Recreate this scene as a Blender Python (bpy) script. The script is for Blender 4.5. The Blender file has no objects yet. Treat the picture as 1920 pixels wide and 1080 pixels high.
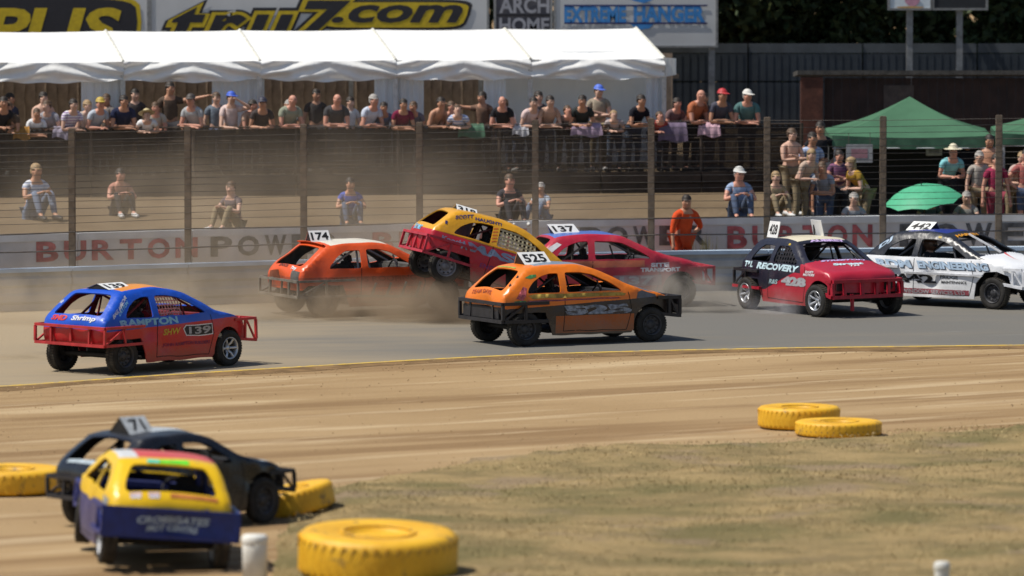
import bpy, bmesh, math, random
import numpy as np
from mathutils import Vector, Matrix, Euler
from mathutils.geometry import delaunay_2d_cdt

R = math.radians
rnd = random.Random(7)
scene = bpy.context.scene
COL = scene.collection

# ------------------------------------------------------------------ camera, sky, sun, exposure
F_PX, CAM_H, HORIZON = 13000.0, 8.72, -328.0          # focal length in photo pixels, eye height, horizon row
PITCH = math.atan((540 - HORIZON) / F_PX)
cam = bpy.data.cameras.new('camera')
cam.sensor_width = 36.0
cam.lens = 36.0 * F_PX / 1920.0
cam.clip_start, cam.clip_end = 1.0, 2000.0
cam.dof.use_dof = True
cam.dof.focus_distance = 117.5
cam.dof.aperture_fstop = 1.3
cam_o = bpy.data.objects.new('camera', cam)
cam_o.location = (0, 0, CAM_H)
cam_o.rotation_euler = (R(90) - PITCH, 0, 0)
COL.objects.link(cam_o)
scene.camera = cam_o

SUN_EL = R(60)
SUN_AZ = Vector((-0.98, -0.19, 0)).normalized()       # horizontal direction towards the sun
world = bpy.data.worlds.new('World')
scene.world = world
world.use_nodes = True
wn = world.node_tree
sky = wn.nodes.new('ShaderNodeTexSky')
sky.sky_type = 'NISHITA'
sky.sun_disc = False
sky.sun_elevation = SUN_EL
sky.sun_rotation = math.atan2(SUN_AZ.x, SUN_AZ.y)
bg = wn.nodes['Background']
bg.inputs['Strength'].default_value = 0.085
wn.links.new(sky.outputs[0], bg.inputs['Color'])

sun = bpy.data.lights.new('sun', 'SUN')
sun.energy = 4.6
sun.angle = R(0.5)
sun.color = (1.0, 0.95, 0.86)
sun_o = bpy.data.objects.new('sun', sun)
sdir = Vector((SUN_AZ.x * math.cos(SUN_EL), SUN_AZ.y * math.cos(SUN_EL), math.sin(SUN_EL)))
sun_o.rotation_euler = sdir.to_track_quat('Z', 'Y').to_euler()
sun_o.location = (-40, 90, 60)
COL.objects.link(sun_o)

scene.view_settings.view_transform = 'Standard'
scene.view_settings.look = 'None'
scene.view_settings.exposure = 0.1
scene.view_settings.gamma = 1.0
scene.view_settings.use_curve_mapping = False
scene.render.engine = 'CYCLES'
scene.cycles.use_denoising = True
scene.render.filter_size = 1.8
scene.cycles.max_bounces = 6
scene.cycles.volume_bounces = 1
scene.cycles.volume_step_rate = 1.5
scene.cycles.volume_max_steps = 128


def G(u, v, z=0.0):
    """point on the level z that the photo shows at pixel (u, v)"""
    cp, sp = math.cos(PITCH), math.sin(PITCH)
    a, b = (u - 960) / F_PX, (540 - v) / F_PX
    d = Vector((a, cp + b * sp, -sp + b * cp))
    t = (z - CAM_H) / d.z
    return Vector((0, 0, CAM_H)) + d * t


# ------------------------------------------------------------------ materials
MATS = {}


def nodes_of(name):
    m = bpy.data.materials.new(name)
    m.use_nodes = True
    nt = m.node_tree
    return m, nt, nt.nodes['Principled BSDF']


def mth(nt, op, a, b=None, clamp=False):
    n = nt.nodes.new('ShaderNodeMath')
    n.operation = op
    n.use_clamp = clamp
    for i, s in enumerate((a, b)):
        if s is None:
            continue
        if hasattr(s, 'links'):
            nt.links.new(s, n.inputs[i])
        else:
            n.inputs[i].default_value = s
    return n.outputs[0]


def mixc(nt, fac, a, b):
    n = nt.nodes.new('ShaderNodeMix')
    n.data_type = 'RGBA'
    for sock, s in ((n.inputs[0], fac), (n.inputs[6], a), (n.inputs[7], b)):
        if hasattr(s, 'links'):
            nt.links.new(s, sock)
        elif isinstance(s, (int, float)):
            sock.default_value = s
        else:
            sock.default_value = (s[0], s[1], s[2], 1)
    return n.outputs[2]


def coords(nt, kind='Object', scale=(1, 1, 1), rot=(0, 0, 0), loc=(0, 0, 0)):
    tc = nt.nodes.new('ShaderNodeTexCoord')
    mp = nt.nodes.new('ShaderNodeMapping')
    mp.inputs['Scale'].default_value = scale
    mp.inputs['Location'].default_value = loc
    if any(rot):                                  # turn first, then stretch
        mr = nt.nodes.new('ShaderNodeMapping')
        mr.inputs['Rotation'].default_value = rot
        nt.links.new(tc.outputs[kind], mr.inputs['Vector'])
        nt.links.new(mr.outputs[0], mp.inputs['Vector'])
    else:
        nt.links.new(tc.outputs[kind], mp.inputs['Vector'])
    return mp.outputs[0]


def noise(nt, vec, scale, detail=4.0, rough=0.55):
    n = nt.nodes.new('ShaderNodeTexNoise')
    n.inputs['Scale'].default_value = scale
    n.inputs['Detail'].default_value = detail
    n.inputs['Roughness'].default_value = rough
    if vec is not None:
        nt.links.new(vec, n.inputs['Vector'])
    return n.outputs['Fac']


def ramp(nt, fac, lo, hi):
    n = nt.nodes.new('ShaderNodeMapRange')
    n.interpolation_type = 'SMOOTHSTEP'
    n.inputs['From Min'].default_value = lo
    n.inputs['From Max'].default_value = hi
    nt.links.new(fac, n.inputs['Value'])
    return n.outputs[0]


def bump(nt, bs, h, strength, dist):
    b = nt.nodes.new('ShaderNodeBump')
    b.inputs['Strength'].default_value = strength
    b.inputs['Distance'].default_value = dist
    nt.links.new(h, b.inputs['Height'])
    nt.links.new(b.outputs[0], bs.inputs['Normal'])


def M(name, col, rough=0.6, metal=0.0, var=0.18, scale=9.0, bmp=0.0, spec=0.4, trans=0.0):
    """plain material with a little uneven colour, roughness and relief"""
    if name in MATS:
        return MATS[name]
    m, nt, bs = nodes_of(name)
    v = coords(nt)
    f = noise(nt, v, scale)
    dark = tuple(c * (1 - var) for c in col)
    lite = tuple(min(1, c * (1 + var)) for c in col)
    nt.links.new(mixc(nt, ramp(nt, f, 0.3, 0.7), dark, lite), bs.inputs['Base Color'])
    rr = mth(nt, 'MULTIPLY_ADD', f, 0.25)
    rr.node.inputs[2].default_value = rough - 0.12
    nt.links.new(rr, bs.inputs['Roughness'])
    bs.inputs['Metallic'].default_value = metal
    bs.inputs['Specular IOR Level'].default_value = spec
    if bmp:
        bump(nt, bs, noise(nt, v, scale * 4), bmp, 0.02)
    if trans:
        ts = nt.nodes.new('ShaderNodeBsdfTranslucent')
        ts.inputs['Color'].default_value = (*col, 1)
        mx = nt.nodes.new('ShaderNodeMixShader')
        mx.inputs[0].default_value = trans
        out = nt.nodes['Material Output']
        nt.links.new(bs.outputs[0], mx.inputs[1])
        nt.links.new(ts.outputs[0], mx.inputs[2])
        nt.links.new(mx.outputs[0], out.inputs['Surface'])
    MATS[name] = m
    return m


def paint(name, base, layers=(), dirt=0.5, rough=0.3, mud=0.45):
    """car paint: base coat, hard-edged colour fields (each a list of half-spaces n.p > d in car space), scuffs, dust and mud"""
    if name in MATS:
        return MATS[name]
    m, nt, bs = nodes_of(name)
    tc = nt.nodes.new('ShaderNodeTexCoord')
    p = tc.outputs['Object']
    sep = nt.nodes.new('ShaderNodeSeparateXYZ')
    nt.links.new(p, sep.inputs[0])
    n_big = noise(nt, p, 3.5, 5)
    n_fin = noise(nt, p, 26.0, 5, 0.65)
    wob = mth(nt, 'MULTIPLY', mth(nt, 'SUBTRACT', n_fin, 0.5), 0.02)
    col = base
    for c, planes in layers:
        fac = None
        for pl in planes:
            nx, ny, nz, d = pl[:4]
            s = mth(nt, 'MULTIPLY', sep.outputs[0], nx)
            ay = sep.outputs[1] if len(pl) < 5 else mth(nt, 'ABSOLUTE', sep.outputs[1])
            s = mth(nt, 'ADD', s, mth(nt, 'MULTIPLY', ay, ny))
            s = mth(nt, 'ADD', s, mth(nt, 'MULTIPLY', sep.outputs[2], nz))
            s = mth(nt, 'ADD', s, wob)
            g = mth(nt, 'GREATER_THAN', s, d)
            fac = g if fac is None else mth(nt, 'MULTIPLY', fac, g)
        col = mixc(nt, fac, col, c)
    if not hasattr(col, 'links'):
        col = mixc(nt, 0.0, col, col)
    # scuffs down to bare metal / primer
    sc = noise(nt, coords(nt, scale=(1.0, 3, 5)), 6.0, 6, 0.7)
    col = mixc(nt, mth(nt, 'MULTIPLY', ramp(nt, sc, 0.62, 0.68), 0.55 if dirt > 0.12 else 0.2), col, (0.16, 0.15, 0.14))
    # dried mud thrown up on the lower panels and a film of track dust
    low = nt.nodes.new('ShaderNodeMapRange')
    low.inputs['From Min'].default_value = 0.75
    low.inputs['From Max'].default_value = 0.15
    nt.links.new(sep.outputs[2], low.inputs['Value'])
    mudf = mth(nt, 'MULTIPLY', ramp(nt, mth(nt, 'ADD', mth(nt, 'MULTIPLY', n_fin, 0.6), mth(nt, 'MULTIPLY', low.outputs[0], 0.5)), 0.5, 0.75), mud)
    col = mixc(nt, mudf, col, (0.20, 0.145, 0.09))
    dustf = mth(nt, 'MULTIPLY', ramp(nt, n_big, 0.40, 0.8), 0.20 * dirt)
    col = mixc(nt, dustf, col, (0.34, 0.27, 0.19))
    nt.links.new(col, bs.inputs['Base Color'])
    ro = mth(nt, 'ADD', mth(nt, 'MULTIPLY', n_fin, 0.25), mth(nt, 'MULTIPLY', mudf, 0.5))
    ro = mth(nt, 'ADD', ro, rough - 0.08, True)
    nt.links.new(ro, bs.inputs['Roughness'])
    bump(nt, bs, noise(nt, p, 5.0, 3), 0.35, 0.03)
    MATS[name] = m
    return m


# ------------------------------------------------------------------ mesh helpers
class MB:
    def __init__(self):
        self.v, self.f, self.mi, self.sm = [], [], [], []

    def add(self, verts, faces, mi=0, smooth=False):
        o = len(self.v)
        self.v += [tuple(p) for p in verts]
        for f in faces:
            self.f.append([i + o for i in f])
            self.mi.append(mi)
            self.sm.append(smooth)

    def box(self, c, s, rot=None, mi=0, bev=0.0):
        hx, hy, hz = s[0] / 2, s[1] / 2, s[2] / 2
        if bev <= 0:
            vs = [Vector((x, y, z)) for x in (-hx, hx) for y in (-hy, hy) for z in (-hz, hz)]
            fs = [(0, 1, 3, 2), (4, 6, 7, 5), (0, 4, 5, 1), (2, 3, 7, 6), (0, 2, 6, 4), (1, 5, 7, 3)]
        else:
            bm = bmesh.new()
            bmesh.ops.create_cube(bm, size=1.0)
            for w in bm.verts:
                w.co = Vector((w.co.x * s[0], w.co.y * s[1], w.co.z * s[2]))
            bmesh.ops.bevel(bm, geom=bm.edges[:], offset=bev, segments=2, affect='EDGES')
            bm.verts.index_update()
            vs = [w.co.copy() for w in bm.verts]
            fs = [[w.index for w in f.verts] for f in bm.faces]
            bm.free()
        Q = rot.to_matrix() if isinstance(rot, Euler) else (rot or Matrix.Identity(3))
        c = Vector(c)
        self.add([Q @ p + c for p in vs], fs, mi)

    def beam(self, a, b, w, h=None, mi=0, up=(0, 0, 1)):
        """square bar from a to b"""
        a, b = Vector(a), Vector(b)
        d = (b - a)
        L = d.length
        d.normalize()
        u = Vector(up)
        if abs(d.dot(u)) > 0.95:
            u = Vector((1, 0, 0))
        s = d.cross(u).normalized()
        t = s.cross(d)
        h = h or w
        vs = []
        for p in (a, b):
            for sx, sy in ((-1, -1), (1, -1), (1, 1), (-1, 1)):
                vs.append(p + s * sx * w / 2 + t * sy * h / 2)
        self.add(vs, [(3, 2, 1, 0), (4, 5, 6, 7), (0, 1, 5, 4), (1, 2, 6, 5), (2, 3, 7, 6), (3, 0, 4, 7)], mi)

    def tube(self, pts, r, n=8, mi=0, cap=True):
        pts = [Vector(p) for p in pts]
        rs = r if isinstance(r, (list, tuple)) else [r] * len(pts)
        rings = []
        prev = None
        for i, p in enumerate(pts):
            d = (pts[min(i + 1, len(pts) - 1)] - pts[max(i - 1, 0)]).normalized()
            u = prev or (Vector((0, 0, 1)) if abs(d.z) < 0.9 else Vector((1, 0, 0)))
            s = d.cross(u).normalized()
            t = s.cross(d).normalized()
            prev = t
            rings.append([p + (s * math.cos(2 * math.pi * k / n) + t * math.sin(2 * math.pi * k / n)) * rs[i] for k in range(n)])
        vs = [q for ring in rings for q in ring]
        fs = []
        for i in range(len(pts) - 1):
            for k in range(n):
                k2 = (k + 1) % n
                fs.append((i * n + k, (i + 1) * n + k, (i + 1) * n + k2, i * n + k2))
        self.add(vs, fs, mi, True)
        if cap:
            self.add(rings[0], [list(range(n))], mi)
            self.add(rings[-1], [list(range(n))[::-1]], mi)

    def lathe(self, prof, n=24, axis='Z', mi=0, smooth=True, close=False):
        vs, fs = [], []
        m = len(prof)
        for k in range(n):
            a = 2 * math.pi * k / n
            for r, h in prof:
                x, y = r * math.cos(a), r * math.sin(a)
                vs.append((x, y, h) if axis == 'Z' else (x, h, y))
        for k in range(n):
            k2 = (k + 1) % n
            for j in range(m if close else m - 1):
                j2 = (j + 1) % m
                q = (k * m + j, k2 * m + j, k2 * m + j2, k * m + j2)
                fs.append(q if axis == 'Z' else q[::-1])
        self.add(vs, fs, mi, smooth)

    def move(self, mat, start=0):
        for i in range(start, len(self.v)):
            self.v[i] = tuple(mat @ Vector(self.v[i]))

    def build(self, name, mats, parent=None, loc=None):
        me = bpy.data.meshes.new(name)
        me.from_pydata(self.v, [], self.f)
        mats = mats if isinstance(mats, (list, tuple)) else [mats]
        for m in mats:
            me.materials.append(m)
        me.polygons.foreach_set('material_index', self.mi)
        me.polygons.foreach_set('use_smooth', self.sm)
        me.update()
        return link(name, me, parent, loc)


def link(name, data, parent=None, loc=None):
    o = bpy.data.objects.new(name, data)
    COL.objects.link(o)
    if parent is not None:
        o.parent = parent
    if loc is not None:
        o.location = loc
    return o


def tag(o, label=None, cat=None, group=None, kind=None):
    if label:
        o['label'] = label
    if cat:
        o['category'] = cat
    if group:
        o['group'] = group
    if kind:
        o['kind'] = kind
    return o


def thing(name, label, cat, loc=(0, 0, 0), rz=0.0, group=None):
    o = link(name, None, None, loc)
    o.rotation_euler = (0, 0, rz)
    return tag(o, label, cat, group)


_txt = {}


def text2d(s, size=1.0, bold=0.0, shear=0.0, spacing=1.0):
    """triangulated outline of a line of lettering, centred on the origin: vertices (n,2) and faces"""
    k = (s, round(bold, 4), shear, spacing)
    if k not in _txt:
        c = bpy.data.curves.new('lettering', 'FONT')
        c.body = s
        c.size = 1.0
        c.align_x = 'CENTER'
        c.align_y = 'CENTER'
        c.offset = bold
        c.shear = shear
        c.space_character = spacing
        c.resolution_u = 3
        o = bpy.data.objects.new('lettering', c)
        COL.objects.link(o)
        dg = bpy.context.evaluated_depsgraph_get()
        me = bpy.data.meshes.new_from_object(o.evaluated_get(dg))
        vs = np.array([v.co[:2] for v in me.vertices]) if len(me.vertices) else np.zeros((0, 2))
        fs = [list(p.vertices) for p in me.polygons]
        up = [p.normal.z for p in me.polygons]
        fs = [f if u > 0 else f[::-1] for f, u in zip(fs, up)]
        bpy.data.objects.remove(o)
        bpy.data.meshes.remove(me)
        bpy.data.curves.remove(c)
        if len(vs):
            lo, hi = vs.min(0), vs.max(0)
            vs = vs - (lo + hi) / 2
            ext = hi - lo
        else:
            ext = np.array((1.0, 1.0))
        _txt[k] = (vs, fs, ext)
    vs, fs, ext = _txt[k]
    return vs * size, fs, ext * size


def fit_text(s, width, height, bold=0.0, shear=0.0, spacing=1.0):
    vs, fs, ext = text2d(s, 1.0, bold, shear, spacing)
    return vs * np.array((width / ext[0], height / ext[1])), fs


def flat_word(mb, s, origin, ux, uy, width, height, mi=0, bold=0.0, shear=0.0, off=0.0, grow=0.0, gap=0.10):
    """lettering set letter by letter so that heavy outlines may overlap"""
    origin, ux, uy = Vector(origin), Vector(ux).normalized(), Vector(uy).normalized()
    n = ux.cross(uy)
    ws = [text2d(c, 1.0, bold, 0.0)[2] for c in s]
    ref = max(w[1] for w in ws)
    tot = sum(w[0] for w in ws) + gap * (len(s) - 1)
    x = -tot / 2
    kx, ky = width / tot, height / ref
    for i, c in enumerate(s):
        vs, fs, ext = text2d(c, 1.0, bold + grow, 0.0)
        dy = (ws[i][1] - ref) / 2
        cx = x + ws[i][0] / 2
        x += ws[i][0] + gap
        mb.add([origin + ux * float((a + cx) * kx + shear * (b + dy) * ky) + uy * float((b + dy) * ky) + n * (off + .0006 * i) for a, b in vs], fs, mi)


def flat_text(mb, s, origin, ux, uy, width, height, mi=0, bold=0.0, shear=0.0, off=0.0, grow=0.0, spacing=1.0):
    """lettering laid on a plane: origin = its centre, ux/uy unit vectors"""
    origin, ux, uy = Vector(origin), Vector(ux).normalized(), Vector(uy).normalized()
    n = ux.cross(uy)
    base, _, ext0 = text2d(s, 1.0, bold, shear, spacing)
    vs, fs, ext = text2d(s, 1.0, bold + grow, shear, spacing)
    sc = np.array((width / ext0[0], height / ext0[1]))
    mb.add([origin + ux * float(a) + uy * float(b) + n * off for a, b in vs * sc], fs, mi)

# ------------------------------------------------------------------ lines of the place
WALL_X = [-40, -25, -16, -9, -4.4, 1.85, 9.5, 16, 26, 40]
WALL_Y = [103, 115.5, 120.6, 124.4, 126.7, 129.4, 131.0, 131.4, 130.2, 124]
def y_wall(x):
    return float(np.interp(x, WALL_X, WALL_Y))
def y_sign(x):
    return y_wall(x) + 1.5
def y_fence(x):
    return 136.8 + 0.14 * x
LINE_PX = [(0, 726), (280, 706), (560, 689), (780, 676), (1000, 665), (1250, 658), (1500, 653), (1920, 648)]
LINE = [G(u, v) for u, v in LINE_PX]
LINE = [Vector((-26, 92, 0)), Vector((-14, 103.2, 0))] + LINE + [Vector((14, 116.4, 0)), Vector((24, 114.5, 0)), Vector((38, 108, 0))]
def y_line(x):
    return float(np.interp(x, [p.x for p in LINE], [p.y for p in LINE]))
GRASS_PX = [(506, 1160), (508, 1080), (520, 1010), (556, 962), (622, 916), (760, 886), (900, 864), (1060, 850), (1200, 844), (1480, 829), (1700, 817), (1920, 806)]
GRASS = [G(u, v) for u, v in GRASS_PX]


def bank_z(x, s):
    """height of the spectator bank, s metres behind the crowd barrier"""
    s0 = y_sign(x) - y_fence(x)
    if s < -0.04:
        left = 1.18 + 0.27 * max(0, min(1, (s - s0) / (-0.04 - s0))) ** 1.5
    else:
        left = 1.855 + 0.55 * max(0, min(1, (s - 8.5) / 3.0))
    right = 0.72 + 0.10 * max(0, min(1, (s - s0) / 6)) + 1.4 * max(0, min(1, (s - 7.0) / 3.0))
    k = max(0, min(1, (x - 5.2) / 0.9))
    k = k * k * (3 - 2 * k)
    return left * (1 - k) + right * k


def spine(name, mat, bm_pts_a, bm_pts_b, z, kind='structure'):
    """a sheet between two lines of points"""
    mb = MB()
    n = len(bm_pts_a)
    vs = [Vector((p[0], p[1], z)) for p in bm_pts_a] + [Vector((p[0], p[1], z)) for p in bm_pts_b]
    mb.add(vs, [(i, i + 1, n + i + 1, n + i) for i in range(n - 1)])
    return tag(mb.build(name, mat), kind=kind)


# ------------------------------------------------------------------ ground materials (world metres)
def ground_mat():
    m, nt, bs = nodes_of('dirt_apron')
    ang = R(30)
    ps = coords(nt, 'Object', scale=(0.075, 1.0, 1.0), rot=(0, 0, -ang))     # drawn out along the racing line
    pf = coords(nt, 'Object')
    st1 = noise(nt, ps, 0.62, 4, 0.55)
    st2 = noise(nt, coords(nt, 'Object', scale=(0.11, 1.0, 1.0), rot=(0, 0, -R(35)), loc=(3, 5, 0)), 1.5, 5, 0.58)
    big = noise(nt, pf, 0.16, 4)
    fin = noise(nt, pf, 14.0, 6, 0.7)
    col = mixc(nt, ramp(nt, big, 0.3, 0.7), (0.325, 0.218, 0.110), (0.380, 0.262, 0.138))
    col = mixc(nt, mth(nt, 'MULTIPLY', ramp(nt, st1, 0.44, 0.62), 0.9), col, (0.230, 0.142, 0.068))
    col = mixc(nt, mth(nt, 'MULTIPLY', ramp(nt, st2, 0.52, 0.66), 0.70), col, (0.50, 0.375, 0.225))
    col = mixc(nt, mth(nt, 'MULTIPLY', ramp(nt, fin, 0.5, 0.8), 0.35), col, (0.20, 0.135, 0.075))
    nt.links.new(col, bs.inputs['Base Color'])
    bs.inputs['Roughness'].default_value = 0.95
    bs.inputs['Specular IOR Level'].default_value = 0.15
    h = mth(nt, 'ADD', mth(nt, 'MULTIPLY', st2, 1.2), mth(nt, 'MULTIPLY', fin, 0.8))
    bump(nt, bs, h, 0.7, 0.05)
    return m


def asphalt_mat():
    m, nt, bs = nodes_of('dusty_asphalt')
    pf = coords(nt, 'Object')
    ps = coords(nt, 'Object', scale=(0.07, 1.0, 1.0), rot=(0, 0, -R(14)))
    st = noise(nt, ps, 1.6, 6, 0.6)
    big = noise(nt, coords(nt, 'Object', scale=(0.6, 1, 1)), 0.22, 4)
    fin = noise(nt, pf, 40.0, 4, 0.7)
    sep = nt.nodes.new('ShaderNodeSeparateXYZ')
    nt.links.new(pf, sep.inputs[0])
    col = mixc(nt, ramp(nt, fin, 0.3, 0.7), (0.112, 0.107, 0.096), (0.168, 0.160, 0.142))
    # dust dragged on to the surface: thick at the left where the cars run wide and under the wall
    lx = nt.nodes.new('ShaderNodeMapRange')
    lx.inputs['From Min'].default_value = 1.5
    lx.inputs['From Max'].default_value = -9.0
    nt.links.new(sep.outputs[0], lx.inputs['Value'])
    dust = mth(nt, 'ADD', mth(nt, 'MULTIPLY', big, 0.75), mth(nt, 'MULTIPLY', lx.outputs[0], 0.46))
    dust = mth(nt, 'ADD', dust, mth(nt, 'MULTIPLY', st, 0.35))
    col = mixc(nt, mth(nt, 'MULTIPLY', ramp(nt, dust, 0.50, 1.05), 0.85), col, (0.335, 0.260, 0.160))
    col = mixc(nt, mth(nt, 'MULTIPLY', ramp(nt, st, 0.56, 0.70), 0.40), col, (0.085, 0.080, 0.074))
    sc2 = noise(nt, coords(nt, 'Object', scale=(0.16, 2.2, 1.0), rot=(0, 0, -R(24)), loc=(4, 1, 0)), 1.6, 5, 0.6)
    col = mixc(nt, mth(nt, 'MULTIPLY', ramp(nt, sc2, 0.66, 0.74), 0.45), col, (0.36, 0.35, 0.33))
    nt.links.new(col, bs.inputs['Base Color'])
    bs.inputs['Roughness'].default_value = 0.85
    bs.inputs['Specular IOR Level'].default_value = 0.25
    bump(nt, bs, fin, 0.4, 0.01)
    return m


def grass_cols(nt, vec):
    a = noise(nt, coords(nt, 'Object', scale=(0.55, .62, 1)), 0.62, 6, 0.62)
    b = noise(nt, coords(nt, 'Object', scale=(0.6, .7, 1), loc=(9, 2, 0)), 1.3, 6, 0.65)
    c = noise(nt, coords(nt, 'Object', scale=(0.6, .6, 1), loc=(1, 7, 0)), 0.7, 5, 0.62)
    col = mixc(nt, ramp(nt, b, 0.40, 0.60), (0.410, 0.295, 0.140), (0.275, 0.205, 0.098))
    col = mixc(nt, mth(nt, 'MULTIPLY', ramp(nt, a, 0.42, 0.68), 0.85), col, (0.165, 0.148, 0.062))
    col = mixc(nt, mth(nt, 'MULTIPLY', ramp(nt, c, 0.54, 0.66), 0.75), col, (0.330, 0.240, 0.155))
    return col, a, b


def grass_ground_mat():
    m, nt, bs = nodes_of('parched_turf')
    col, a, b = grass_cols(nt, None)
    fin = noise(nt, coords(nt, 'Object'), 22.0, 6, 0.7)
    col = mixc(nt, mth(nt, 'MULTIPLY', ramp(nt, fin, 0.45, 0.75), 0.5), col, (0.12, 0.09, 0.045))
    nt.links.new(col, bs.inputs['Base Color'])
    bs.inputs['Roughness'].default_value = 0.95
    bs.inputs['Specular IOR Level'].default_value = 0.1
    bump(nt, bs, fin, 0.9, 0.06)
    return m


def blade_mat():
    m, nt, bs = nodes_of('dry_grass_blades')
    col, a, b = grass_cols(nt, None)
    at = nt.nodes.new('ShaderNodeAttribute')
    at.attribute_name = 'tone'
    col = mixc(nt, mth(nt, 'MULTIPLY', at.outputs['Fac'], 0.6), col, (0.56, 0.44, 0.22))
    nt.links.new(col, bs.inputs['Base Color'])
    bs.inputs['Roughness'].default_value = 0.8
    bs.inputs['Specular IOR Level'].default_value = 0.15
    return m


def bank_mat():
    m, nt, bs = nodes_of('dusty_bank')
    pf = coords(nt, 'Object')
    big = noise(nt, pf, 0.5, 5)
    fin = noise(nt, pf, 12.0, 6, 0.7)
    col = mixc(nt, ramp(nt, big, 0.35, 0.65), (0.150, 0.107, 0.066), (0.190, 0.138, 0.085))
    col = mixc(nt, mth(nt, 'MULTIPLY', ramp(nt, fin, 0.5, 0.75), 0.5), col, (0.15, 0.125, 0.06))
    nt.links.new(col, bs.inputs['Base Color'])
    bs.inputs['Roughness'].default_value = 0.95
    bs.inputs['Specular IOR Level'].default_value = 0.1
    bump(nt, bs, fin, 0.8, 0.06)
    return m


mb = MB()
mb.add([(-260, -60, -0.004), (260, -60, -0.004), (260, 520, -0.004), (-260, 520, -0.004)], [(0, 1, 2, 3)])
tag(mb.build('ground', ground_mat()), kind='structure')
xs = np.linspace(-40, 38, 90)
spine('track', asphalt_mat(), [(x, y_line(x)) for x in xs], [(x, y_wall(x) + 0.02) for x in xs], 0.0)


def line_mat():
    m, nt, bs = nodes_of('worn_yellow_line')
    f = noise(nt, coords(nt, 'Object'), 5.0, 6, 0.7)
    col = mixc(nt, ramp(nt, f, 0.46, 0.60), (0.62, 0.40, 0.035), (0.36, 0.27, 0.13))
    nt.links.new(col, bs.inputs['Base Color'])
    bs.inputs['Roughness'].default_value = 0.8
    return m
def off_line(d):
    return [(x, y_line(x) + d) for x in xs]
spine('track_edge_line', line_mat(), off_line(0.02), off_line(0.20), 0.004)
# darker strip that drops away beside the asphalt edge
mb = MB()
n = len(xs)
pa = [Vector((x, y_line(x) + 0.015, 0.003)) for x in xs]
pb = [Vector((x, y_line(x) - 0.10 - 0.03 * math.sin(x * 2.1), 0.002)) for x in xs]
pc = [Vector((x, y_line(x) - 0.75 - 0.15 * math.sin(x * 1.3) - 0.1 * math.sin(x * 3.1), 0.0)) for x in xs]
mb.add(pc + pb, [(i, i + 1, n + i + 1, n + i) for i in range(n - 1)])
mb.add(pb + pa, [(i, i + 1, n + i + 1, n + i) for i in range(n - 1)])
tag(mb.build('track_verge', M('dark_verge_strip', (0.185, 0.115, 0.055), 0.95, var=0.3, scale=2.5, bmp=0.8, spec=0.1)), kind='structure')

# infield: gently humped sheet with an uneven edge
gx1 = 30.0
edge = GRASS + [Vector((gx1, 104.5, 0))]
poly = [(p.x, p.y) for p in edge] + [(gx1, 60), (GRASS[0].x - 0.1, 60)]


def inside(poly, pts):
    pts = np.asarray(pts, float)
    x, y = pts[:, 0], pts[:, 1]
    res = np.zeros(len(pts), bool)
    n = len(poly)
    for i in range(n):
        x0, y0 = poly[i]
        x1, y1 = poly[(i + 1) % n]
        c = ((y0 > y) != (y1 > y)) & (x < (x1 - x0) * (y - y0) / ((y1 - y0) or 1e-12) + x0)
        res ^= c
    return res


def densify(poly, step):
    out = []
    n = len(poly)
    for i in range(n):
        a, b = np.array(poly[i], float), np.array(poly[(i + 1) % n], float)
        k = max(1, int(np.ceil(np.linalg.norm(b - a) / step)))
        out += [tuple(a + (b - a) * j / k) for j in range(k)]
    return out


def cdt(loops, pts, keep):
    """triangulate with the closed loops as edges; keep(centroids) -> mask of wanted triangles"""
    vs, es = [], []
    for lp in loops:
        o = len(vs)
        vs += [Vector((float(p[0]), float(p[1]))) for p in lp]
        es += [(o + i, o + (i + 1) % len(lp)) for i in range(len(lp))]
    vs += [Vector((float(p[0]), float(p[1]))) for p in pts]
    v, e, f = delaunay_2d_cdt(vs, es, [], 0, 1e-6)[:3]
    v = np.array([(p[0], p[1]) for p in v])
    tris = []
    for t in f:
        for k in range(1, len(t) - 1):
            tris.append((t[0], t[k], t[k + 1]))
    tris = np.array(tris)
    a, b, c = v[tris[:, 0]], v[tris[:, 1]], v[tris[:, 2]]
    ar = (b[:, 0] - a[:, 0]) * (c[:, 1] - a[:, 1]) - (b[:, 1] - a[:, 1]) * (c[:, 0] - a[:, 0])
    tris[ar < 0] = tris[ar < 0][:, ::-1]
    ok = keep((a + b + c) / 3) & (np.abs(ar) > 1e-10)
    return v, tris[ok]


dp = densify(poly, 0.5)
rg = random.Random(3)
dp = [(x + rg.uniform(-0.06, 0.06), y + rg.uniform(-0.12, 0.12)) for x, y in dp]
gp = [(x + rg.uniform(-.2, .2), y + rg.uniform(-.2, .2)) for x in np.arange(-4, 14, 0.6) for y in np.arange(78, 104, 0.6)]
gp = [p for p, k in zip(gp, inside(dp, gp)) if k]
v, t = cdt([dp], gp, lambda c: inside(dp, c))
def turf_z(x, y):
    return 0.05 + 0.035 * math.sin(x * 0.9 + y * 0.4) + 0.03 * math.sin(x * 0.5 - y * 1.1)
on_edge = {(round(a, 3), round(b, 3)) for a, b in dp}
mb = MB()
mb.add([(a, b, 0.0 if (round(a, 3), round(b, 3)) in on_edge else max(0.01, turf_z(a, b))) for a, b in v], [tuple(q) for q in t], 0, True)
tag(mb.build('grass_field', grass_ground_mat()), kind='structure')

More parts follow.
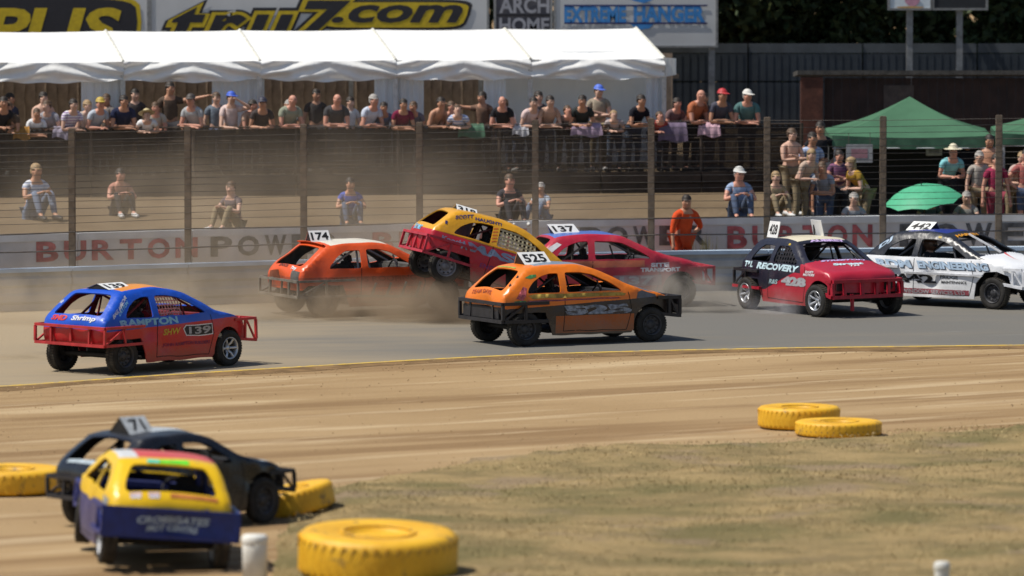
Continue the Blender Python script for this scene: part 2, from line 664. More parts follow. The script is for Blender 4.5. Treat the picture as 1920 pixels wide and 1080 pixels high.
# dry grass: blades
cnt = 52000
gr = np.random.default_rng(5)
px = gr.uniform(-4.0, 8.2, cnt)
py = gr.uniform(79, 102.6, cnt)
clump = np.sin(px * 2.3 + np.sin(py * 1.9) * 2) + np.sin(py * 2.7 + px) + gr.normal(0, 0.9, cnt)
ok = inside(dp, np.c_[px, py]) & (clump > -0.9)
px, py, clump = px[ok], py[ok], clump[ok]
k = len(px)
hh = gr.uniform(0.010, 0.032, k) * (1 + 0.5 * (clump > 1.3))
an = gr.uniform(0, 6.283, k)
ln = gr.uniform(0.5, 2.2, k) * hh
wd = gr.uniform(0.006, 0.013, k)
pz = np.array([max(0.0, turf_z(a, b)) for a, b in zip(px, py)]) - 0.004
la = gr.uniform(0, 6.283, k)
V = np.zeros((k, 3, 3))
V[:, 0] = np.c_[px - wd * np.cos(an), py - wd * np.sin(an), pz]
V[:, 1] = np.c_[px + wd * np.cos(an), py + wd * np.sin(an), pz]
V[:, 2] = np.c_[px + ln * np.cos(la), py + ln * np.sin(la), pz + hh]
me = bpy.data.meshes.new('dry_grass')
me.from_pydata(V.reshape(-1, 3).tolist(), [], np.arange(3 * k).reshape(-1, 3).tolist())
at = me.attributes.new('tone', 'FLOAT', 'POINT')
at.data.foreach_set('value', np.repeat(gr.uniform(0, 1, k) ** 1.5, 3))
me.materials.append(blade_mat())
tag(link('dry_grass', me), 'short parched grass growing over the infield', 'grass', kind='stuff')

# clods and stones on the dirt apron
mb = MB()
for i in range(3200):
    x = rnd.uniform(-11, 11)
    y = rnd.uniform(84, 114) if i % 3 else y_line(x) - abs(rnd.gauss(0.3, 1.2))
    if y > y_line(x) - 0.3 or inside(dp, [(x, y)])[0]:
        continue
    r = rnd.choice((0.004, 0.005, 0.006, 0.008, 0.011, 0.015))
    c = Vector((x, y, r * 0.3))
    q = [c + Vector((rnd.uniform(.6, 1.2) * r * math.cos(a), rnd.uniform(.6, 1.2) * r * math.sin(a), 0)) for a in (0, 1.57, 3.14, 4.71)]
    top = c + Vector((0, 0, r * rnd.uniform(.5, .9)))
    mb.add(q + [top, c - Vector((0, 0, r))], [(0, 1, 4), (1, 2, 4), (2, 3, 4), (3, 0, 4), (1, 0, 5), (2, 1, 5), (3, 2, 5), (0, 3, 5)])
tag(mb.build('loose_clods', M('dry_clod', (0.33, 0.225, 0.12), 0.95, var=0.4, scale=1.0)), 'loose clods and pebbles scattered over the dirt apron', 'pebbles', kind='stuff')

# spectator bank
srow = [None, -8, -6, -4.5, -3, -2, -1, -0.4, -0.05, 0.06, 0.6, 1.5, 3, 5, 7, 8, 9, 10, 12, 16, 24, 60]
xb = np.concatenate([np.linspace(-40, -11, 12), np.linspace(-10.5, 10.5, 64), np.linspace(11, 40, 12)])
mb = MB()
vs = []
for s in srow:
    for x in xb:
        s0 = y_sign(x) + 0.1 - y_fence(x)
        q = s0 if s is None else max(s, s0 + 0.02 * srow.index(s)) if s < -0.06 else s
        zz = bank_z(x, q) + 0.03 * math.sin(x * 1.7 + q * 1.3) * (1 if s is not None and abs(s) > 0.1 else 0)
        vs.append((x, y_fence(x) + q, zz))
nx = len(xb)
mb.add(vs, [(j * nx + i, j * nx + i + 1, (j + 1) * nx + i + 1, (j + 1) * nx + i) for j in range(len(srow) - 1) for i in range(nx - 1)])
tag(mb.build('spectator_bank', bank_mat()), kind='structure')

# ------------------------------------------------------------------ trackside barrier, sign wall, catch fence
concrete = M('grimy_concrete', (0.36, 0.355, 0.345), 0.85, var=0.22, scale=1.6, bmp=0.4)
wallgrey = M('painted_grey_wall', (0.62, 0.625, 0.635), 0.8, var=0.16, scale=1.2, bmp=0.25)
wallcap = M('pale_wall_capping', (0.68, 0.70, 0.71), 0.75, var=0.1, scale=2)
bluecap = M('pale_blue_paint', (0.45, 0.55, 0.66), 0.6, var=0.14, scale=1.5)
woodpost = M('weathered_brown_post', (0.165, 0.125, 0.09), 0.85, var=0.25, scale=6, bmp=0.4)
wire = M('dull_wire', (0.13, 0.115, 0.10), 0.6, metal=0.4, var=0.2)


def seg_frame(fn, x0, x1):
    a, b = Vector((x0, fn(x0), 0)), Vector((x1, fn(x1), 0))
    d = (b - a)
    L = d.length
    return a, b, d.normalized(), L


POST_X = [G(u, 0).x for u in ()]
post_us = [132 + 218 * k for k in range(-3, 12)]
post_x = []
for u in post_us:
    x = 0.0
    for it in range(6):
        x = (u - 960) * y_wall(x) / F_PX
    post_x.append(x)

bar = thing('barrier_wall', 'low grey ribbed trackside barrier with a pale blue top edge', 'barrier', (0, y_wall(0), 0))
base = Vector((0, y_wall(0), 0))
prof = [(0, 0.0), (0, 0.11), (-0.045, 0.16), (-0.045, 0.27), (0, 0.32), (0, 0.41), (-0.045, 0.46), (-0.045, 0.57), (0, 0.62), (0, 0.69)]
for i in range(len(post_x) - 1):
    a, b, d, L = seg_frame(y_wall, post_x[i] + 0.008, post_x[i + 1] - 0.008)
    nrm = Vector((-d.y, d.x, 0))
    mb = MB()
    m = len(prof)
    vs = [p + nrm * o + Vector((0, 0, z)) - base for p in (a, b) for o, z in prof] + \
         [p + nrm * 0.14 + Vector((0, 0, z)) - base for p in (a, b) for z in (0, 0.69)]
    fs = [(j, m + j, m + j + 1, j + 1) for j in range(m - 1)]
    fs += [(m - 1, 2 * m - 1, 2 * m + 3, 2 * m + 1), (2 * m, 2 * m + 1, 2 * m + 3, 2 * m + 2)]
    mb.add(vs, fs)
    mb.build('barrier_panel', concrete, bar)
    mb = MB()
    p0, p1 = a - base + nrm * 0.05 + Vector((0, 0, 0.725)), b - base + nrm * 0.05 + Vector((0, 0, 0.725))
    mb.beam(p0, p1, 0.24, 0.07)
    mb.build('capping_rail', bluecap, bar)

sw = thing('sign_wall', 'grey wall painted with red and black sponsor lettering behind the barrier', 'wall', (0, y_sign(0), 0))
base = Vector((0, y_sign(0), 0))
for i in range(len(post_x) - 1):
    a, b, d, L = seg_frame(y_sign, post_x[i] + 0.006, post_x[i + 1] - 0.006)
    mb = MB()
    mid = (a + b) / 2 - base
    rot = Matrix.Rotation(math.atan2(d.y, d.x), 3, 'Z')
    mb.box(mid + Vector((0, 0, 0.58)), (L, 0.12, 1.16), rot)
    mb.build('wall_panel', wallgrey, sw)
    mb = MB()
    mb.box(mid + Vector((0, 0, 1.225)), (L, 0.16, 0.13), rot)
    mb.build('wall_capping', wallcap, sw)
redl = M('faded_red_lettering', (0.44, 0.12, 0.13), 0.8, var=0.35, scale=5)
blackl = M('faded_black_lettering', (0.12, 0.125, 0.13), 0.8, var=0.5, scale=5)


def x_at(u, fn):
    x = 0.0
    for it in range(8):
        x = (u - 960) * fn(x) / F_PX
    return x


def wall_text(word, u0, u1, z0, z1, mat):
    """each letter painted on the wall where it stands"""
    n = len(word)
    for i, ch in enumerate(word):
        ua = u0 + (u1 - u0) * i / n
        ub = u0 + (u1 - u0) * (i + 1) / n
        fn = lambda q: float(np.interp(q, post_x, [y_sign(w) for w in post_x]))
        xa, xb_ = x_at(ua, fn), x_at(ub, fn)
        a, b = Vector((xa, fn(xa), 0)), Vector((xb_, fn(xb_), 0))
        d = (b - a).normalized()
        nrm = Vector((d.y, -d.x, 0))
        c = (a + b) / 2 - base + Vector((0, 0, (z0 + z1) / 2)) + nrm * 0.072
        mb = MB()
        flat_text(mb, ch, c, d, (0, 0, 1), (b - a).length * 0.80, z1 - z0, bold=0.035)
        mb.build('painted_letter', mat, sw)


wall_text('BURTON', 58, 372, 0.78, 1.15, redl)
wall_text('POWER', 386, 640, 0.78, 1.15, blackl)
wall_text('BURTON', 690, 990, 0.78, 1.15, redl)
wall_text('POWER', 1080, 1330, 0.78, 1.15, blackl)
wall_text('BURTON', 1358, 1640, 0.70, 1.13, redl)
wall_text('POWER', 1680, 1990, 0.70, 1.13, blackl)

cf = thing('catch_fence', 'tall catch fence of brown posts and thin horizontal wires above the barrier', 'fence', (0, y_wall(0), 0))
base = Vector((0, y_wall(0), 0))
def cf_y(x):
    return y_wall(x) + 0.30
for x in post_x:
    mb = MB()
    p = Vector((x, cf_y(x), 0)) - base
    mb.box(p + Vector((0, 0, 1.62)), (0.125, 0.12, 3.24), bev=0.012)
    mb.build('post', woodpost, cf)
for z in [1.04, 1.37] + list(np.arange(1.55, 3.2, 0.125)):
    mb = MB()
    r = 0.013 if z < 1.4 else 0.0048
    mb.tube([Vector((x, cf_y(x) - 0.08, z + 0.012 * math.sin(x * 2 + z * 9))) - base for x in post_x], r, 4, cap=False)
    mb.build('wire', wire, cf)

# ------------------------------------------------------------------ crowd barrier on its timber retaining wall
sleeper = M('dark_timber_sleeper', (0.030, 0.021, 0.016), 0.85, var=0.35, scale=4, bmp=0.4)
railm = M('brown_tube_rail', (0.075, 0.055, 0.042), 0.55, metal=0.3, var=0.3)
END_X = 5.75
cb = thing('crowd_barrier', 'brown tube crowd barrier on a dark timber retaining wall', 'barrier', (0, y_fence(0), 0))
base = Vector((0, y_fence(0), 0))
bx = [END_X - 2.0 * k for k in range(0, 13)][::-1]
for i in range(len(bx) - 1):
    a, b, d, L = seg_frame(y_fence, bx[i] + 0.01, bx[i + 1] - 0.01)
    rot = Matrix.Rotation(math.atan2(d.y, d.x), 3, 'Z')
    mid = (a + b) / 2 - base
    for j in range(2):
        mb = MB()
        mb.box(mid + Vector((0, -0.02 * j, 1.525 + 0.235 * j)), (L, 0.11, 0.225), rot, bev=0.012)
        mb.build('sleeper', sleeper, cb)
    for z in (2.80, 2.53, 2.27, 2.05):
        mb = MB()
        mb.tube([a - base + Vector((-0.01, 0.05, z)), b - base + Vector((0.01, 0.05, z))], 0.03 if z > 2.8 else 0.016, 6)
        mb.build('rail', railm, cb)
    mb = MB()                                     # dark netting added for the shade behind the legs, joined: far too fine to pick apart
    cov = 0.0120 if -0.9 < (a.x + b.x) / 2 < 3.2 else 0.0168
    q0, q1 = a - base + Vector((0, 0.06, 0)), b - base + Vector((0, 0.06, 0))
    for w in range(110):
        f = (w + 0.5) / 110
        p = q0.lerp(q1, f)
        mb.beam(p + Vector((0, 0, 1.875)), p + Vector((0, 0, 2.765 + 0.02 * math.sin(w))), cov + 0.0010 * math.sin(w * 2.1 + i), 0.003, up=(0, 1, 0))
    tag(mb.build('added_shade_netting', M('dark_brown_netting', (0.028, 0.020, 0.016), 0.9, var=0.2), cb), kind='stuff')
for x in bx:
    mb = MB()
    p = Vector((x, y_fence(x) + 0.05, 0)) - base
    mb.tube([p + Vector((0, 0, 1.3)), p + Vector((0, 0, 2.81))], 0.035, 8)
    mb.build('barrier_post', railm, cb)
# return of the retaining wall at the right-hand end
mb = MB()
mb.box((END_X + 0.08, 0.14 * END_X + 2.6, 1.46), (0.12, 5.2, 0.75))
mb.build('end_sleeper', sleeper, cb)

# ------------------------------------------------------------------ marquee
canvas = M('white_canvas', (0.86, 0.86, 0.84), 0.6, var=0.06, scale=2.2, bmp=0.5, spec=0.2, trans=0.12)
curtain = M('white_side_cloth', (0.80, 0.84, 0.88), 0.7, var=0.06, scale=1.0, spec=0.2, trans=0.35)
alu = M('grey_aluminium', (0.50, 0.51, 0.52), 0.4, metal=0.6)
mq = thing('marquee', 'long white frame marquee behind the crowd barrier', 'marquee', (3.05, 138.6, 1.87))
ax = Vector((-0.985, -0.172, 0))          # along the front, to the left
ay = Vector((-0.172, 0.985, 0))           # towards the back
BAY, NB = 2.72, 7
EAVE, RIDGE, DEPTH = 2.19, 2.71, 6.0
rg = random.Random(11)


def mqp(u, w, z):
    return ax * u + ay * w + Vector((0, 0, z))


for b in range(NB):
    # roof panel, a shallow sag between the frames
    mb = MB()
    nu, nw = 14, 12
    vs = []
    for j in range(nw + 1):
        w = DEPTH * j / nw
        zz = EAVE + (RIDGE - EAVE) * (1 - abs(2 * j / nw - 1))
        for i in range(nu + 1):
            f = i / nu
            sag = 0.045 * math.sin(math.pi * f) * math.sin(math.pi * min(1, (2 * j / nw) % 1.0001)) + 0.02 * math.sin(math.pi * f)
            vs.append(mqp(BAY * (b + f * 0.996 + 0.002), w, zz - sag))
    mb.add(vs, [(j * (nu + 1) + i, (j + 1) * (nu + 1) + i, (j + 1) * (nu + 1) + i + 1, j * (nu + 1) + i + 1) for j in range(nw) for i in range(nu)], 0, True)
    mb.build('roof_panel', canvas, mq)
    # keder seam over the rafter
    mb = MB()
    mb.tube([mqp(BAY * b, 0, EAVE + 0.012), mqp(BAY * b, DEPTH / 2, RIDGE + 0.012), mqp(BAY * b, DEPTH, EAVE + 0.012)], 0.028, 6)
    mb.build('roof_seam', M('seam_grey', (0.55, 0.54, 0.48), 0.6), mq)
    # front valance, gathered up at every leg so that it hangs in swags
    mb = MB()
    nu, nz = 56, 12
    vs = []
    for j in range(nz + 1):
        t = j / nz
        for i in range(nu + 1):
            f = i / nu
            sw = math.sin(math.pi * f)
            drop = 0.40 + 0.035 * math.sin(f * 23 + b) * 0.4 - 0.03 * (1 - sw)
            fan = abs(f - .5) * 2
            out = -0.03 - 0.05 * sw * math.sin(math.pi * min(1, t * 1.1)) - 0.03 * math.sin(f * 9 + t * 5 + b * 2) * t - 0.05 * math.sin(t * 11 - 9 * fan + b) * (.35 + .65 * fan) - 0.02 * math.sin(f * 31 + t * 4)
            vs.append(mqp(BAY * (b + f), out, EAVE + 0.01 - 0.02 * sw - t * drop))
    mb.add(vs, [(j * (nu + 1) + i, j * (nu + 1) + i + 1, (j + 1) * (nu + 1) + i + 1, (j + 1) * (nu + 1) + i) for j in range(nz) for i in range(nu)], 0, True)
    mb.build('valance', canvas, mq)
for b in range(NB + 1):
    mb = MB()
    for w in (0.05, DEPTH - 0.05):
        mb = MB()
        p = mqp(BAY * b, w, 0)
        mb.box(p + Vector((0, 0, EAVE / 2)), (0.09, 0.09, EAVE))
        mb.build('leg', alu, mq)
# side flap at the right-hand gable
mb = MB()
vs = []
for j in range(5):
    for i in range(9):
        f = i / 8
        vs.append(mqp(-0.02 - 0.26 * f, -0.03 + 0.25 * f, EAVE + 0.02 - 0.02 * f - j / 4 * (0.38 - .05 * f)) + Vector((0, 0.02 * math.sin(i * 2.2), 0)))
mb.add(vs, [(j * 9 + i, j * 9 + i + 1, (j + 1) * 9 + i + 1, (j + 1) * 9 + i) for j in range(4) for i in range(8)], 0, True)
mb.build('side_flap', canvas, mq)


def hanging(u0, u1, w, z0, z1, folds, amp, name='curtain'):
    mb = MB()
    n = max(8, int(folds * 8))
    vs = []
    for j in range(7):
        t = j / 6
        for i in range(n + 1):
            f = i / n
            a = amp * (0.4 + 0.6 * t)
            vs.append(mqp(u0 + (u1 - u0) * f, w + a * math.sin(f * folds * 2 * math.pi) + 0.02 * math.sin(f * 5 + t * 3), z1 + (z0 - z1) * t))
    mb.add(vs, [(j * (n + 1) + i, j * (n + 1) + i + 1, (j + 1) * (n + 1) + i + 1, (j + 1) * (n + 1) + i) for j in range(6) for i in range(n)], 0, True)
    return mb.build(name, curtain, mq)


# u measured leftwards from the right-hand leg: gathered side curtains and the closed right-hand bay
for (u0, u1, w, folds) in ((0.02, 0.36, 0.12, 2.5), (3.2, 3.66, 0.1, 3), (4.85, 5.85, 0.15, 6), (8.05, 9.1, 0.15, 6), (10.85, 11.7, 0.15, 5), (13.5, 14.2, 0.15, 4)):
    hanging(u0, u1, w, 0.05, EAVE - 0.05, folds, 0.05)
hanging(0.05, 3.45, 0.9, 0.05, EAVE + 0.12, 7, 0.035, 'wall_cloth')

# brown board fence behind the marquee
boardm = [M('brown_fence_board_%d' % i, c, 0.85, var=0.3, scale=3, bmp=0.3) for i, c in enumerate(((0.36, 0.26, 0.18), (0.335, 0.243, 0.17), (0.375, 0.27, 0.187)))]
bf = thing('board_fence', 'brown vertical board fence behind the open marquee', 'fence', (-6, 142.0, 1.85))
bmesh_cache = []
for m in boardm:
    mb = MB()
    mb.box((0, 0, 1.05), (0.217, 0.03, 2.1))
    o = mb.build('board', m, bf)
    bmesh_cache.append(o)
for i, o in enumerate(bmesh_cache):
    o.location = (-9.0 + 0.22 * i, 0, 0)
for i in range(3, 84):
    o = bmesh_cache[rnd.randrange(3)].copy()
    COL.objects.link(o)
    o.location = (-9.0 + 0.22 * i, 0.043 * i + rnd.uniform(-.006, .006), rnd.uniform(-0.04, 0.02))
for i, o in enumerate(bmesh_cache):
    o.location.y = 0.043 * i
mb = MB()
for z in (0.4, 1.6):
    mb.beam((-9.1, 0.05, z), (9.5, 0.05 + 0.043 * 84, z), 0.05, 0.09)
mb.build('fence_rails', boardm[1], bf)

# ------------------------------------------------------------------ billboards
white_b = M('billboard_white', (0.50, 0.505, 0.51), 0.6, var=0.07, scale=0.8)
grey_b = M('billboard_edge_grey', (0.20, 0.20, 0.20), 0.6)
yel_b = M('sign_yellow', (0.50, 0.36, 0.012), 0.6, var=0.12)
blk_b = M('sign_black', (0.018, 0.017, 0.022), 0.6)
blu_b = M('sign_blue', (0.04, 0.21, 0.52), 0.6, var=0.15)
nav_b = M('sign_navy', (0.012, 0.016, 0.11), 0.6)
dgy_b = M('sign_dark_grey', (0.065, 0.062, 0.075), 0.6, var=0.3, scale=4)
lgy_b = M('sign_pale_grey', (0.30, 0.30, 0.33), 0.6, var=0.2, scale=4)
steel = M('galvanised_steel', (0.24, 0.24, 0.24), 0.5, metal=0.4, var=0.2)
BY = 147.0


def bpx(u, v, y=BY):
    """point on the billboard plane seen at (u, v)"""
    k = (y * math.cos(PITCH)) / F_PX
    return Vector(((u - 960) * y / F_PX, y, CAM_H - (v - HORIZON) * y / F_PX))


def pill(mb, c, w, h, shear, mi, off, cut=0.25):
    pts = []
    for i in range(24):
        a = 2 * math.pi * i / 24
        e = 0.35
        x = math.copysign(abs(math.cos(a)) ** e, math.cos(a)) * w / 2
        z = math.copysign(abs(math.sin(a)) ** e, math.sin(a)) * h / 2
        pts.append(Vector(c) + Vector((x + shear * z, -off, z)))
    mb.add(pts, [list(range(24))], mi)


def billboard(name, label, u0, u1, vb, height, face=white_b, posts=(0.15, 0.85), y=BY):
    a, b = bpx(u0, vb, y), bpx(u1, vb, y)
    w = b.x - a.x
    t = thing(name, label, 'billboard', (a.x, y, 0))
    mb = MB()
    mb.box((w / 2, 0.03, a.z + height / 2), (w, 0.05, height))
    mb.build('panel', face, t)
    mb = MB()
    for z in (a.z + 0.02, a.z + height - 0.02):
        mb.box((w / 2, 0.0, z), (w + 0.05, 0.03, 0.045))
    for x in (0, w):
        mb.box((x, 0.0, a.z + height / 2), (0.05, 0.028, height))
    mb.build('frame', steel, t)
    for f in posts:
        mb = MB()
        mb.box((w * f, 0.14, (a.z + height) / 2), (0.13, 0.13, a.z + height))
        mb.build('post', steel, t)
    return t, a, w


def rel(t, p):
    return Vector(p) - Vector(t.location)


def sign_text(t, s, u0, u1, v0, v1, mat, off, bold=0.02, shear=0.0, name='lettering', grow=0.0, spacing=1.0):
    a, b = bpx(u0, v1), bpx(u1, v0)
    mb = MB()
    (flat_word if s == 'tru7' else flat_text)(mb, s, rel(t, (a + b) / 2) - Vector((0, off, 0)), (1, 0, 0), (0, 0, 1), b.x - a.x, b.z - a.z, bold=bold, shear=shear, grow=grow)
    return mb.build(name, mat, t)


bt, a, w = billboard('billboard', 'grey-white hoarding with black and yellow letters ending in US at the far left', -330, 278, 92, 2.6)
mb = MB()
c = rel(bt, bpx(18, 40))
pill(mb, c, 5.6, 1.16, 0.0, 0, 0.010)
pill(mb, c, 5.42, 1.0, 0.0, 1, 0.014)
mb.build('lettering_ground', [yel_b, blk_b], bt)
sign_text(bt, 'PUS', -30, 228, 13, 92, yel_b, 0.020, 0.03, 0.2)
bt, a, w = billboard('billboard', 'grey-white hoarding with the slanted black and yellow tru7.com lettering', 282, 915, 92, 2.6)
for s, u0, u1, v0, v1 in (('tru7', 322, 640, 0, 82),):
    sign_text(bt, s, u0, u1, v0, v1, blk_b, 0.012, 0.03, 0.45, 'lettering_outline', 0.085)
    sign_text(bt, s, u0, u1, v0, v1, yel_b, 0.016, 0.03, 0.45, 'lettering_outline', 0.05)
    sign_text(bt, s, u0, u1, v0, v1, blk_b, 0.020, 0.03, 0.45, 'lettering')
mb = MB()
c = rel(bt, bpx(742, 27))
pill(mb, c, 3.15, 0.66, 0.35, 0, 0.013)
pill(mb, c, 3.02, 0.54, 0.35, 1, 0.017)
mb.build('lettering_ground', [blk_b, yel_b], bt)
sign_text(bt, '.com', 622, 868, 8, 42, blk_b, 0.023, 0.03, 0.3)
bt, a, w = billboard('billboard', 'narrow dark grey hoarding with pale ARCH HOME lettering', 928, 1034, 92, 2.6, dgy_b)
sign_text(bt, 'ARCH', 936, 1030, -6, 24, lgy_b, 0.012, 0.03)
sign_text(bt, 'HOME', 936, 1030, 32, 60, lgy_b, 0.012, 0.03)
mb = MB()
p0, p1 = bpx(930, 30), bpx(1032, 25)
mb.box(rel(bt, (p0 + p1) / 2) - Vector((0, 0.012, 0)), (p1.x - p0.x, 0.008, 0.05))
mb.build('divider_line', blk_b, bt)
bt, a, w = billboard('billboard', 'grey-white hoarding with blue lettering beside the dark trees', 1040, 1344, 88, 2.6, posts=(0.97, 0.12))
sign_text(bt, 'EXTREME', 1058, 1174, 11, 42, blu_b, 0.012, 0.05)
sign_text(bt, 'HANGER', 1188, 1322, 9, 41, blu_b, 0.012, 0.05)
sign_text(bt, 'ALWAYS OPEN', 1052, 1150, 47, 54, lgy_b, 0.012, 0.01)
mb = MB()
for (u0, v0, u1, v1) in ((1058, 8, 1326, 11), (1058, 41, 1326, 44)):
    p0, p1 = bpx(u0, v0), bpx(u1, v1)
    mb.box(rel(bt, (p0 + p1) / 2) - Vector((0, 0.012, 0)), (p1.x - p0.x, 0.008, abs(p1.z - p0.z)))
mb.build('rule_line', nav_b, bt)
mb = MB()
c = rel(bt, bpx(1202, -2))
pts = [c + Vector((x * 0.32, -0.014, z * 0.16)) for x, z in ((-1, .2), (-.3, .5), (.1, 1), (.4, .5), (1.1, .3), (.6, -.2), (.2, -.5), (-.3, -.3))]
mb.add(pts, [list(range(8))])
c = rel(bt, bpx(1205, 48))
mb.add([c + Vector((x * 0.28, -0.014, z * 0.09)) for x, z in ((-1, .6), (.9, .8), (.5, -.6), (-.4, -.9))], [(0, 3, 2, 1)])
mb.build('emblem', blu_b, bt)
# small sign high up before the trees
bt, a, w = billboard('billboard', 'small white sign with a faint pink and orange print high before the trees', 1666, 1746, 18, 1.1, M('sign_cool_white', (0.62, 0.68, 0.72), 0.6, var=0.06), posts=(0.5,), y=146.2)
mb = MB()
for (x, z, rx, rz, mi) in ((w * 0.55, a.z + 0.22, 0.16, 0.14, 0), (w * 0.5, a.z + 0.06, 0.3, 0.022, 1)):
    mb.add([Vector((x + rx * math.cos(i * .524), -0.012 - .003 * mi, z + rz * math.sin(i * .524))) for i in range(12)], [list(range(12))], mi)
mb.build('printed_emblem', [M('print_pink', (0.52, 0.26, 0.34), 0.6), M('print_orange', (0.55, 0.33, 0.12), 0.6)], bt)
bt, a, w = billboard('billboard', 'dark grey board hung beside the small white sign before the trees', 1749, 1850, 18, 1.1, M('sign_slate', (0.022, 0.024, 0.028), 0.7), posts=(0.5,), y=146.2)

# ------------------------------------------------------------------ steel hoarding and brown shed on the right
hoard = M('blue_grey_steel_sheet', (0.032, 0.040, 0.050), 0.6, metal=0.1, var=0.2, scale=1.5, bmp=0.2)
hcap = M('pale_steel_band', (0.075, 0.085, 0.095), 0.55, metal=0.2, var=0.2, scale=2)
ho = thing('steel_hoarding', 'dark blue-grey steel sheet hoarding in front of the trees', 'fence', (2.6, 148.2, 0))
for i in range(6):
    x0 = 2.45 * i
    for z0, z1, mat in ((1.6, 3.23, hoard), (3.26, 3.84, hoard), (3.86, 4.06, hcap)):
        mb = MB()
        nrib = 1 if mat is hcap else 14
        zc, hgt = (z0 + z1) / 2, z1 - z0
        mb.box((x0 + 1.22, 0.02 + 0.02 * i, zc), (2.42, 0.04, hgt))
        if mat is hoard:
            for r in range(nrib):
                mb.box((x0 + 0.1 + 2.3 * (r + .5) / nrib, -0.004 + 0.02 * i, zc), (0.05, 0.012, hgt - 0.01))
        mb.build('steel_panel', mat, ho)
shedm = M('dark_brown_cladding', (0.040, 0.022, 0.018), 0.8, var=0.3, scale=3, bmp=0.3)
rust = M('red_brown_post', (0.11, 0.040, 0.026), 0.8, var=0.3, scale=4, bmp=0.2)
sh = thing('shed', 'low dark brown shed with a red-brown corner post behind the green canopies', 'shed', (6.0, 143.4, 0.8))
mb = MB()
for i in range(34):
    mb.box((0.55 + 0.18 * i, 0.0, 1.35), (0.172, 0.04, 2.7))
o = mb.build('cladding', shedm, sh)
mb = MB()
mb.box((0.2, -0.02, 1.36), (0.46, 0.3, 2.72), bev=0.01)
mb.build('corner_post', rust, sh)
mb = MB()
mb.box((3.3, 0.9, 2.76), (6.8, 2.2, 0.09), Euler((R(-3), 0, 0)))
mb.build('roof', M('felt_roof', (0.06, 0.056, 0.052), 0.9, var=0.3, scale=5, bmp=0.4), sh)
mb = MB()
mb.box((2.0, -0.03, 1.9), (0.62, 0.03, 1.3))
for k in range(5):
    mb.box((1.76 + 0.12 * k, -0.05, 1.9), (0.03, 0.02, 1.26))
mb.build('door', M('grey_brown_door', (0.10, 0.075, 0.065), 0.8, var=0.2), sh)

# ------------------------------------------------------------------ trees beyond the hoarding
leafm = M('dark_leaves', (0.030, 0.046, 0.016), 0.6, var=0.5, scale=1.5, spec=0.25)
leaf2 = M('olive_leaves', (0.045, 0.056, 0.017), 0.6, var=0.4, scale=1.5, spec=0.25)
bark = M('dark_bark', (0.05, 0.038, 0.028), 0.9, var=0.3, scale=6, bmp=0.6)


def tree(name, label, x, y, z0, h, cr, n, seed, low, group='trees beyond the hoarding'):
    g = np.random.default_rng(seed)
    t = thing(name, label, 'tree', (x, y, z0), 0, group)
    mb = MB()
    hts = [0, h * .2, h * .45, h * .7]
    tr = [Vector((0.1 * math.sin(seed + i), 0.1 * math.cos(seed * 2 + i), z)) for i, z in enumerate(hts)]
    mb.tube(tr, [0.24, 0.18, 0.13, 0.06], 8)
    cl = []
    for i in range(9):
        a = g.uniform(0, 6.28)
        z = h * g.uniform(low, 0.95)
        r = cr * g.uniform(0.35, 0.95) * (1.1 - 0.6 * (z / h))
        c = Vector((r * math.cos(a), r * math.sin(a), z))
        cl.append(c)
        s = tr[1].lerp(tr[2], g.uniform(0, 1))
        mb.tube([s, s.lerp(c, .5) + Vector((0, 0, .2)), c], [0.07, 0.045, 0.015], 5)
    mb.build('trunk', bark, t)
    cc = np.array([c[:] for c in cl])
    idx = g.integers(0, len(cl), n)
    off = g.normal(0, 1, (n, 3))
    off *= (g.uniform(0.3, 1, n) ** 0.5 / np.linalg.norm(off, axis=1))[:, None]
    p = cc[idx] + off * np.array((cr * .55, cr * .55, cr * .42))
    p[:, 2] = np.maximum(p[:, 2], h * low * 0.55)
    s = g.uniform(0.08, 0.17, n) * np.where(p[:, 2] > 3.2, 1.5, 1.0)
    u = g.normal(0, 1, (n, 3))
    u /= np.linalg.norm(u, axis=1)[:, None]
    w = np.cross(u, g.normal(0, 1, (n, 3)))
    w /= np.linalg.norm(w, axis=1)[:, None]
    q = np.stack([p - u * s[:, None], p + w * s[:, None] * .5, p + u * s[:, None], p - w * s[:, None] * .5], 1)
    me = bpy.data.meshes.new('crown')
    me.from_pydata(q.reshape(-1, 3).tolist(), [], np.arange(4 * n).reshape(-1, 4).tolist())
    me.materials.append(leafm)
    me.materials.append(leaf2)
    me.polygons.foreach_set('material_index', (g.uniform(0, 1, n) < 0.3).astype(int))
    link('crown', me, t)


tree_sp = [(4.6, 151.6, 8.5, 2.9, 'broad dark tree standing behind the billboard edge'),
           (7.0, 152.4, 9.0, 3.0, 'dark tree behind the middle of the steel hoarding'),
           (9.2, 151.4, 8.2, 2.8, 'dark tree behind the small white sign'),
           (11.6, 152.4, 9.2, 3.0, 'dark tree behind the dark grey board at the right edge'),
           (2.0, 152.6, 9.0, 3.0, 'dark tree hidden mostly by the blue lettered billboard')]
for i, (x, y, h, cr, lb) in enumerate(tree_sp):
    tree('tree', lb, x, y, 2.4, h, cr * 1.15, 13000, 20 + i, 0.36)
for i, (x, y) in enumerate(((3.4, 151.2), (5.0, 150.6), (6.3, 150.9), (7.9, 150.5), (9.4, 150.9), (10.9, 150.5), (12.4, 150.8))):
    tree('shrub', ['dark shrub between the hoarding and the first tree', 'dark shrub just right of the billboard behind the hoarding', 'low dark shrub under the second tree', 'dark shrub left of the small white sign', 'dark shrub beneath the small white sign', 'dark shrub beneath the dark grey board', 'dark shrub at the right edge behind the hoarding'][i],
         x, y, 2.4, 2.6 + 0.3 * math.sin(i * 2), 1.15, 2600, 60 + i, 0.25, 'shrubs behind the hoarding')
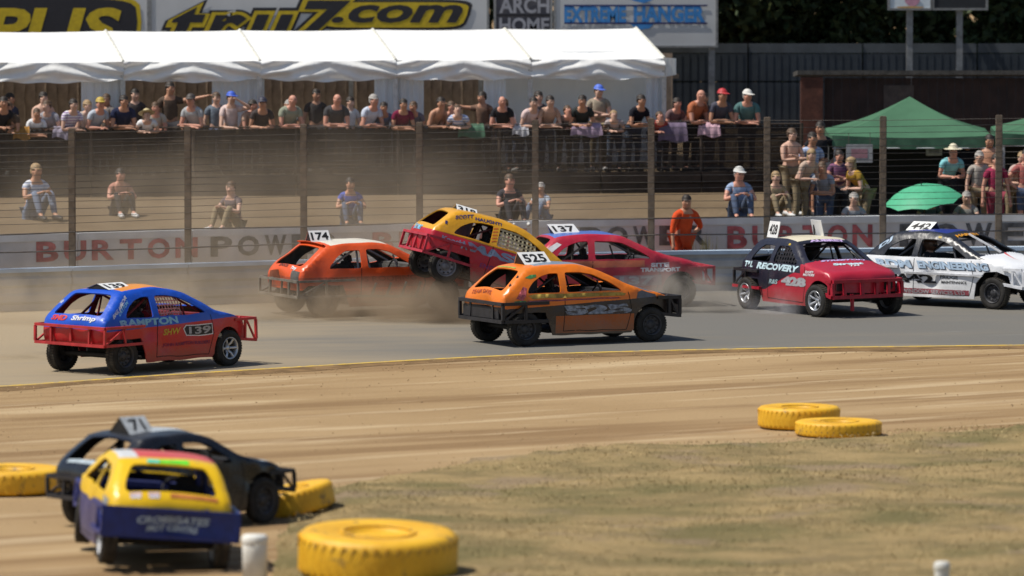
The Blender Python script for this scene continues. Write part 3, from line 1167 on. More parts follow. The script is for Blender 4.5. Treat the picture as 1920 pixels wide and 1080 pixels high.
# far hedge that closes the view behind the trees
g = np.random.default_rng(99)
n = 26000
p = np.c_[g.uniform(-22, 24, n), g.uniform(157, 161.5, n), 2.2 + 6.5 * g.uniform(0, 1, n) ** 1.1]
p[:, 1] += 0.7 * np.sin(p[:, 0] * 1.7) + 0.5 * np.sin(p[:, 0] * 4.1 + p[:, 2])
s = g.uniform(0.12, 0.26, n)
u = g.normal(0, 1, (n, 3)); u /= np.linalg.norm(u, axis=1)[:, None]
w = np.cross(u, g.normal(0, 1, (n, 3))); w /= np.linalg.norm(w, axis=1)[:, None]
q = np.stack([p - u * s[:, None], p + w * s[:, None] * .6, p + u * s[:, None], p - w * s[:, None] * .6], 1)
me = bpy.data.meshes.new('far_hedge')
me.from_pydata(q.reshape(-1, 3).tolist(), [], np.arange(4 * n).reshape(-1, 4).tolist())
me.materials.append(leafm)
tag(link('far_hedge', me), 'dense dark hedge far behind the trees', 'hedge', kind='stuff')

# ------------------------------------------------------------------ green canopies, umbrella
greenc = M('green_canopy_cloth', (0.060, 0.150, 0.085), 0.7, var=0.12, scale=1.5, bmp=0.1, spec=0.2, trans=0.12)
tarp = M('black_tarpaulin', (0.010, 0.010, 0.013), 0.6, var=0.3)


def gazebo(label, cx, cy, z0, half, ez, pz):
    t = thing('gazebo', label, 'gazebo', (cx, cy, z0), 0, 'green pop-up canopies')
    mb = MB()
    n = 8
    vs, fs = [], []
    for side in range(4):
        Q = Matrix.Rotation(side * math.pi / 2, 3, 'Z')
        o = len(vs)
        for j in range(n + 1):
            f = j / n
            for i in range(n + 1):
                gx = (i / n * 2 - 1) * half * (1 - f)
                sag = -0.10 * math.sin(math.pi * f) * 0.8 - 0.05 * math.sin(math.pi * i / n) * (1 - f)
                vs.append(Q @ Vector((gx, -half * (1 - f), ez + (pz - ez) * f + sag)))
        for j in range(n):
            for i in range(n):
                fs.append((o + j * (n + 1) + i, o + j * (n + 1) + i + 1, o + (j + 1) * (n + 1) + i + 1, o + (j + 1) * (n + 1) + i))
    mb.add(vs, fs, 0, True)
    mb.build('canopy_roof', greenc, t)
    mb = MB()
    for side in range(4):
        Q = Matrix.Rotation(side * math.pi / 2, 3, 'Z')
        vs = []
        for j in range(3):
            for i in range(17):
                f = i / 16
                vs.append(Q @ Vector(((f * 2 - 1) * half * 1.003, -half * 1.003 - 0.015 * j * math.sin(i * 1.9), ez - 0.05 * math.sin(math.pi * f) - 0.11 * j)))
        mb.add(vs, [(j * 17 + i, (j + 1) * 17 + i, (j + 1) * 17 + i + 1, j * 17 + i + 1) for j in range(2) for i in range(16)], 0, True)
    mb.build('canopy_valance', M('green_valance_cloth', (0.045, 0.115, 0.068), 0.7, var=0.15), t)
    for sx in (-1, 1):
        for sy in (-1, 1):
            mb = MB()
            mb.box((sx * (half - 0.05), sy * (half - 0.05), ez / 2), (0.045, 0.045, ez))
            mb.build('leg', M('leg_white', (0.45, 0.46, 0.48), 0.4, metal=0.3), t)
    mb = MB()
    mb.tube([(-half, -half, ez - .25), (half, -half, ez - .25)], 0.012, 5)
    mb.build('edge_bar', M('leg_white', (0, 0, 0)), t)
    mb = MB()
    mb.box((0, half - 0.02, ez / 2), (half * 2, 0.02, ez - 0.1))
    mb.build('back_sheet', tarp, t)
    return t


gz = 0.78
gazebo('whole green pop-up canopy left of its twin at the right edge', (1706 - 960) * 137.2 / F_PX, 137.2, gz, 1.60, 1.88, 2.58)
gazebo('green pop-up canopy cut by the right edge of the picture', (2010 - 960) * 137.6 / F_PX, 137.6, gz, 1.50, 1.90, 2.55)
brolly = M('mint_green_nylon', (0.085, 0.43, 0.24), 0.55, var=0.08, spec=0.3, trans=0.15)
um = thing('umbrella', 'mint green umbrella tilted open above the sign wall', 'umbrella', ((1742 - 960) * 133.5 / F_PX, 133.5, 0.76))
um.rotation_euler = (R(9), R(-8), 0)
mb = MB()
prof = [(0.02, 1.06), (0.22, 1.045), (0.42, 0.98), (0.60, 0.88), (0.76, 0.745)]
vs = [(0, 0, 1.07)]
fs = []
N = 32
for r_, h_ in prof:
    for k_ in range(N):
        a = 2 * math.pi * k_ / N
        sc = 1 - 0.045 * (r_ / 0.735) * abs(math.sin(a * 4)) 
        vs.append((r_ * sc * math.cos(a), r_ * sc * math.sin(a), h_ + 0.03 * abs(math.sin(a * 4)) * (r_ / .735) ** 2))
for k_ in range(N):
    fs.append((0, 1 + k_, 1 + (k_ + 1) % N))
    for j in range(len(prof) - 1):
        o = 1 + j * N
        fs.append((o + k_, o + N + k_, o + N + (k_ + 1) % N, o + (k_ + 1) % N))
mb.add(vs, fs, 0, True)
mb.build('canopy', brolly, um)
mb = MB()
mb.tube([(0, 0, 0.06), (0, 0, 1.13)], 0.012, 6)
mb.tube([(0, 0, 0.06), (0.03, 0, 0.02), (0.06, 0, 0.05)], 0.015, 6)
mb.build('shaft', M('black_handle', (0.02, 0.02, 0.02), 0.4), um)
for k_ in range(8):
    a = k_ * math.pi / 4
    mb = MB()
    mb.tube([(0.02 * math.cos(a), 0.02 * math.sin(a), 1.03), (0.42 * math.cos(a), 0.42 * math.sin(a), 0.96), (0.75 * math.cos(a), 0.75 * math.sin(a), 0.73)], 0.005, 4)
    mb.build('rib', alu, um)

# notices hung under the canopies
def notice(label, u, v, w, h, y, mat, prt):
    p = Vector(((u - 960) * y / F_PX, y, CAM_H - (v - HORIZON) * y / F_PX))
    t = tag(link('notice_board', None, None, p), label, 'notice')
    mb = MB()
    mb.box((0, 0, 0), (w, 0.02, h), bev=0.004)
    mb.build('board', mat, t)
    mb = MB()
    mb.box((0, -0.013, 0), (w * 0.62, 0.004, h * 0.5))
    mb.build('print_block', prt, t)
    mb = MB()
    for sx in (-1, 1):
        mb.tube([(sx * w * .4, 0, h / 2 - 0.01), (sx * w * .4, 0, h / 2 + 0.22)], 0.006, 4)
    mb.build('cord', wire, t)


notice('grey notice with a pink panel hanging at the left of the canopy', 1612, 287, 0.52, 0.36, 135.5, M('notice_grey', (0.34, 0.33, 0.34), 0.7), M('notice_pink', (0.34, 0.17, 0.20), 0.7))
notice('small white notice hanging inside the canopy beside the hatted spectator', 1752, 282, 0.32, 0.19, 136.8, M('notice_white', (0.52, 0.53, 0.55), 0.7), M('notice_line', (0.28, 0.29, 0.31), 0.7))

# tufts of weed at the foot and top of the wall
weedm = M('dry_weed', (0.17, 0.145, 0.035), 0.8, var=0.4, scale=3)
def tuft(label, x, y, z, r, n, seed):
    g = random.Random(seed)
    mb = MB()
    for i in range(n):
        a, d = g.uniform(0, 6.28), g.uniform(0, r)
        b = Vector((d * math.cos(a), d * math.sin(a) * .6, 0))
        t = b + Vector((g.uniform(-.12, .12), g.uniform(-.1, .1), g.uniform(.12, .36)))
        s = Vector((math.cos(a + 1.5), math.sin(a + 1.5), 0)) * 0.012
        mb.add([b - s, b + s, t], [(0, 1, 2)])
    return tag(mb.build('weed_tuft', weedm, None, (x, y, z)), label, 'weed', 'weed tufts along the sign wall')
for i, (u, lb, dy) in enumerate(((1318, 'weed tuft at the marshal\'s feet behind the barrier', 0), (1560, 'weed tuft left of the umbrella on the bank', 1), (1612, 'bushy weed tuft below the mustard top on the bank', 1), (1640, 'thin weed tuft nearest the umbrella on the bank', 1), (1530, 'weed tuft above the red B of the sign wall', 1))):
    if dy:
        x = x_at(u, lambda q: y_sign(q) + 0.35)
        tuft(lb, x, y_sign(x) + 0.35, bank_z(x, y_sign(x) + 0.35 - y_fence(x)), 0.28, 130, i)
    else:
        x = x_at(u, lambda q: y_wall(q) + 1.2)
        o = tuft(lb, x, y_wall(x) + 0.5, 0.0, 0.3, 160, i)
        o.scale = (1, 1, 3.2)

# ------------------------------------------------------------------ people
def skin_mesh(name, joints, bones, radii, sub=1, root=None, smooth=True):
    """grow one continuous surface round a skeleton of joints"""
    keys = list(joints.keys())
    ix = {k: i for i, k in enumerate(keys)}
    me = bpy.data.meshes.new(name)
    me.from_pydata([tuple(joints[k]) for k in keys], [(ix[a], ix[b]) for a, b in bones], [])
    o = bpy.data.objects.new(name, me)
    COL.objects.link(o)
    md = o.modifiers.new('skin', 'SKIN')
    md.use_smooth_shade = True
    for i, k in enumerate(keys):
        r = radii[k]
        me.skin_vertices[0].data[i].radius = (r, r) if not isinstance(r, tuple) else r
        me.skin_vertices[0].data[i].use_root = (k == (root or keys[0]))
    if sub:
        sd = o.modifiers.new('sub', 'SUBSURF')
        sd.levels = sub
        sd.render_levels = sub
    dg = bpy.context.evaluated_depsgraph_get()
    out = bpy.data.meshes.new_from_object(o.evaluated_get(dg))
    out.name = name
    bpy.data.objects.remove(o)
    bpy.data.meshes.remove(me)
    for p in out.polygons:
        p.use_smooth = True
    return out


def ell_mesh(name, parts, nu=12, nv=8):
    """joined ellipsoid pieces: (centre, radii, zmin fraction)"""
    mb = MB()
    for c, r, zmin in parts:
        vs, fs = [], []
        for j in range(nv + 1):
            t = math.pi * j / nv
            z = max(zmin, math.cos(t))
            s = math.sqrt(max(0, 1 - z * z)) if z > zmin else math.sqrt(max(0, 1 - zmin * zmin)) * (1 if j < nv else 0.0)
            for i in range(nu):
                a = 2 * math.pi * i / nu
                vs.append((c[0] + r[0] * s * math.cos(a), c[1] + r[1] * s * math.sin(a), c[2] + r[2] * z))
        for j in range(nv):
            for i in range(nu):
                i2 = (i + 1) % nu
                fs.append((j * nu + i, (j + 1) * nu + i, (j + 1) * nu + i2, j * nu + i2))
        mb.add(vs, fs, 0, True)
    me = bpy.data.meshes.new(name)
    me.from_pydata(mb.v, [], mb.f)
    for p in me.polygons:
        p.use_smooth = True
    me.update()
    return me


def build_pose(lean=10, head=0, turn=0, arms='down', legs='stand', sx=1.0, sleeves=True, shorts=False, bulk=1.0):
    """skeleton of a person who faces -y, feet on z = 0; returns meshes of body and clothes"""
    J, Rr = {}, {}
    seat = legs in ('sit', 'drive')
    pz = 0.93 if not seat else 0.13
    P = Vector((0, 0.02, pz))
    rl = Matrix.Rotation(R(lean), 3, 'X')      # +x rotation tips the chest towards -y

    def T(x, y, z):
        return P + rl @ Vector((x, y, z))
    b = bulk
    J['pelvis'], Rr['pelvis'] = P, (0.150 * b, 0.115 * b)
    J['waist'], Rr['waist'] = T(0, 0, 0.16), (0.142 * b, 0.105 * b)
    J['chest'], Rr['chest'] = T(0, 0.0, 0.34), (0.165 * b, 0.118 * b)
    J['collar'], Rr['collar'] = T(0, 0.0, 0.485), (0.085, 0.075)
    J['neck'], Rr['neck'] = T(0, -0.01, 0.55), 0.054
    hq = Matrix.Rotation(R(turn), 3, 'Z') @ Matrix.Rotation(R(head), 3, 'X')
    N = J['neck']

    def H(x, y, z):
        return N + hq @ Vector((x, y, z))
    J['jaw'], Rr['jaw'] = H(0, -0.025, 0.075), (0.066, 0.078)
    J['skull'], Rr['skull'] = H(0, -0.012, 0.155), (0.078, 0.095)
    J['crown'], Rr['crown'] = H(0, 0.0, 0.225), 0.045
    J['nose'], Rr['nose'] = H(0, -0.118, 0.105), 0.013
    J['ear_a'], Rr['ear_a'] = H(0.083, 0.005, 0.11), 0.017
    J['ear_b'], Rr['ear_b'] = H(-0.083, 0.005, 0.11), 0.017
    bones = [('pelvis', 'waist'), ('waist', 'chest'), ('chest', 'collar'), ('collar', 'neck'), ('neck', 'jaw'), ('jaw', 'skull'), ('skull', 'crown'),
             ('jaw', 'nose'), ('jaw', 'ear_a'), ('jaw', 'ear_b')]
    for s, q in ((1, 'l'), (-1, 'r')):
        sh = T(0.175 * s * b, 0.0, 0.43)
        mode = arms if not isinstance(arms, tuple) else arms[0 if s > 0 else 1]
        if mode == 'rail':
            el = Vector((0.25 * s, -0.235, 0.985)); wr = Vector((0.06 * s, -0.40, 0.985))
        elif mode == 'cross':
            el = Vector((0.24 * s, -0.27, 0.985)); wr = Vector((-0.07 * s, -0.37, 0.995 + 0.02 * s))
        elif mode == 'folded':
            el = sh + Vector((0.05 * s, -0.10, -0.27)); wr = Vector((-0.10 * s, sh.y - 0.27, sh.z - 0.20 + 0.03 * s))
        elif mode == 'point':
            el = sh + Vector((0.24 * s, -0.10, 0.03)); wr = el + Vector((0.22 * s, -0.10, 0.06))
        elif mode == 'brow':
            el = sh + Vector((0.20 * s, -0.16, 0.03)); wr = sh + Vector((-0.02 * s, -0.22, 0.17))
        elif mode == 'hips':
            el = sh + Vector((0.20 * s, 0.06, -0.24)); wr = Vector((0.20 * s, -0.02, pz + 0.05))
        elif mode == 'wheel':
            el = sh + Vector((0.08 * s, -0.20, -0.20)); wr = Vector((0.15 * s, -0.46, pz + 0.36))
        elif mode == 'knee':
            el = sh + Vector((0.09 * s, -0.16, -0.20)); wr = Vector((0.10 * s, -0.40, 0.44))
        else:
            el = sh + Vector((0.07 * s, 0.02, -0.28)); wr = el + Vector((0.03 * s, -0.06, -0.24))
        d = (wr - el).normalized()
        J['sh' + q], Rr['sh' + q] = sh, 0.062 * b
        J['ua' + q], Rr['ua' + q] = sh.lerp(el, .5), 0.050 * b
        J['el' + q], Rr['el' + q] = el, 0.041
        J['fa' + q], Rr['fa' + q] = el.lerp(wr, .35), 0.041
        J['wr' + q], Rr['wr' + q] = wr, 0.027
        pa = wr + d * 0.075
        J['pa' + q], Rr['pa' + q] = pa, (0.036, 0.018)
        side = d.cross(Vector((0, 0, 1)))
        side = side.normalized() if side.length > 0.1 else Vector((1, 0, 0))
        curl = side.cross(d) * -1
        if curl.z > 0:
            curl = -curl
        bones += [('collar', 'sh' + q), ('sh' + q, 'ua' + q), ('ua' + q, 'el' + q), ('el' + q, 'fa' + q), ('fa' + q, 'wr' + q), ('wr' + q, 'pa' + q)]
        for k, ln in enumerate((0.066, 0.078, 0.074, 0.058)):
            o = side * (0.027 - 0.018 * k) * s
            a1 = pa + o + d * 0.035
            a2 = a1 + d * ln * .5 + curl * 0.006
            a3 = a2 + d * ln * .35 + curl * 0.022
            for nm, pt in (('a', a1), ('b', a2), ('c', a3)):
                J['f%d%s%s' % (k, nm, q)], Rr['f%d%s%s' % (k, nm, q)] = pt, 0.0088
            bones += [('pa' + q, 'f%da%s' % (k, q)), ('f%da%s' % (k, q), 'f%db%s' % (k, q)), ('f%db%s' % (k, q), 'f%dc%s' % (k, q))]
        t1 = wr + d * 0.03 + side * 0.034 * s
        t2 = t1 + d * 0.035 + side * 0.016 * s + curl * 0.012
        J['t1' + q], Rr['t1' + q] = t1, 0.0105
        J['t2' + q], Rr['t2' + q] = t2, 0.009
        bones += [('wr' + q, 't1' + q), ('t1' + q, 't2' + q)]
        hp = P + Vector((0.095 * s, 0, -0.04))
        if legs == 'stand':
            kn, an = Vector((0.105 * s, -0.005 - 0.03 * (s > 0), 0.50)), Vector((0.115 * s, 0.03, 0.085))
        elif legs == 'drive':
            kn, an = Vector((0.14 * s, -0.42, 0.30)), Vector((0.12 * s, -0.72, 0.02))
        else:
            kn, an = Vector((0.14 * s, -0.34, 0.45)), Vector((0.13 * s, -0.52, 0.085))
        toe = an + Vector((0.015 * s, -0.155, -0.05))
        J['hp' + q], Rr['hp' + q] = hp, 0.098 * b
        J['th' + q], Rr['th' + q] = hp.lerp(kn, .5), 0.082 * b
        J['kn' + q], Rr['kn' + q] = kn, 0.057
        J['ca' + q], Rr['ca' + q] = kn.lerp(an, .35), 0.057
        J['an' + q], Rr['an' + q] = an, 0.039
        J['to' + q], Rr['to' + q] = toe, (0.042, 0.03)
        bones += [('pelvis', 'hp' + q), ('hp' + q, 'th' + q), ('th' + q, 'kn' + q), ('kn' + q, 'ca' + q), ('ca' + q, 'an' + q), ('an' + q, 'to' + q)]
    out = {'body': skin_mesh('person', J, bones, Rr, 1, 'pelvis')}

    def grow(keys, bn, add, name, sub=1, root='pelvis', scale=1.0):
        jj = {k: J[k] for k in keys}
        rr = {k: tuple(x * scale + add for x in (Rr[k] if isinstance(Rr[k], tuple) else (Rr[k], Rr[k]))) for k in keys}
        return skin_mesh(name, jj, bn, rr, sub, root)
    tk = ['pelvis', 'waist', 'chest', 'collar']
    tb = [('pelvis', 'waist'), ('waist', 'chest'), ('chest', 'collar')]
    long = sleeves == 'long'
    for q in 'lr':
        tk += ['sh' + q, 'ua' + q] + (['el' + q, 'fa' + q] if long else [])
        tb += [('collar', 'sh' + q), ('sh' + q, 'ua' + q)] + ([('ua' + q, 'el' + q), ('el' + q, 'fa' + q)] if long else [])
    out['shirt'] = grow(tk, tb, 0.013, 'shirt')
    lk, lb = ['pelvis'], []
    for q in 'lr':
        lk += ['hp' + q, 'th' + q, 'kn' + q] + ([] if shorts else ['ca' + q, 'an' + q])
        lb += [('pelvis', 'hp' + q), ('hp' + q, 'th' + q), ('th' + q, 'kn' + q)] + ([] if shorts else [('kn' + q, 'ca' + q), ('ca' + q, 'an' + q)])
    out['trousers'] = grow(lk, lb, 0.011, 'trousers')
    fk = []
    mb = MB()
    for q in 'lr':
        a, t = J['an' + q], J['to' + q]
        d = (t - a)
        mb.tube([a + Vector((0, 0.055, -0.045)), a + Vector((0, 0.0, -0.03)), a.lerp(t, .6) + Vector((0, 0, -0.012)), t + Vector((0, -0.03, 0.0)), t + Vector((0, -0.075, -0.002))], [0.034, 0.05, 0.048, 0.046, 0.02], 8)
    me = bpy.data.meshes.new('shoes')
    me.from_pydata(mb.v, [], mb.f)
    for p in me.polygons:
        p.use_smooth = True
    me.update()
    out['shoes'] = me

    def place(me):
        for vtx in me.vertices:
            vtx.co = H(*vtx.co)
        me.update()
        return me
    out['hair'] = place(ell_mesh('hair', [((0, 0.012, 0.158), (0.091, 0.109, 0.098), 0.02), ((0, 0.045, 0.12), (0.078, 0.072, 0.085), -0.6)]))
    out['long_hair'] = place(ell_mesh('hair', [((0, 0.012, 0.158), (0.095, 0.113, 0.102), -0.02), ((0, 0.055, 0.05), (0.088, 0.062, 0.16), -0.9)]))
    cap = ell_mesh('cap', [((0, 0.005, 0.165), (0.097, 0.114, 0.098), 0.0), ((0, -0.135, 0.168), (0.078, 0.085, 0.012), -1)])
    out['cap'] = place(cap)
    out['straw_hat'] = place(ell_mesh('straw_hat', [((0, 0.0, 0.17), (0.098, 0.115, 0.115), 0.0), ((0, 0.0, 0.172), (0.19, 0.20, 0.012), -1)]))
    out['helmet'] = place(ell_mesh('helmet', [((0, -0.005, 0.125), (0.128, 0.155, 0.148), -0.85)], 16, 12))
    out['visor'] = place(ell_mesh('visor', [((0, -0.035, 0.125), (0.118, 0.135, 0.055), -0.99)], 16, 8))
    out['eyes'] = place(ell_mesh('eyes', [((0.031, -0.100, 0.142), (0.012, 0.008, 0.007), -1), ((-0.031, -0.100, 0.142), (0.012, 0.008, 0.007), -1)], 6, 4))
    out['mouth'] = place(ell_mesh('mouth', [((0, -0.098, 0.062), (0.022, 0.008, 0.005), -1)], 6, 4))
    return out


POSES = {}


def pose(key):
    if key not in POSES:
        kw = {
            'lean_a': dict(lean=33, head=4, turn=12, arms='cross'),
            'lean_b': dict(lean=38, head=2, turn=-18, arms='rail'),
            'lean_c': dict(lean=29, head=6, turn=30, arms='cross', bulk=1.1),
            'lean_low': dict(lean=54, head=-24, turn=10, arms='rail'),
            'stand': dict(lean=4, head=6, turn=15, arms='down'),
            'hips': dict(lean=4, head=4, turn=-20, arms='hips', shorts=True),
            'folded': dict(lean=2, head=6, turn=20, arms='folded', bulk=1.08),
            'point': dict(lean=6, head=2, turn=35, arms=('point', 'down')),
            'point_r': dict(lean=8, head=2, turn=-35, arms=('down', 'point')),
            'brow': dict(lean=8, head=2, turn=25, arms=('brow', 'rail')),
            'sit': dict(lean=10, head=4, turn=12, arms='knee', legs='sit'),
            'marshal': dict(lean=14, head=8, turn=-30, arms=('hips', 'down'), sleeves='long', bulk=1.15),
            'drive': dict(lean=-12, head=10, turn=0, arms='wheel', legs='drive', sleeves='long'),
        }[key]
        POSES[key] = build_pose(**kw)
    return POSES[key]


skins = {'pale': M('skin_pale', (0.56, 0.34, 0.25), 0.55, var=0.08), 'tan': M('skin_tanned', (0.46, 0.235, 0.145), 0.55, var=0.08), 'red': M('skin_sunburnt', (0.56, 0.27, 0.19), 0.55, var=0.08)}
hairs = {'dark': M('hair_dark', (0.022, 0.015, 0.011), 0.6, var=0.3, scale=30), 'brown': M('hair_brown', (0.085, 0.05, 0.028), 0.6, var=0.3, scale=30), 'grey': M('hair_grey', (0.30, 0.28, 0.26), 0.6, var=0.2, scale=30), 'fair': M('hair_fair', (0.30, 0.20, 0.10), 0.6, var=0.3, scale=30)}
eye_m = M('eye_dark', (0.02, 0.015, 0.012), 0.3)
lip_m = M('lip', (0.34, 0.13, 0.11), 0.5)
shoe_m = [M('shoe_dark', (0.03, 0.028, 0.028), 0.6), M('shoe_white', (0.55, 0.55, 0.54), 0.6)]


def cloth(c, var=0.14):
    if len(c) == 6:                                 # woven stripes: two yarn colours
        nm = 'striped_cloth_%03d_%03d' % (int(c[0] * 999), int(c[5] * 999))
        if nm in MATS:
            return MATS[nm]
        m, nt, bs = nodes_of(nm)
        w = nt.nodes.new('ShaderNodeTexWave')
        w.bands_direction = 'Z'
        w.inputs['Scale'].default_value = 5.5
        w.inputs['Distortion'].default_value = 0.6
        nt.links.new(coords(nt), w.inputs['Vector'])
        nt.links.new(mixc(nt, ramp(nt, w.outputs['Fac'], .45, .55), c[:3], c[3:]), bs.inputs['Base Color'])
        bs.inputs['Roughness'].default_value = .85
        MATS[nm] = m
        return m
    return M('cloth_%03d_%03d_%03d' % tuple(int(x * 999) for x in c), c, 0.85, var=var, scale=6, bmp=0.35, spec=0.15)


WHITE, GREY, BLACK, NAVY = (0.68, 0.68, 0.69), (0.30, 0.32, 0.34), (0.018, 0.018, 0.022), (0.018, 0.024, 0.06)
JEANS, DENIM2, KHAKI, DARKT = (0.075, 0.10, 0.16), (0.15, 0.19, 0.27), (0.24, 0.19, 0.12), (0.03, 0.03, 0.036)


def person(label, loc, rz, ps, shirt=None, trousers=JEANS, skin='pale', hair='dark', hat=None, hatc=None, size=1.0, group=None, rot=None, long_hair=False, suit=None):
    d = pose(ps)
    sk = skins[skin]

    def dup(key, mat, parent, name=None):
        me = d[key]
        if len(me.materials) == 0:
            me.materials.append(mat)
        o = link(name or key, me, parent)
        o.material_slots[0].link = 'OBJECT'
        o.material_slots[0].material = mat
        return o
    o = dup('body', sk, None, 'person')
    o.location = loc
    o.rotation_euler = rot if rot is not None else (0, 0, rz)
    o.scale = (size,) * 3
    tag(o, label, 'person', group)
    dup('eyes', eye_m, o)
    dup('mouth', lip_m, o)
    if shirt is not None:
        dup('shirt', cloth(shirt), o)
    if trousers is not None:
        dup('trousers', cloth(trousers), o)
    dup('shoes', shoe_m[rnd.random() < .4], o)
    if hat in ('cap', 'straw_hat', 'helmet'):
        dup(hat, M('%s_%d_%d_%d' % ((hat,) + tuple(int(100 * c) for c in hatc)), hatc, 0.55 if hat != 'helmet' else 0.2, var=0.06), o)
        if hat == 'helmet':
            dup('visor', M('dark_visor', (0.015, 0.015, 0.02), 0.1), o)
    if hat != 'helmet' and hair is not None:
        dup('long_hair' if long_hair else 'hair', hairs[hair], o, 'hair')
    return o


def at_rail(u, back=0.30, lift=0.0):
    fn = lambda q: y_fence(q) + back
    x = x_at(u, fn)
    return Vector((x, fn(x), 1.855 + lift))


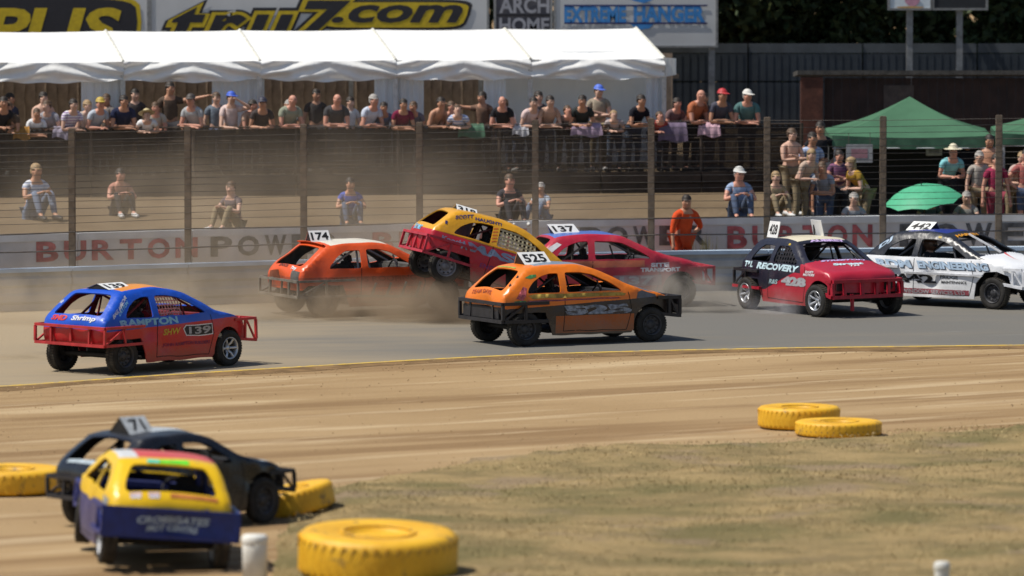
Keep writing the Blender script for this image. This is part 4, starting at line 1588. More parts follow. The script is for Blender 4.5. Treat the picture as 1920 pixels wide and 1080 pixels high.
RG = 'spectators leaning on the crowd barrier'
rail_folk = [
    # u, back, pose, shirt, trousers, skin, hair, hat, hatcol, size, turn, label
    (-4, .30, 'lean_b', DARKT, JEANS, 'tan', 'dark', None, None, 1.0, 10, 'person in dark top leaning on the barrier at the very left edge'),
    (30, .34, 'lean_a', (0.10, 0.07, 0.05), DARKT, 'tan', 'brown', None, None, .95, -12, 'person in brown top leaning left of the bare-chested spectator'),
    (80, .75, 'folded', None, KHAKI, 'pale', 'dark', None, None, 1.02, 20, 'bare-chested person standing behind the barrier at the left'),
    (66, .30, 'lean_a', WHITE, JEANS, 'tan', 'brown', None, None, .86, 15, 'small person in white shirt in front of the bare-chested spectator'),
    (126, .30, 'lean_a', (0.70, 0.68, 0.72, 0.34, 0.24, 0.42), JEANS, 'pale', 'dark', None, None, .97, 10, 'person in white and purple striped shirt right of the bare-chested spectator'),
    (172, .32, 'lean_b', (0.42, 0.46, 0.52), JEANS, 'red', 'brown', 'cap', (0.42, 0.30, 0.05), 1.03, 25, 'person in grey-blue shirt and yellow cap leaning on the barrier'),
    (228, .38, 'lean_c', NAVY, DARKT, 'tan', 'dark', None, None, 1.02, 15, 'person in navy shirt right of the yellow cap'),
    (276, .30, 'lean_low', WHITE, KHAKI, 'pale', 'fair', 'straw_hat', (0.46, 0.38, 0.20), .93, 0, 'person in white shirt and straw hat bent low over the barrier'),
    (318, .9, 'point', (0.085, 0.06, 0.045), DARKT, 'tan', 'dark', None, None, 1.08, 10, 'tall person in dark brown shirt pointing with one arm under the marquee'),
    (370, .32, 'lean_a', (0.36, 0.37, 0.38), JEANS, 'red', 'dark', 'cap', (0.06, 0.05, 0.045), 1.0, -15, 'person in mid-grey shirt and dark cap left of the blue cap'),
    (405, .55, 'stand', (0.13, 0.16, 0.20), JEANS, 'pale', 'brown', None, None, 1.0, 10, 'person in slate shirt standing just left of the blue cap'),
    (432, .36, 'brow', (0.62, 0.48, 0.45), KHAKI, 'pale', 'brown', 'cap', (0.04, 0.10, 0.50), 1.02, 15, 'person in pale pink shirt and bright blue cap'),
    (488, .32, 'lean_b', (0.055, 0.045, 0.045), JEANS, 'tan', 'dark', 'cap', (0.03, 0.03, 0.05), 1.0, 5, 'person in black top and black cap leaning between blue cap and bald spectator'),
    (537, .34, 'lean_c', (0.27, 0.29, 0.22), DARKT, 'red', None, None, None, 1.04, 20, 'bald person in sage green shirt leaning on the barrier'),
    (630, .34, 'lean_c', (0.055, 0.055, 0.06), JEANS, 'red', None, None, None, 1.02, 10, 'bald person in charcoal shirt leaning on the barrier'),
    (686, .33, 'lean_a', (0.52, 0.56, 0.66), DENIM2, 'red', 'grey', None, None, 1.0, 15, 'person in pale blue-white shirt left of the maroon shirt'),
    (716, .55, 'lean_b', (0.10, 0.14, 0.24), JEANS, 'tan', 'dark', None, None, .92, 5, 'person in dusk blue shirt half behind the maroon shirt'),
    (752, .32, 'lean_a', (0.16, 0.012, 0.045), DARKT, 'tan', 'dark', None, None, .98, 0, 'person in maroon shirt leaning on the barrier'),
    (808, .36, 'lean_b', None, JEANS, 'tan', 'dark', None, None, 1.0, 22, 'bare-backed sunburnt person at the barrier above the yellow car'),
    (862, .30, 'lean_low', (0.66, 0.68, 0.74, 0.20, 0.28, 0.52), DENIM2, 'pale', 'brown', None, None, 1.0, -10, 'person in blue and white shirt bent low over the barrier'),
    (905, .8, 'point_r', (0.17, 0.10, 0.07), DARKT, 'tan', 'dark', None, None, 1.0, -5, 'person in brown top pointing left from inside the marquee'),
    (944, .33, 'lean_a', BLACK, JEANS, 'red', None, None, None, .97, 0, 'bald person in black shirt by the white marquee leg'),
    (985, .34, 'lean_b', (0.60, 0.46, 0.44), DENIM2, 'pale', 'dark', None, None, .98, 15, 'dark-haired person in pale pink top at the barrier'),
    (1024, .36, 'lean_a', (0.42, 0.27, 0.20), JEANS, 'pale', 'dark', None, None, .96, 5, 'dark-haired person in tan vest at the barrier right of the pink top'),
    (1090, .34, 'lean_b', (0.03, 0.035, 0.034), DENIM2, 'tan', 'dark', None, None, .98, 10, 'person in near-black shirt left of the second blue cap'),
    (1122, .7, 'folded', (0.30, 0.25, 0.19), KHAKI, 'pale', 'brown', 'cap', (0.07, 0.14, 0.55), 1.04, 5, 'person in beige shirt and blue cap standing before the white cloth wall'),
    (1152, .34, 'lean_low', (0.36, 0.30, 0.30), DENIM2, 'pale', 'fair', None, None, .9, -10, 'fair-haired person in dusty pink top bent over the barrier'),
    (1187, .36, 'lean_a', (0.014, 0.014, 0.02), DENIM2, 'tan', 'dark', None, None, .98, 18, 'person in jet black shirt before the end of the white cloth wall'),
    (1228, .32, 'lean_low', (0.34, 0.06, 0.05), JEANS, 'red', 'brown', None, None, .88, 10, 'person in red top crouched at the right end of the marquee'),
    (1294, .34, 'lean_c', (0.40, 0.13, 0.06), DARKT, 'red', None, None, None, 1.04, 30, 'bald person in rust orange top right of the marquee'),
    (1344, .36, 'lean_a', (0.075, 0.075, 0.10), JEANS, 'tan', 'dark', 'cap', (0.42, 0.03, 0.035), 1.04, 5, 'person in dark grey shirt and red cap right of the marquee'),
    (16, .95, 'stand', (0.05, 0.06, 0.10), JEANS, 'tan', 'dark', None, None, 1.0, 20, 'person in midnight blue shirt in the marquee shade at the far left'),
    (200, .85, 'folded', (0.16, 0.14, 0.13), DARKT, 'tan', 'brown', None, None, .98, -20, 'person in taupe shirt standing behind the yellow cap'),
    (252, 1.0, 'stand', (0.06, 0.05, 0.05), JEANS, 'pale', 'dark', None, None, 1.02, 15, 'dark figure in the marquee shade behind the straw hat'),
    (348, .5, 'lean_a', (0.20, 0.17, 0.15), KHAKI, 'tan', 'brown', None, None, .9, 30, 'brown-haired person in dun shirt squeezed in below the pointing arm'),
    (506, .6, 'lean_c', (0.28, 0.17, 0.11), DARKT, 'red', 'brown', None, None, .94, -25, 'person in tan-brown top beside the black cap'),
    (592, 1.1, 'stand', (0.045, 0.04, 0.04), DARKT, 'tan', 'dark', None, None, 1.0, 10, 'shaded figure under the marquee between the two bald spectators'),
    (778, .6, 'lean_b', (0.11, 0.12, 0.17), JEANS, 'tan', 'brown', None, None, .96, -10, 'person in slate blue top right of the maroon shirt'),
    (1008, .8, 'stand', (0.08, 0.075, 0.08), JEANS, 'pale', 'dark', None, None, 1.0, 20, 'person in smoke grey shirt standing behind the pink top'),
    (1058, .5, 'lean_low', (0.18, 0.13, 0.11), DARKT, 'red', 'brown', None, None, .92, 10, 'person in cocoa top bent over the barrier before the white cloth wall'),
    (1318, .7, 'stand', (0.12, 0.07, 0.05), DARKT, 'tan', 'dark', None, None, .96, 25, 'person in chestnut shirt behind the rust orange top'),
    (102, .6, 'lean_b', (0.30, 0.30, 0.33), JEANS, 'pale', 'brown', None, None, .96, -20, 'person in ash grey shirt between the bare-chested spectator and the striped shirt'),
    (150, .7, 'lean_a', (0.50, 0.42, 0.36), KHAKI, 'pale', 'fair', None, None, .95, 25, 'fair-haired person in sandy pink shirt left of the yellow cap'),
    (296, .6, 'lean_a', (0.40, 0.36, 0.30), JEANS, 'red', 'brown', None, None, .93, -10, 'person in oatmeal shirt right of the straw hat'),
    (458, .5, 'lean_c', (0.46, 0.30, 0.22), DARKT, 'red', 'dark', None, None, .95, 25, 'person in apricot top right of the bright blue cap'),
    (562, .7, 'lean_b', (0.22, 0.24, 0.26), JEANS, 'tan', 'grey', None, None, .95, -30, 'grey-haired person in pewter shirt right of the sage green shirt'),
    (655, .8, 'stand', (0.56, 0.55, 0.54), DARKT, 'pale', 'dark', None, None, .94, 20, 'person in off-white shirt between the charcoal shirt and the pale blue-white one'),
    (836, .6, 'lean_a', (0.36, 0.20, 0.13), JEANS, 'red', 'brown', None, None, .94, 15, 'person in terracotta top beside the blue and white stripes'),
    (962, .75, 'lean_b', (0.55, 0.56, 0.60), JEANS, 'pale', 'brown', None, None, .95, -25, 'person in pale silver shirt between the bald one in black and the pink top'),
    (1256, .5, 'lean_a', (0.16, 0.10, 0.10), DARKT, 'red', 'dark', None, None, .92, 20, 'person in umber top just right of the marquee end'),
    (1400, .36, 'lean_c', (0.085, 0.17, 0.17), DARKT, 'red', 'grey', 'cap', (0.60, 0.58, 0.54), 1.05, 0, 'person in dark teal shirt and white cap before the steel hoarding'),
]
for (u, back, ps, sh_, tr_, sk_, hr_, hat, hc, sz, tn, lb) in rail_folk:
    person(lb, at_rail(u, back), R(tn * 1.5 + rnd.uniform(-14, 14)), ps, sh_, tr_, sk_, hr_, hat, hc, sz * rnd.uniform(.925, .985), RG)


def on_bank(u, s, lift=0.0):
    fn = lambda q: y_fence(q) + s
    x = x_at(u, fn)
    return Vector((x, fn(x), bank_z(x, s) + lift))


SG = 'spectators on the open bank at the right'
for (u, s, ps, sh_, tr_, sk_, hr_, hat, hc, sz, tn, lb, lh, lift) in [
    (1484, -3.6, 'folded', None, KHAKI, 'pale', 'brown', None, None, .98, 30, 'bare-chested person on the bank left of the blue checked shirt', False, 0),
    (1522, -3.2, 'stand', (0.40, 0.46, 0.60, 0.22, 0.29, 0.48), JEANS, 'tan', 'dark', None, None, 1.04, 20, 'person in light blue shirt on the bank', False, .1),
    (1538, -2.0, 'hips', BLACK, DARKT, 'tan', 'dark', None, None, 1.08, 10, 'tall dark-haired person in black at the left of the canopy', False, .28),
    (1573, -2.8, 'folded', (0.18, 0.06, 0.13, 0.09, 0.04, 0.09), DARKT, 'red', 'dark', None, None, .95, 15, 'person in plum shirt behind the mustard top', False, 0),
    (1622, -3.9, 'lean_b', (0.34, 0.20, 0.03), KHAKI, 'pale', 'fair', None, None, .98, -60, 'long-haired person in mustard top bending forward on the bank', True, 0),
    (1600, -4.3, 'sit', (0.33, 0.34, 0.35), JEANS, 'pale', 'grey', None, None, 1.0, 10, 'person in pale grey shirt sitting below the mustard top', False, 0),
    (1452, -4.4, 'sit', (0.34, 0.27, 0.17), KHAKI, 'pale', 'fair', None, None, .95, 20, 'person in sand coloured top sitting at the left of the group on the bank', False, 0),
    (1778, -2.6, 'lean_b', (0.22, 0.52, 0.56), DARKT, 'red', 'grey', 'straw_hat', (0.60, 0.55, 0.40), 1.0, 15, 'person in turquoise shirt and cream hat under the canopy', False, .12),
    (1812, -1.9, 'stand', (0.02, 0.02, 0.03), DARKT, 'tan', 'dark', None, None, 1.05, 5, 'person in black shirt right of the cream hat under the canopy', False, .1),
    (1856, -2.5, 'folded', None, JEANS, 'tan', 'dark', None, None, 1.02, -10, 'bare-chested person under the right-hand canopy', False, .15),
    (1868, -4.2, 'stand', (0.30, 0.03, 0.075), (0.22, 0.04, 0.06), 'red', 'dark', None, None, .98, 10, 'person in crimson shirt nearest the sign wall at the right', False, -.05),
    (1902, -3.6, 'lean_b', (0.46, 0.34, 0.30), KHAKI, 'pale', 'fair', None, None, 1.0, 25, 'fair-haired person in flesh pink top at the right edge', False, .05),
    (1925, -4.2, 'hips', (0.32, 0.10, 0.09), JEANS, 'red', 'dark', None, None, 1.0, 0, 'person in brick red top cut by the right edge', False, 0),
    (1502, -4.2, 'lean_b', (0.44, 0.33, 0.26), KHAKI, 'pale', 'fair', None, None, .94, 40, 'fair-haired person in peach top in front of the bare-chested spectator on the bank', True, -.05),
    (1548, -4.0, 'lean_a', (0.26, 0.28, 0.33), JEANS, 'tan', 'brown', None, None, .95, -15, 'person in gunmetal shirt bending between the striped blue shirt and the plum shirt', False, -.05),
    (1836, -3.3, 'stand', (0.38, 0.34, 0.30), KHAKI, 'pale', 'grey', None, None, .95, 15, 'grey-haired person in stone coloured shirt left of the bare-chested one under the right canopy', False, 0),
    (1742, -4.0, 'sit', (0.08, 0.09, 0.10), DARKT, 'tan', 'dark', None, None, 1.0, 10, 'person in dark top sitting in the shade of the mint umbrella', False, 0),
    (1815, -4.1, 'sit', (0.28, 0.27, 0.25), KHAKI, 'pale', 'grey', None, None, 1.0, -15, 'grey-haired person sitting between umbrella and crimson shirt', False, 0),
]:
    person(lb, on_bank(u, s, lift), R(tn), ps, sh_, tr_, sk_, hr_, hat, hc, sz, SG, long_hair=lh)
BG_ = 'spectators sitting on the dirt bank'
for (u, s, ps, sh_, tr_, sk_, hr_, hat, hc, sz, tn, lb) in [
    (62, -4.5, 'sit', (0.62, 0.63, 0.66, 0.34, 0.40, 0.54), DENIM2, 'tan', 'fair', None, None, 1.15, 30, 'person in white and pale blue sitting on the bank at the far left'),
    (222, -4.0, 'sit', (0.42, 0.20, 0.15), DARKT, 'red', 'dark', None, None, 1.0, 20, 'person in salmon top sitting on the bank'),
    (438, -7.2, 'sit', (0.14, 0.11, 0.12), KHAKI, 'pale', 'brown', None, None, 1.0, -35, 'person in dark top and khaki trousers sitting behind the car with number 174'),
    (655, -6.2, 'sit', (0.07, 0.10, 0.36), JEANS, 'tan', 'dark', None, None, 1.0, 10, 'person in deep blue top sitting on the bank'),
    (952, -6.0, 'sit', (0.035, 0.035, 0.045), DARKT, 'red', 'brown', None, None, 1.05, 20, 'person in black sitting on the bank above the crimson car'),
    (1018, -5.7, 'sit', (0.40, 0.45, 0.52), DENIM2, 'tan', 'grey', None, None, .85, -30, 'person in pale grey-blue sitting low right of the one in black'),
    (1384, -5.0, 'sit', (0.26, 0.33, 0.47), JEANS, 'red', 'grey', 'cap', (0.52, 0.52, 0.50), 1.1, 10, 'person in light blue shirt and pale cap sitting on the bank'),
]:
    person(lb, on_bank(u, s), R(tn), ps, sh_, tr_, sk_, hr_, hat, hc, sz, BG_)
x = x_at(1280, lambda q: y_wall(q) + .85)
person('track marshal in orange overalls standing between barrier and sign wall', (x, y_wall(x) + .85, 0.0), R(35), 'marshal', (0.62, 0.075, 0.02), (0.58, 0.065, 0.02), 'tan', 'dark', None, None, 1.04)

# clothes over the barrier and litter on the ledge
def drape(label, u, w, h, col):
    x = x_at(u, y_fence)
    o = link('draped_coat', None, None, (x, y_fence(x) + 0.05, 2.805))
    mb = MB()
    n = 12
    vs = []
    for j, (yy, zz) in enumerate(((0.10, -h * .7), (0.06, -.06), (0.0, 0.036), (-0.06, -.05), (-0.085, -h * .5), (-0.08, -h))):
        for i in range(n + 1):
            f = i / n
            vs.append(((f - .5) * w * (1 + .06 * j), yy + 0.018 * math.sin(f * 19 + j), zz + 0.03 * math.sin(f * 7) * (zz < -.1)))
    mb.add(vs, [(j * (n + 1) + i, (j + 1) * (n + 1) + i, (j + 1) * (n + 1) + i + 1, j * (n + 1) + i + 1) for j in range(5) for i in range(n)], 0, True)
    mb.build('coat_cloth', cloth(col), o)
    tag(o, label, 'coat', 'coats hung over the crowd barrier')
drape('purple-grey coat over the barrier right of the marquee', 1262, 0.46, 0.34, (0.13, 0.10, 0.15))
drape('pink coat over the barrier below the red cap', 1330, 0.36, 0.24, (0.52, 0.34, 0.40))
drape('lilac coat over the barrier left of the marquee end', 1100, 0.5, 0.22, (0.30, 0.22, 0.30))
drape('dull green coat over the barrier below the pointing arm', 884, 0.42, 0.24, (0.06, 0.13, 0.085))
drape('grey-white towel over the barrier below the pink top', 976, 0.26, 0.2, (0.42, 0.42, 0.45))
drape('ochre cloth over the barrier at the far left', 40, 0.26, 0.22, (0.26, 0.13, 0.03))
drape('mauve cloth over the barrier right of the ochre one', 118, 0.34, 0.2, (0.25, 0.22, 0.28))
def litter(label, u, w, d, rz):
    x = x_at(u, y_fence)
    mb = MB()
    vs = [(-w / 2, -d / 2, 0.0), (0, -d / 2, 0.035), (w / 2, -d / 2, 0.006), (w / 2, d / 2, 0.03), (0, d / 2, 0.07), (-w / 2, d / 2, 0.02)]
    mb.add(vs, [(0, 1, 4, 5), (1, 2, 3, 4)])
    o = mb.build('paper_sheet', M('paper_white', (0.72, 0.72, 0.70), 0.7, var=0.05), None, (x, y_fence(x) + 0.22, 1.87))
    o.rotation_euler = (R(-24), 0, rz)
    tag(o, label, 'paper', 'loose papers on the terrace edge')
litter('crumpled white paper on the terrace edge left of the fence post', 930, .26, .34, .3)
litter('white paper on the terrace edge below the beige shirt', 1150, .34, .26, -.2)
litter('white paper on the terrace edge below the jet black shirt', 1192, .30, .22, .4)
litter('small white paper on the terrace edge below the blue and white shirt', 872, .2, .16, .1)

# ------------------------------------------------------------------ stock cars
# side profile (x forward, z up) from rear bottom over the roof to front bottom; the index names the feature
PROFILES = {
    # 0 rear bottom,1 rear mid,2 rear belt,3 glass bottom,4 glass top,5 roof rear,6 roof mid,7 screen top,8 cowl,9 bonnet,10 nose,11 front bottom
    'round': [(-1.58, .48), (-1.63, .62), (-1.60, .80), (-1.53, .90), (-1.13, 1.235), (-1.02, 1.285), (-.45, 1.325), (.13, 1.265), (.90, .925), (1.42, .79), (1.64, .66), (1.66, .42)],
    'steep': [(-1.58, .48), (-1.63, .62), (-1.62, .80), (-1.56, .90), (-1.30, 1.21), (-1.17, 1.285), (-.45, 1.335), (.13, 1.275), (.90, .925), (1.42, .79), (1.64, .66), (1.66, .42)],
    'slant': [(-1.60, .48), (-1.64, .60), (-1.63, .76), (-1.55, .86), (-1.10, 1.20), (-1.05, 1.245), (-.45, 1.29), (.12, 1.245), (.86, .90), (1.45, .78), (1.66, .66), (1.68, .42)],
    'boxy':  [(-1.50, .48), (-1.54, .62), (-1.50, .82), (-1.44, .90), (-1.12, 1.215), (-1.02, 1.265), (-.45, 1.30), (.10, 1.255), (.70, .915), (1.30, .80), (1.50, .70), (1.52, .42)],
}
WINDOWS = {
    'round': ([(-.54, .885), (-.52, 1.205), (-.68, 1.205), (-.86, 1.16), (-1.02, 1.07), (-1.12, .97), (-1.16, .885)],
              [(-.42, .885), (-.40, 1.21), (-.10, 1.21), (.12, 1.165), (.36, 1.055), (.58, .93), (.63, .885)]),
    'steep': ([(-.54, .885), (-.52, 1.215), (-.74, 1.21), (-.94, 1.16), (-1.10, 1.06), (-1.20, .95), (-1.23, .885)],
              [(-.42, .885), (-.40, 1.22), (-.10, 1.22), (.12, 1.175), (.36, 1.06), (.58, .93), (.63, .885)]),
    'slant': ([(-.46, .85), (-.44, 1.165), (-.72, 1.16), (-.90, 1.06), (-1.06, .90), (-1.08, .85)],
              [(-.34, .85), (-.32, 1.175), (-.06, 1.175), (.14, 1.12), (.46, .94), (.58, .85)]),
    'boxy':  ([(-.50, .885), (-.48, 1.175), (-.86, 1.175), (-.98, 1.10), (-1.14, .93), (-1.15, .885)],
              [(-.38, .885), (-.36, 1.185), (-.04, 1.185), (.08, 1.15), (.42, .94), (.44, .885)]),
}
WZ = np.array([.05, .30, .50, .70, .84, .92, 1.08, 1.22, 1.34])
WW = np.array([.74, .775, .785, .782, .765, .735, .665, .59, .50])
PXX = np.array([-1.70, -1.40, -1.0, 0, .8, 1.3, 1.70])
PXW = np.array([.86, .94, .985, 1, .985, .93, .79])
_zz = np.linspace(.05, 1.4, 136)
_ww = np.interp(_zz, WZ, WW)
for _ in range(3):
    _ww[1:-1] = (_ww[:-2] + 2 * _ww[1:-1] + _ww[2:]) / 4
_xx = np.linspace(-1.75, 1.75, 141)
_pw = np.interp(_xx, PXX, PXW)
for _ in range(12):
    _pw[1:-1] = (_pw[:-2] + 2 * _pw[1:-1] + _pw[2:]) / 4


def halfw(x, z):
    return np.interp(z, _zz, _ww) * np.interp(x, _xx, _pw)


def catmull(P, per=0.06):
    """points along the profile with their feature parameter"""
    P = [np.array(p, float) for p in P]
    out, ts = [], []
    for i in range(len(P) - 1):
        p0 = P[max(i - 1, 0)]
        p1, p2 = P[i], P[i + 1]
        p3 = P[min(i + 2, len(P) - 1)]
        L = np.linalg.norm(p2 - p1)
        n = max(2, int(math.ceil(L / per)))
        m1 = (p2 - p0) * 0.5 * min(1, 2 * L / (np.linalg.norm(p2 - p0) + 1e-9))
        m2 = (p3 - p1) * 0.5 * min(1, 2 * L / (np.linalg.norm(p3 - p1) + 1e-9))
        for k in range(n):
            t = k / n
            h = (2 * t ** 3 - 3 * t * t + 1) * p1 + (t ** 3 - 2 * t * t + t) * m1 + (-2 * t ** 3 + 3 * t * t) * p2 + (t ** 3 - t * t) * m2
            out.append(h)
            ts.append(i + t)
    out.append(P[-1])
    ts.append(len(P) - 1.0)
    return np.array(out), np.array(ts)


def round_poly(poly, r=0.05, n=4):
    out = []
    m = len(poly)
    for i in range(m):
        a, b, c = (np.array(poly[(i + k) % m], float) for k in (-1, 0, 1))
        da, dc = a - b, c - b
        la, lc = np.linalg.norm(da), np.linalg.norm(dc)
        q = min(r, la * .45, lc * .45)
        p, s = b + da / la * q, b + dc / lc * q
        for k in range(n + 1):
            t = k / n
            out.append((1 - t) ** 2 * p + 2 * t * (1 - t) * b + t * t * s)
    return out


class Shell:
    """the pressed-steel body of one car type: real window openings, inner skin and turned edges"""

    def __init__(self, key, zs=1.0, arch='round', rear_open=True):
        self.key = key
        P = [(x, .42 + (z - .42) * zs if z > .42 else z) for x, z in PROFILES[key]]
        self.zs = zs
        self.prof, self.ts = catmull(P)
        self.s = np.concatenate([[0], np.cumsum(np.linalg.norm(np.diff(self.prof, axis=0), axis=1))])
        Wn = [[(x, .42 + (z - .42) * zs) for x, z in w] for w in WINDOWS[key]]
        # --- side panel outline
        A = [(1.2 + .355 * math.cos(R(a)), .285 + .355 * math.sin(R(a))) for a in range(24, 196, 11)]
        if arch == 'hex':
            A = [(1.56, .40), (1.50, .60), (1.28, .675), (1.02, .66), (.84, .45), (.80, .22)]
        bottom = A + [(.80, .165), (-.70, .165)]
        bottom += [(-.84, .56), (-1.50, .56)] if rear_open else [(-1.2 + .35 * math.cos(R(a)), .30 + .33 * math.sin(R(a))) for a in range(-20, 201, 14)] + [(-1.55, .45)]
        loop = [tuple(p) for p in self.prof] + densify(bottom + [tuple(self.prof[0])], 0.08)[:-1]
        loop = [loop[0]] + [p for a, p in zip(loop[:-1], loop[1:]) if np.hypot(p[0] - a[0], p[1] - a[1]) > 0.004]
        if np.hypot(loop[-1][0] - loop[0][0], loop[-1][1] - loop[0][1]) < 0.03:
            loop.pop()
        holes = [[tuple(p) for p in densify(round_poly(w, .045), 0.05)] for w in Wn]
        self.holes = holes
        gxs, gzs = np.arange(-1.7, 1.75, .075), np.arange(.15, 1.36, .06)
        pts = np.array([(x, z) for x in gxs for z in gzs])
        ok = inside(loop, pts)
        bd = np.array(densify(loop, .03) + [p for h in holes for p in densify(h, .03)])
        for h in holes:
            ok &= ~inside(h, pts)
        d = np.min(np.hypot(pts[:, None, 0] - bd[None, :, 0], pts[:, None, 1] - bd[None, :, 1]), axis=1)
        pts = pts[ok & (d > .032)]

        def keep(c):
            k = inside(loop, c)
            for h in holes:
                k &= ~inside(h, c)
            return k
        v2, tri = cdt([loop] + holes, pts, keep)
        y = halfw(v2[:, 0], v2[:, 1])
        left = np.c_[v2[:, 0], y, v2[:, 1]]
        right = np.c_[v2[:, 0], -y, v2[:, 1]]
        # seen from the left side (+y) x runs leftwards, so the ccw (x,z) triangle faces -y: right side keeps the order
        V = [right, left]
        T = [tri, tri[:, ::-1] + len(right)]
        L = [np.zeros(len(tri), int), np.zeros(len(tri), int)]
        # --- top strip
        sl = self.s
        ns = len(sl)
        vv = np.linspace(-1, 1, 17)
        loop = [(sl[i], -1.0) for i in range(ns)] + [(sl[-1], v) for v in vv[1:-1]] + [(sl[i], 1.0) for i in range(ns)][::-1] + [(sl[0], v) for v in vv[1:-1]][::-1]
        S = lambda t: float(np.interp(t, self.ts, sl))
        hs = []
        ra, rb = S(3.02), S(3.95)
        hs.append([(ra, -.80), (ra, .80), (rb, .74), (rb, -.74)])
        wa, wb = S(7.12), S(7.95)
        hs.append([(wa, -.80), (wa, .80), (wb, .84), (wb, -.84)])
        hs = [[(p[0], p[1]) for p in densify([(q[0], q[1]) for q in round_poly(h, .10)], .06)] for h in hs]
        pts = np.array([(a, v) for a in sl[1:-1] for v in vv[1:-1]])
        ok = np.ones(len(pts), bool)
        bd = np.array([p for h in hs for p in densify(h, .03)])
        for h in hs:
            ok &= ~inside(h, pts)
        d = np.min(np.hypot(pts[:, None, 0] - bd[None, :, 0], (pts[:, None, 1] - bd[None, :, 1]) * .7), axis=1)
        pts = pts[ok & (d > .025)]

        def keep2(c):
            k = np.ones(len(c), bool)
            for h in hs:
                k &= ~inside(h, c)
            return k
        v2, tri = cdt([loop] + hs, pts, keep2)
        P3 = self.top(v2[:, 0], v2[:, 1])
        cs = np.interp(v2[tri].mean(axis=1)[:, 0], sl, self.ts)
        lab = np.where(cs < 4.25, 1, np.where(cs < 7.0, 2, np.where(cs < 8.0, 0, np.where(cs < 10.0, 3, 4))))
        # orient the strip outwards
        n = np.cross(P3[tri[:, 1]] - P3[tri[:, 0]], P3[tri[:, 2]] - P3[tri[:, 0]])
        c = P3[tri].mean(axis=1) - np.array((0, 0, .6))
        if (n * c).sum() < 0:
            tri = tri[:, ::-1]
        V.append(P3)
        T.append(tri + len(right) * 2)
        L.append(lab)
        V, T, L = np.vstack(V), np.vstack(T), np.concatenate(L)
        key = np.round(V, 4)
        _, first, inv = np.unique(key, axis=0, return_index=True, return_inverse=True)
        V = V[first]
        T = inv.reshape(-1)[T]
        good = (T[:, 0] != T[:, 1]) & (T[:, 1] != T[:, 2]) & (T[:, 0] != T[:, 2])
        T, L = T[good], L[good]
        fn = np.cross(V[T[:, 1]] - V[T[:, 0]], V[T[:, 2]] - V[T[:, 0]])
        N = np.zeros_like(V)
        for k in range(3):
            np.add.at(N, T[:, k], fn)
        N /= np.linalg.norm(N, axis=1)[:, None] + 1e-12
        e = {}
        for t in T:
            for a, b in ((t[0], t[1]), (t[1], t[2]), (t[2], t[0])):
                e[(a, b)] = 1
        self.rim = [(a, b) for (a, b) in e if (b, a) not in e]
        self.V, self.T, self.L, self.N = V, T, L, N
        self.meshes = {}

    def top(self, s, v, off=0.0):
        """point of the top strip at arc length s and lateral fraction v (-1 right .. 1 left)"""
        s, v = np.atleast_1d(np.asarray(s, float)), np.atleast_1d(np.asarray(v, float))
        t = np.interp(s, self.s, self.ts)
        x = np.interp(s, self.s, self.prof[:, 0])
        z = np.interp(s, self.s, self.prof[:, 1])
        e = 0.03
        dx = np.interp(s + e, self.s, self.prof[:, 0]) - np.interp(s - e, self.s, self.prof[:, 0])
        dz = np.interp(s + e, self.s, self.prof[:, 1]) - np.interp(s - e, self.s, self.prof[:, 1])
        l = np.hypot(dx, dz) + 1e-9
        cr = np.interp(t, [0, 2, 3.5, 5, 6, 7, 8, 9, 10, 11], [.06, .07, .06, .035, .035, .04, .05, .045, .08, .08])
        w = halfw(x, z)
        k = cr * (1 - np.abs(v) ** 2.4) + off
        return np.c_[x - dz / l * k, v * w, z + dx / l * k]

    def piece(self, lab, thick=0.022):
        if lab in self.meshes:
            return self.meshes[lab].copy()
        T = self.T[self.L == lab]
        ids = np.unique(T)
        mp = {int(a): i for i, a in enumerate(ids)}
        n = len(ids)
        Vo = self.V[ids]
        No = self.N[ids]
        tri = np.vectorize(mp.get)(T)
        vs = np.vstack([Vo, Vo - No * thick])
        fs = tri.tolist() + (tri[:, ::-1] + n).tolist()
        mi = [0] * len(tri) + [1] * len(tri)
        nl = [tuple(No[i]) for t in tri for i in t] + [tuple(-No[i]) for t in tri[:, ::-1] for i in t]
        es = {}
        for t in tri:
            for a, b in ((t[0], t[1]), (t[1], t[2]), (t[2], t[0])):
                es[(int(a), int(b))] = 1
        for (a, b) in es:
            if (b, a) not in es:
                fs.append([b, a, a + n, b + n])
                mi.append(0)
                p = vs[[b, a, a + n]]
                q = np.cross(p[1] - p[0], p[2] - p[0])
                q = q / (np.linalg.norm(q) + 1e-9)
                nl += [tuple(q)] * 4
        me = bpy.data.meshes.new('shell_%d' % lab)
        me.from_pydata(vs.tolist(), [], [list(map(int, f)) for f in fs])
        me.polygons.foreach_set('material_index', mi)
        me.polygons.foreach_set('use_smooth', [True] * len(fs))
        me.update()
        try:
            me.normals_split_custom_set(nl)
        except Exception as ex:
            print('normals', ex)
        self.meshes[lab] = me
        return me.copy()


SHELLS = {}


def shell(key, zs=1.0, arch='round', rear_open=True):
    k = (key, zs, arch, rear_open)
    if k not in SHELLS:
        SHELLS[k] = Shell(*k)
    return SHELLS[k]


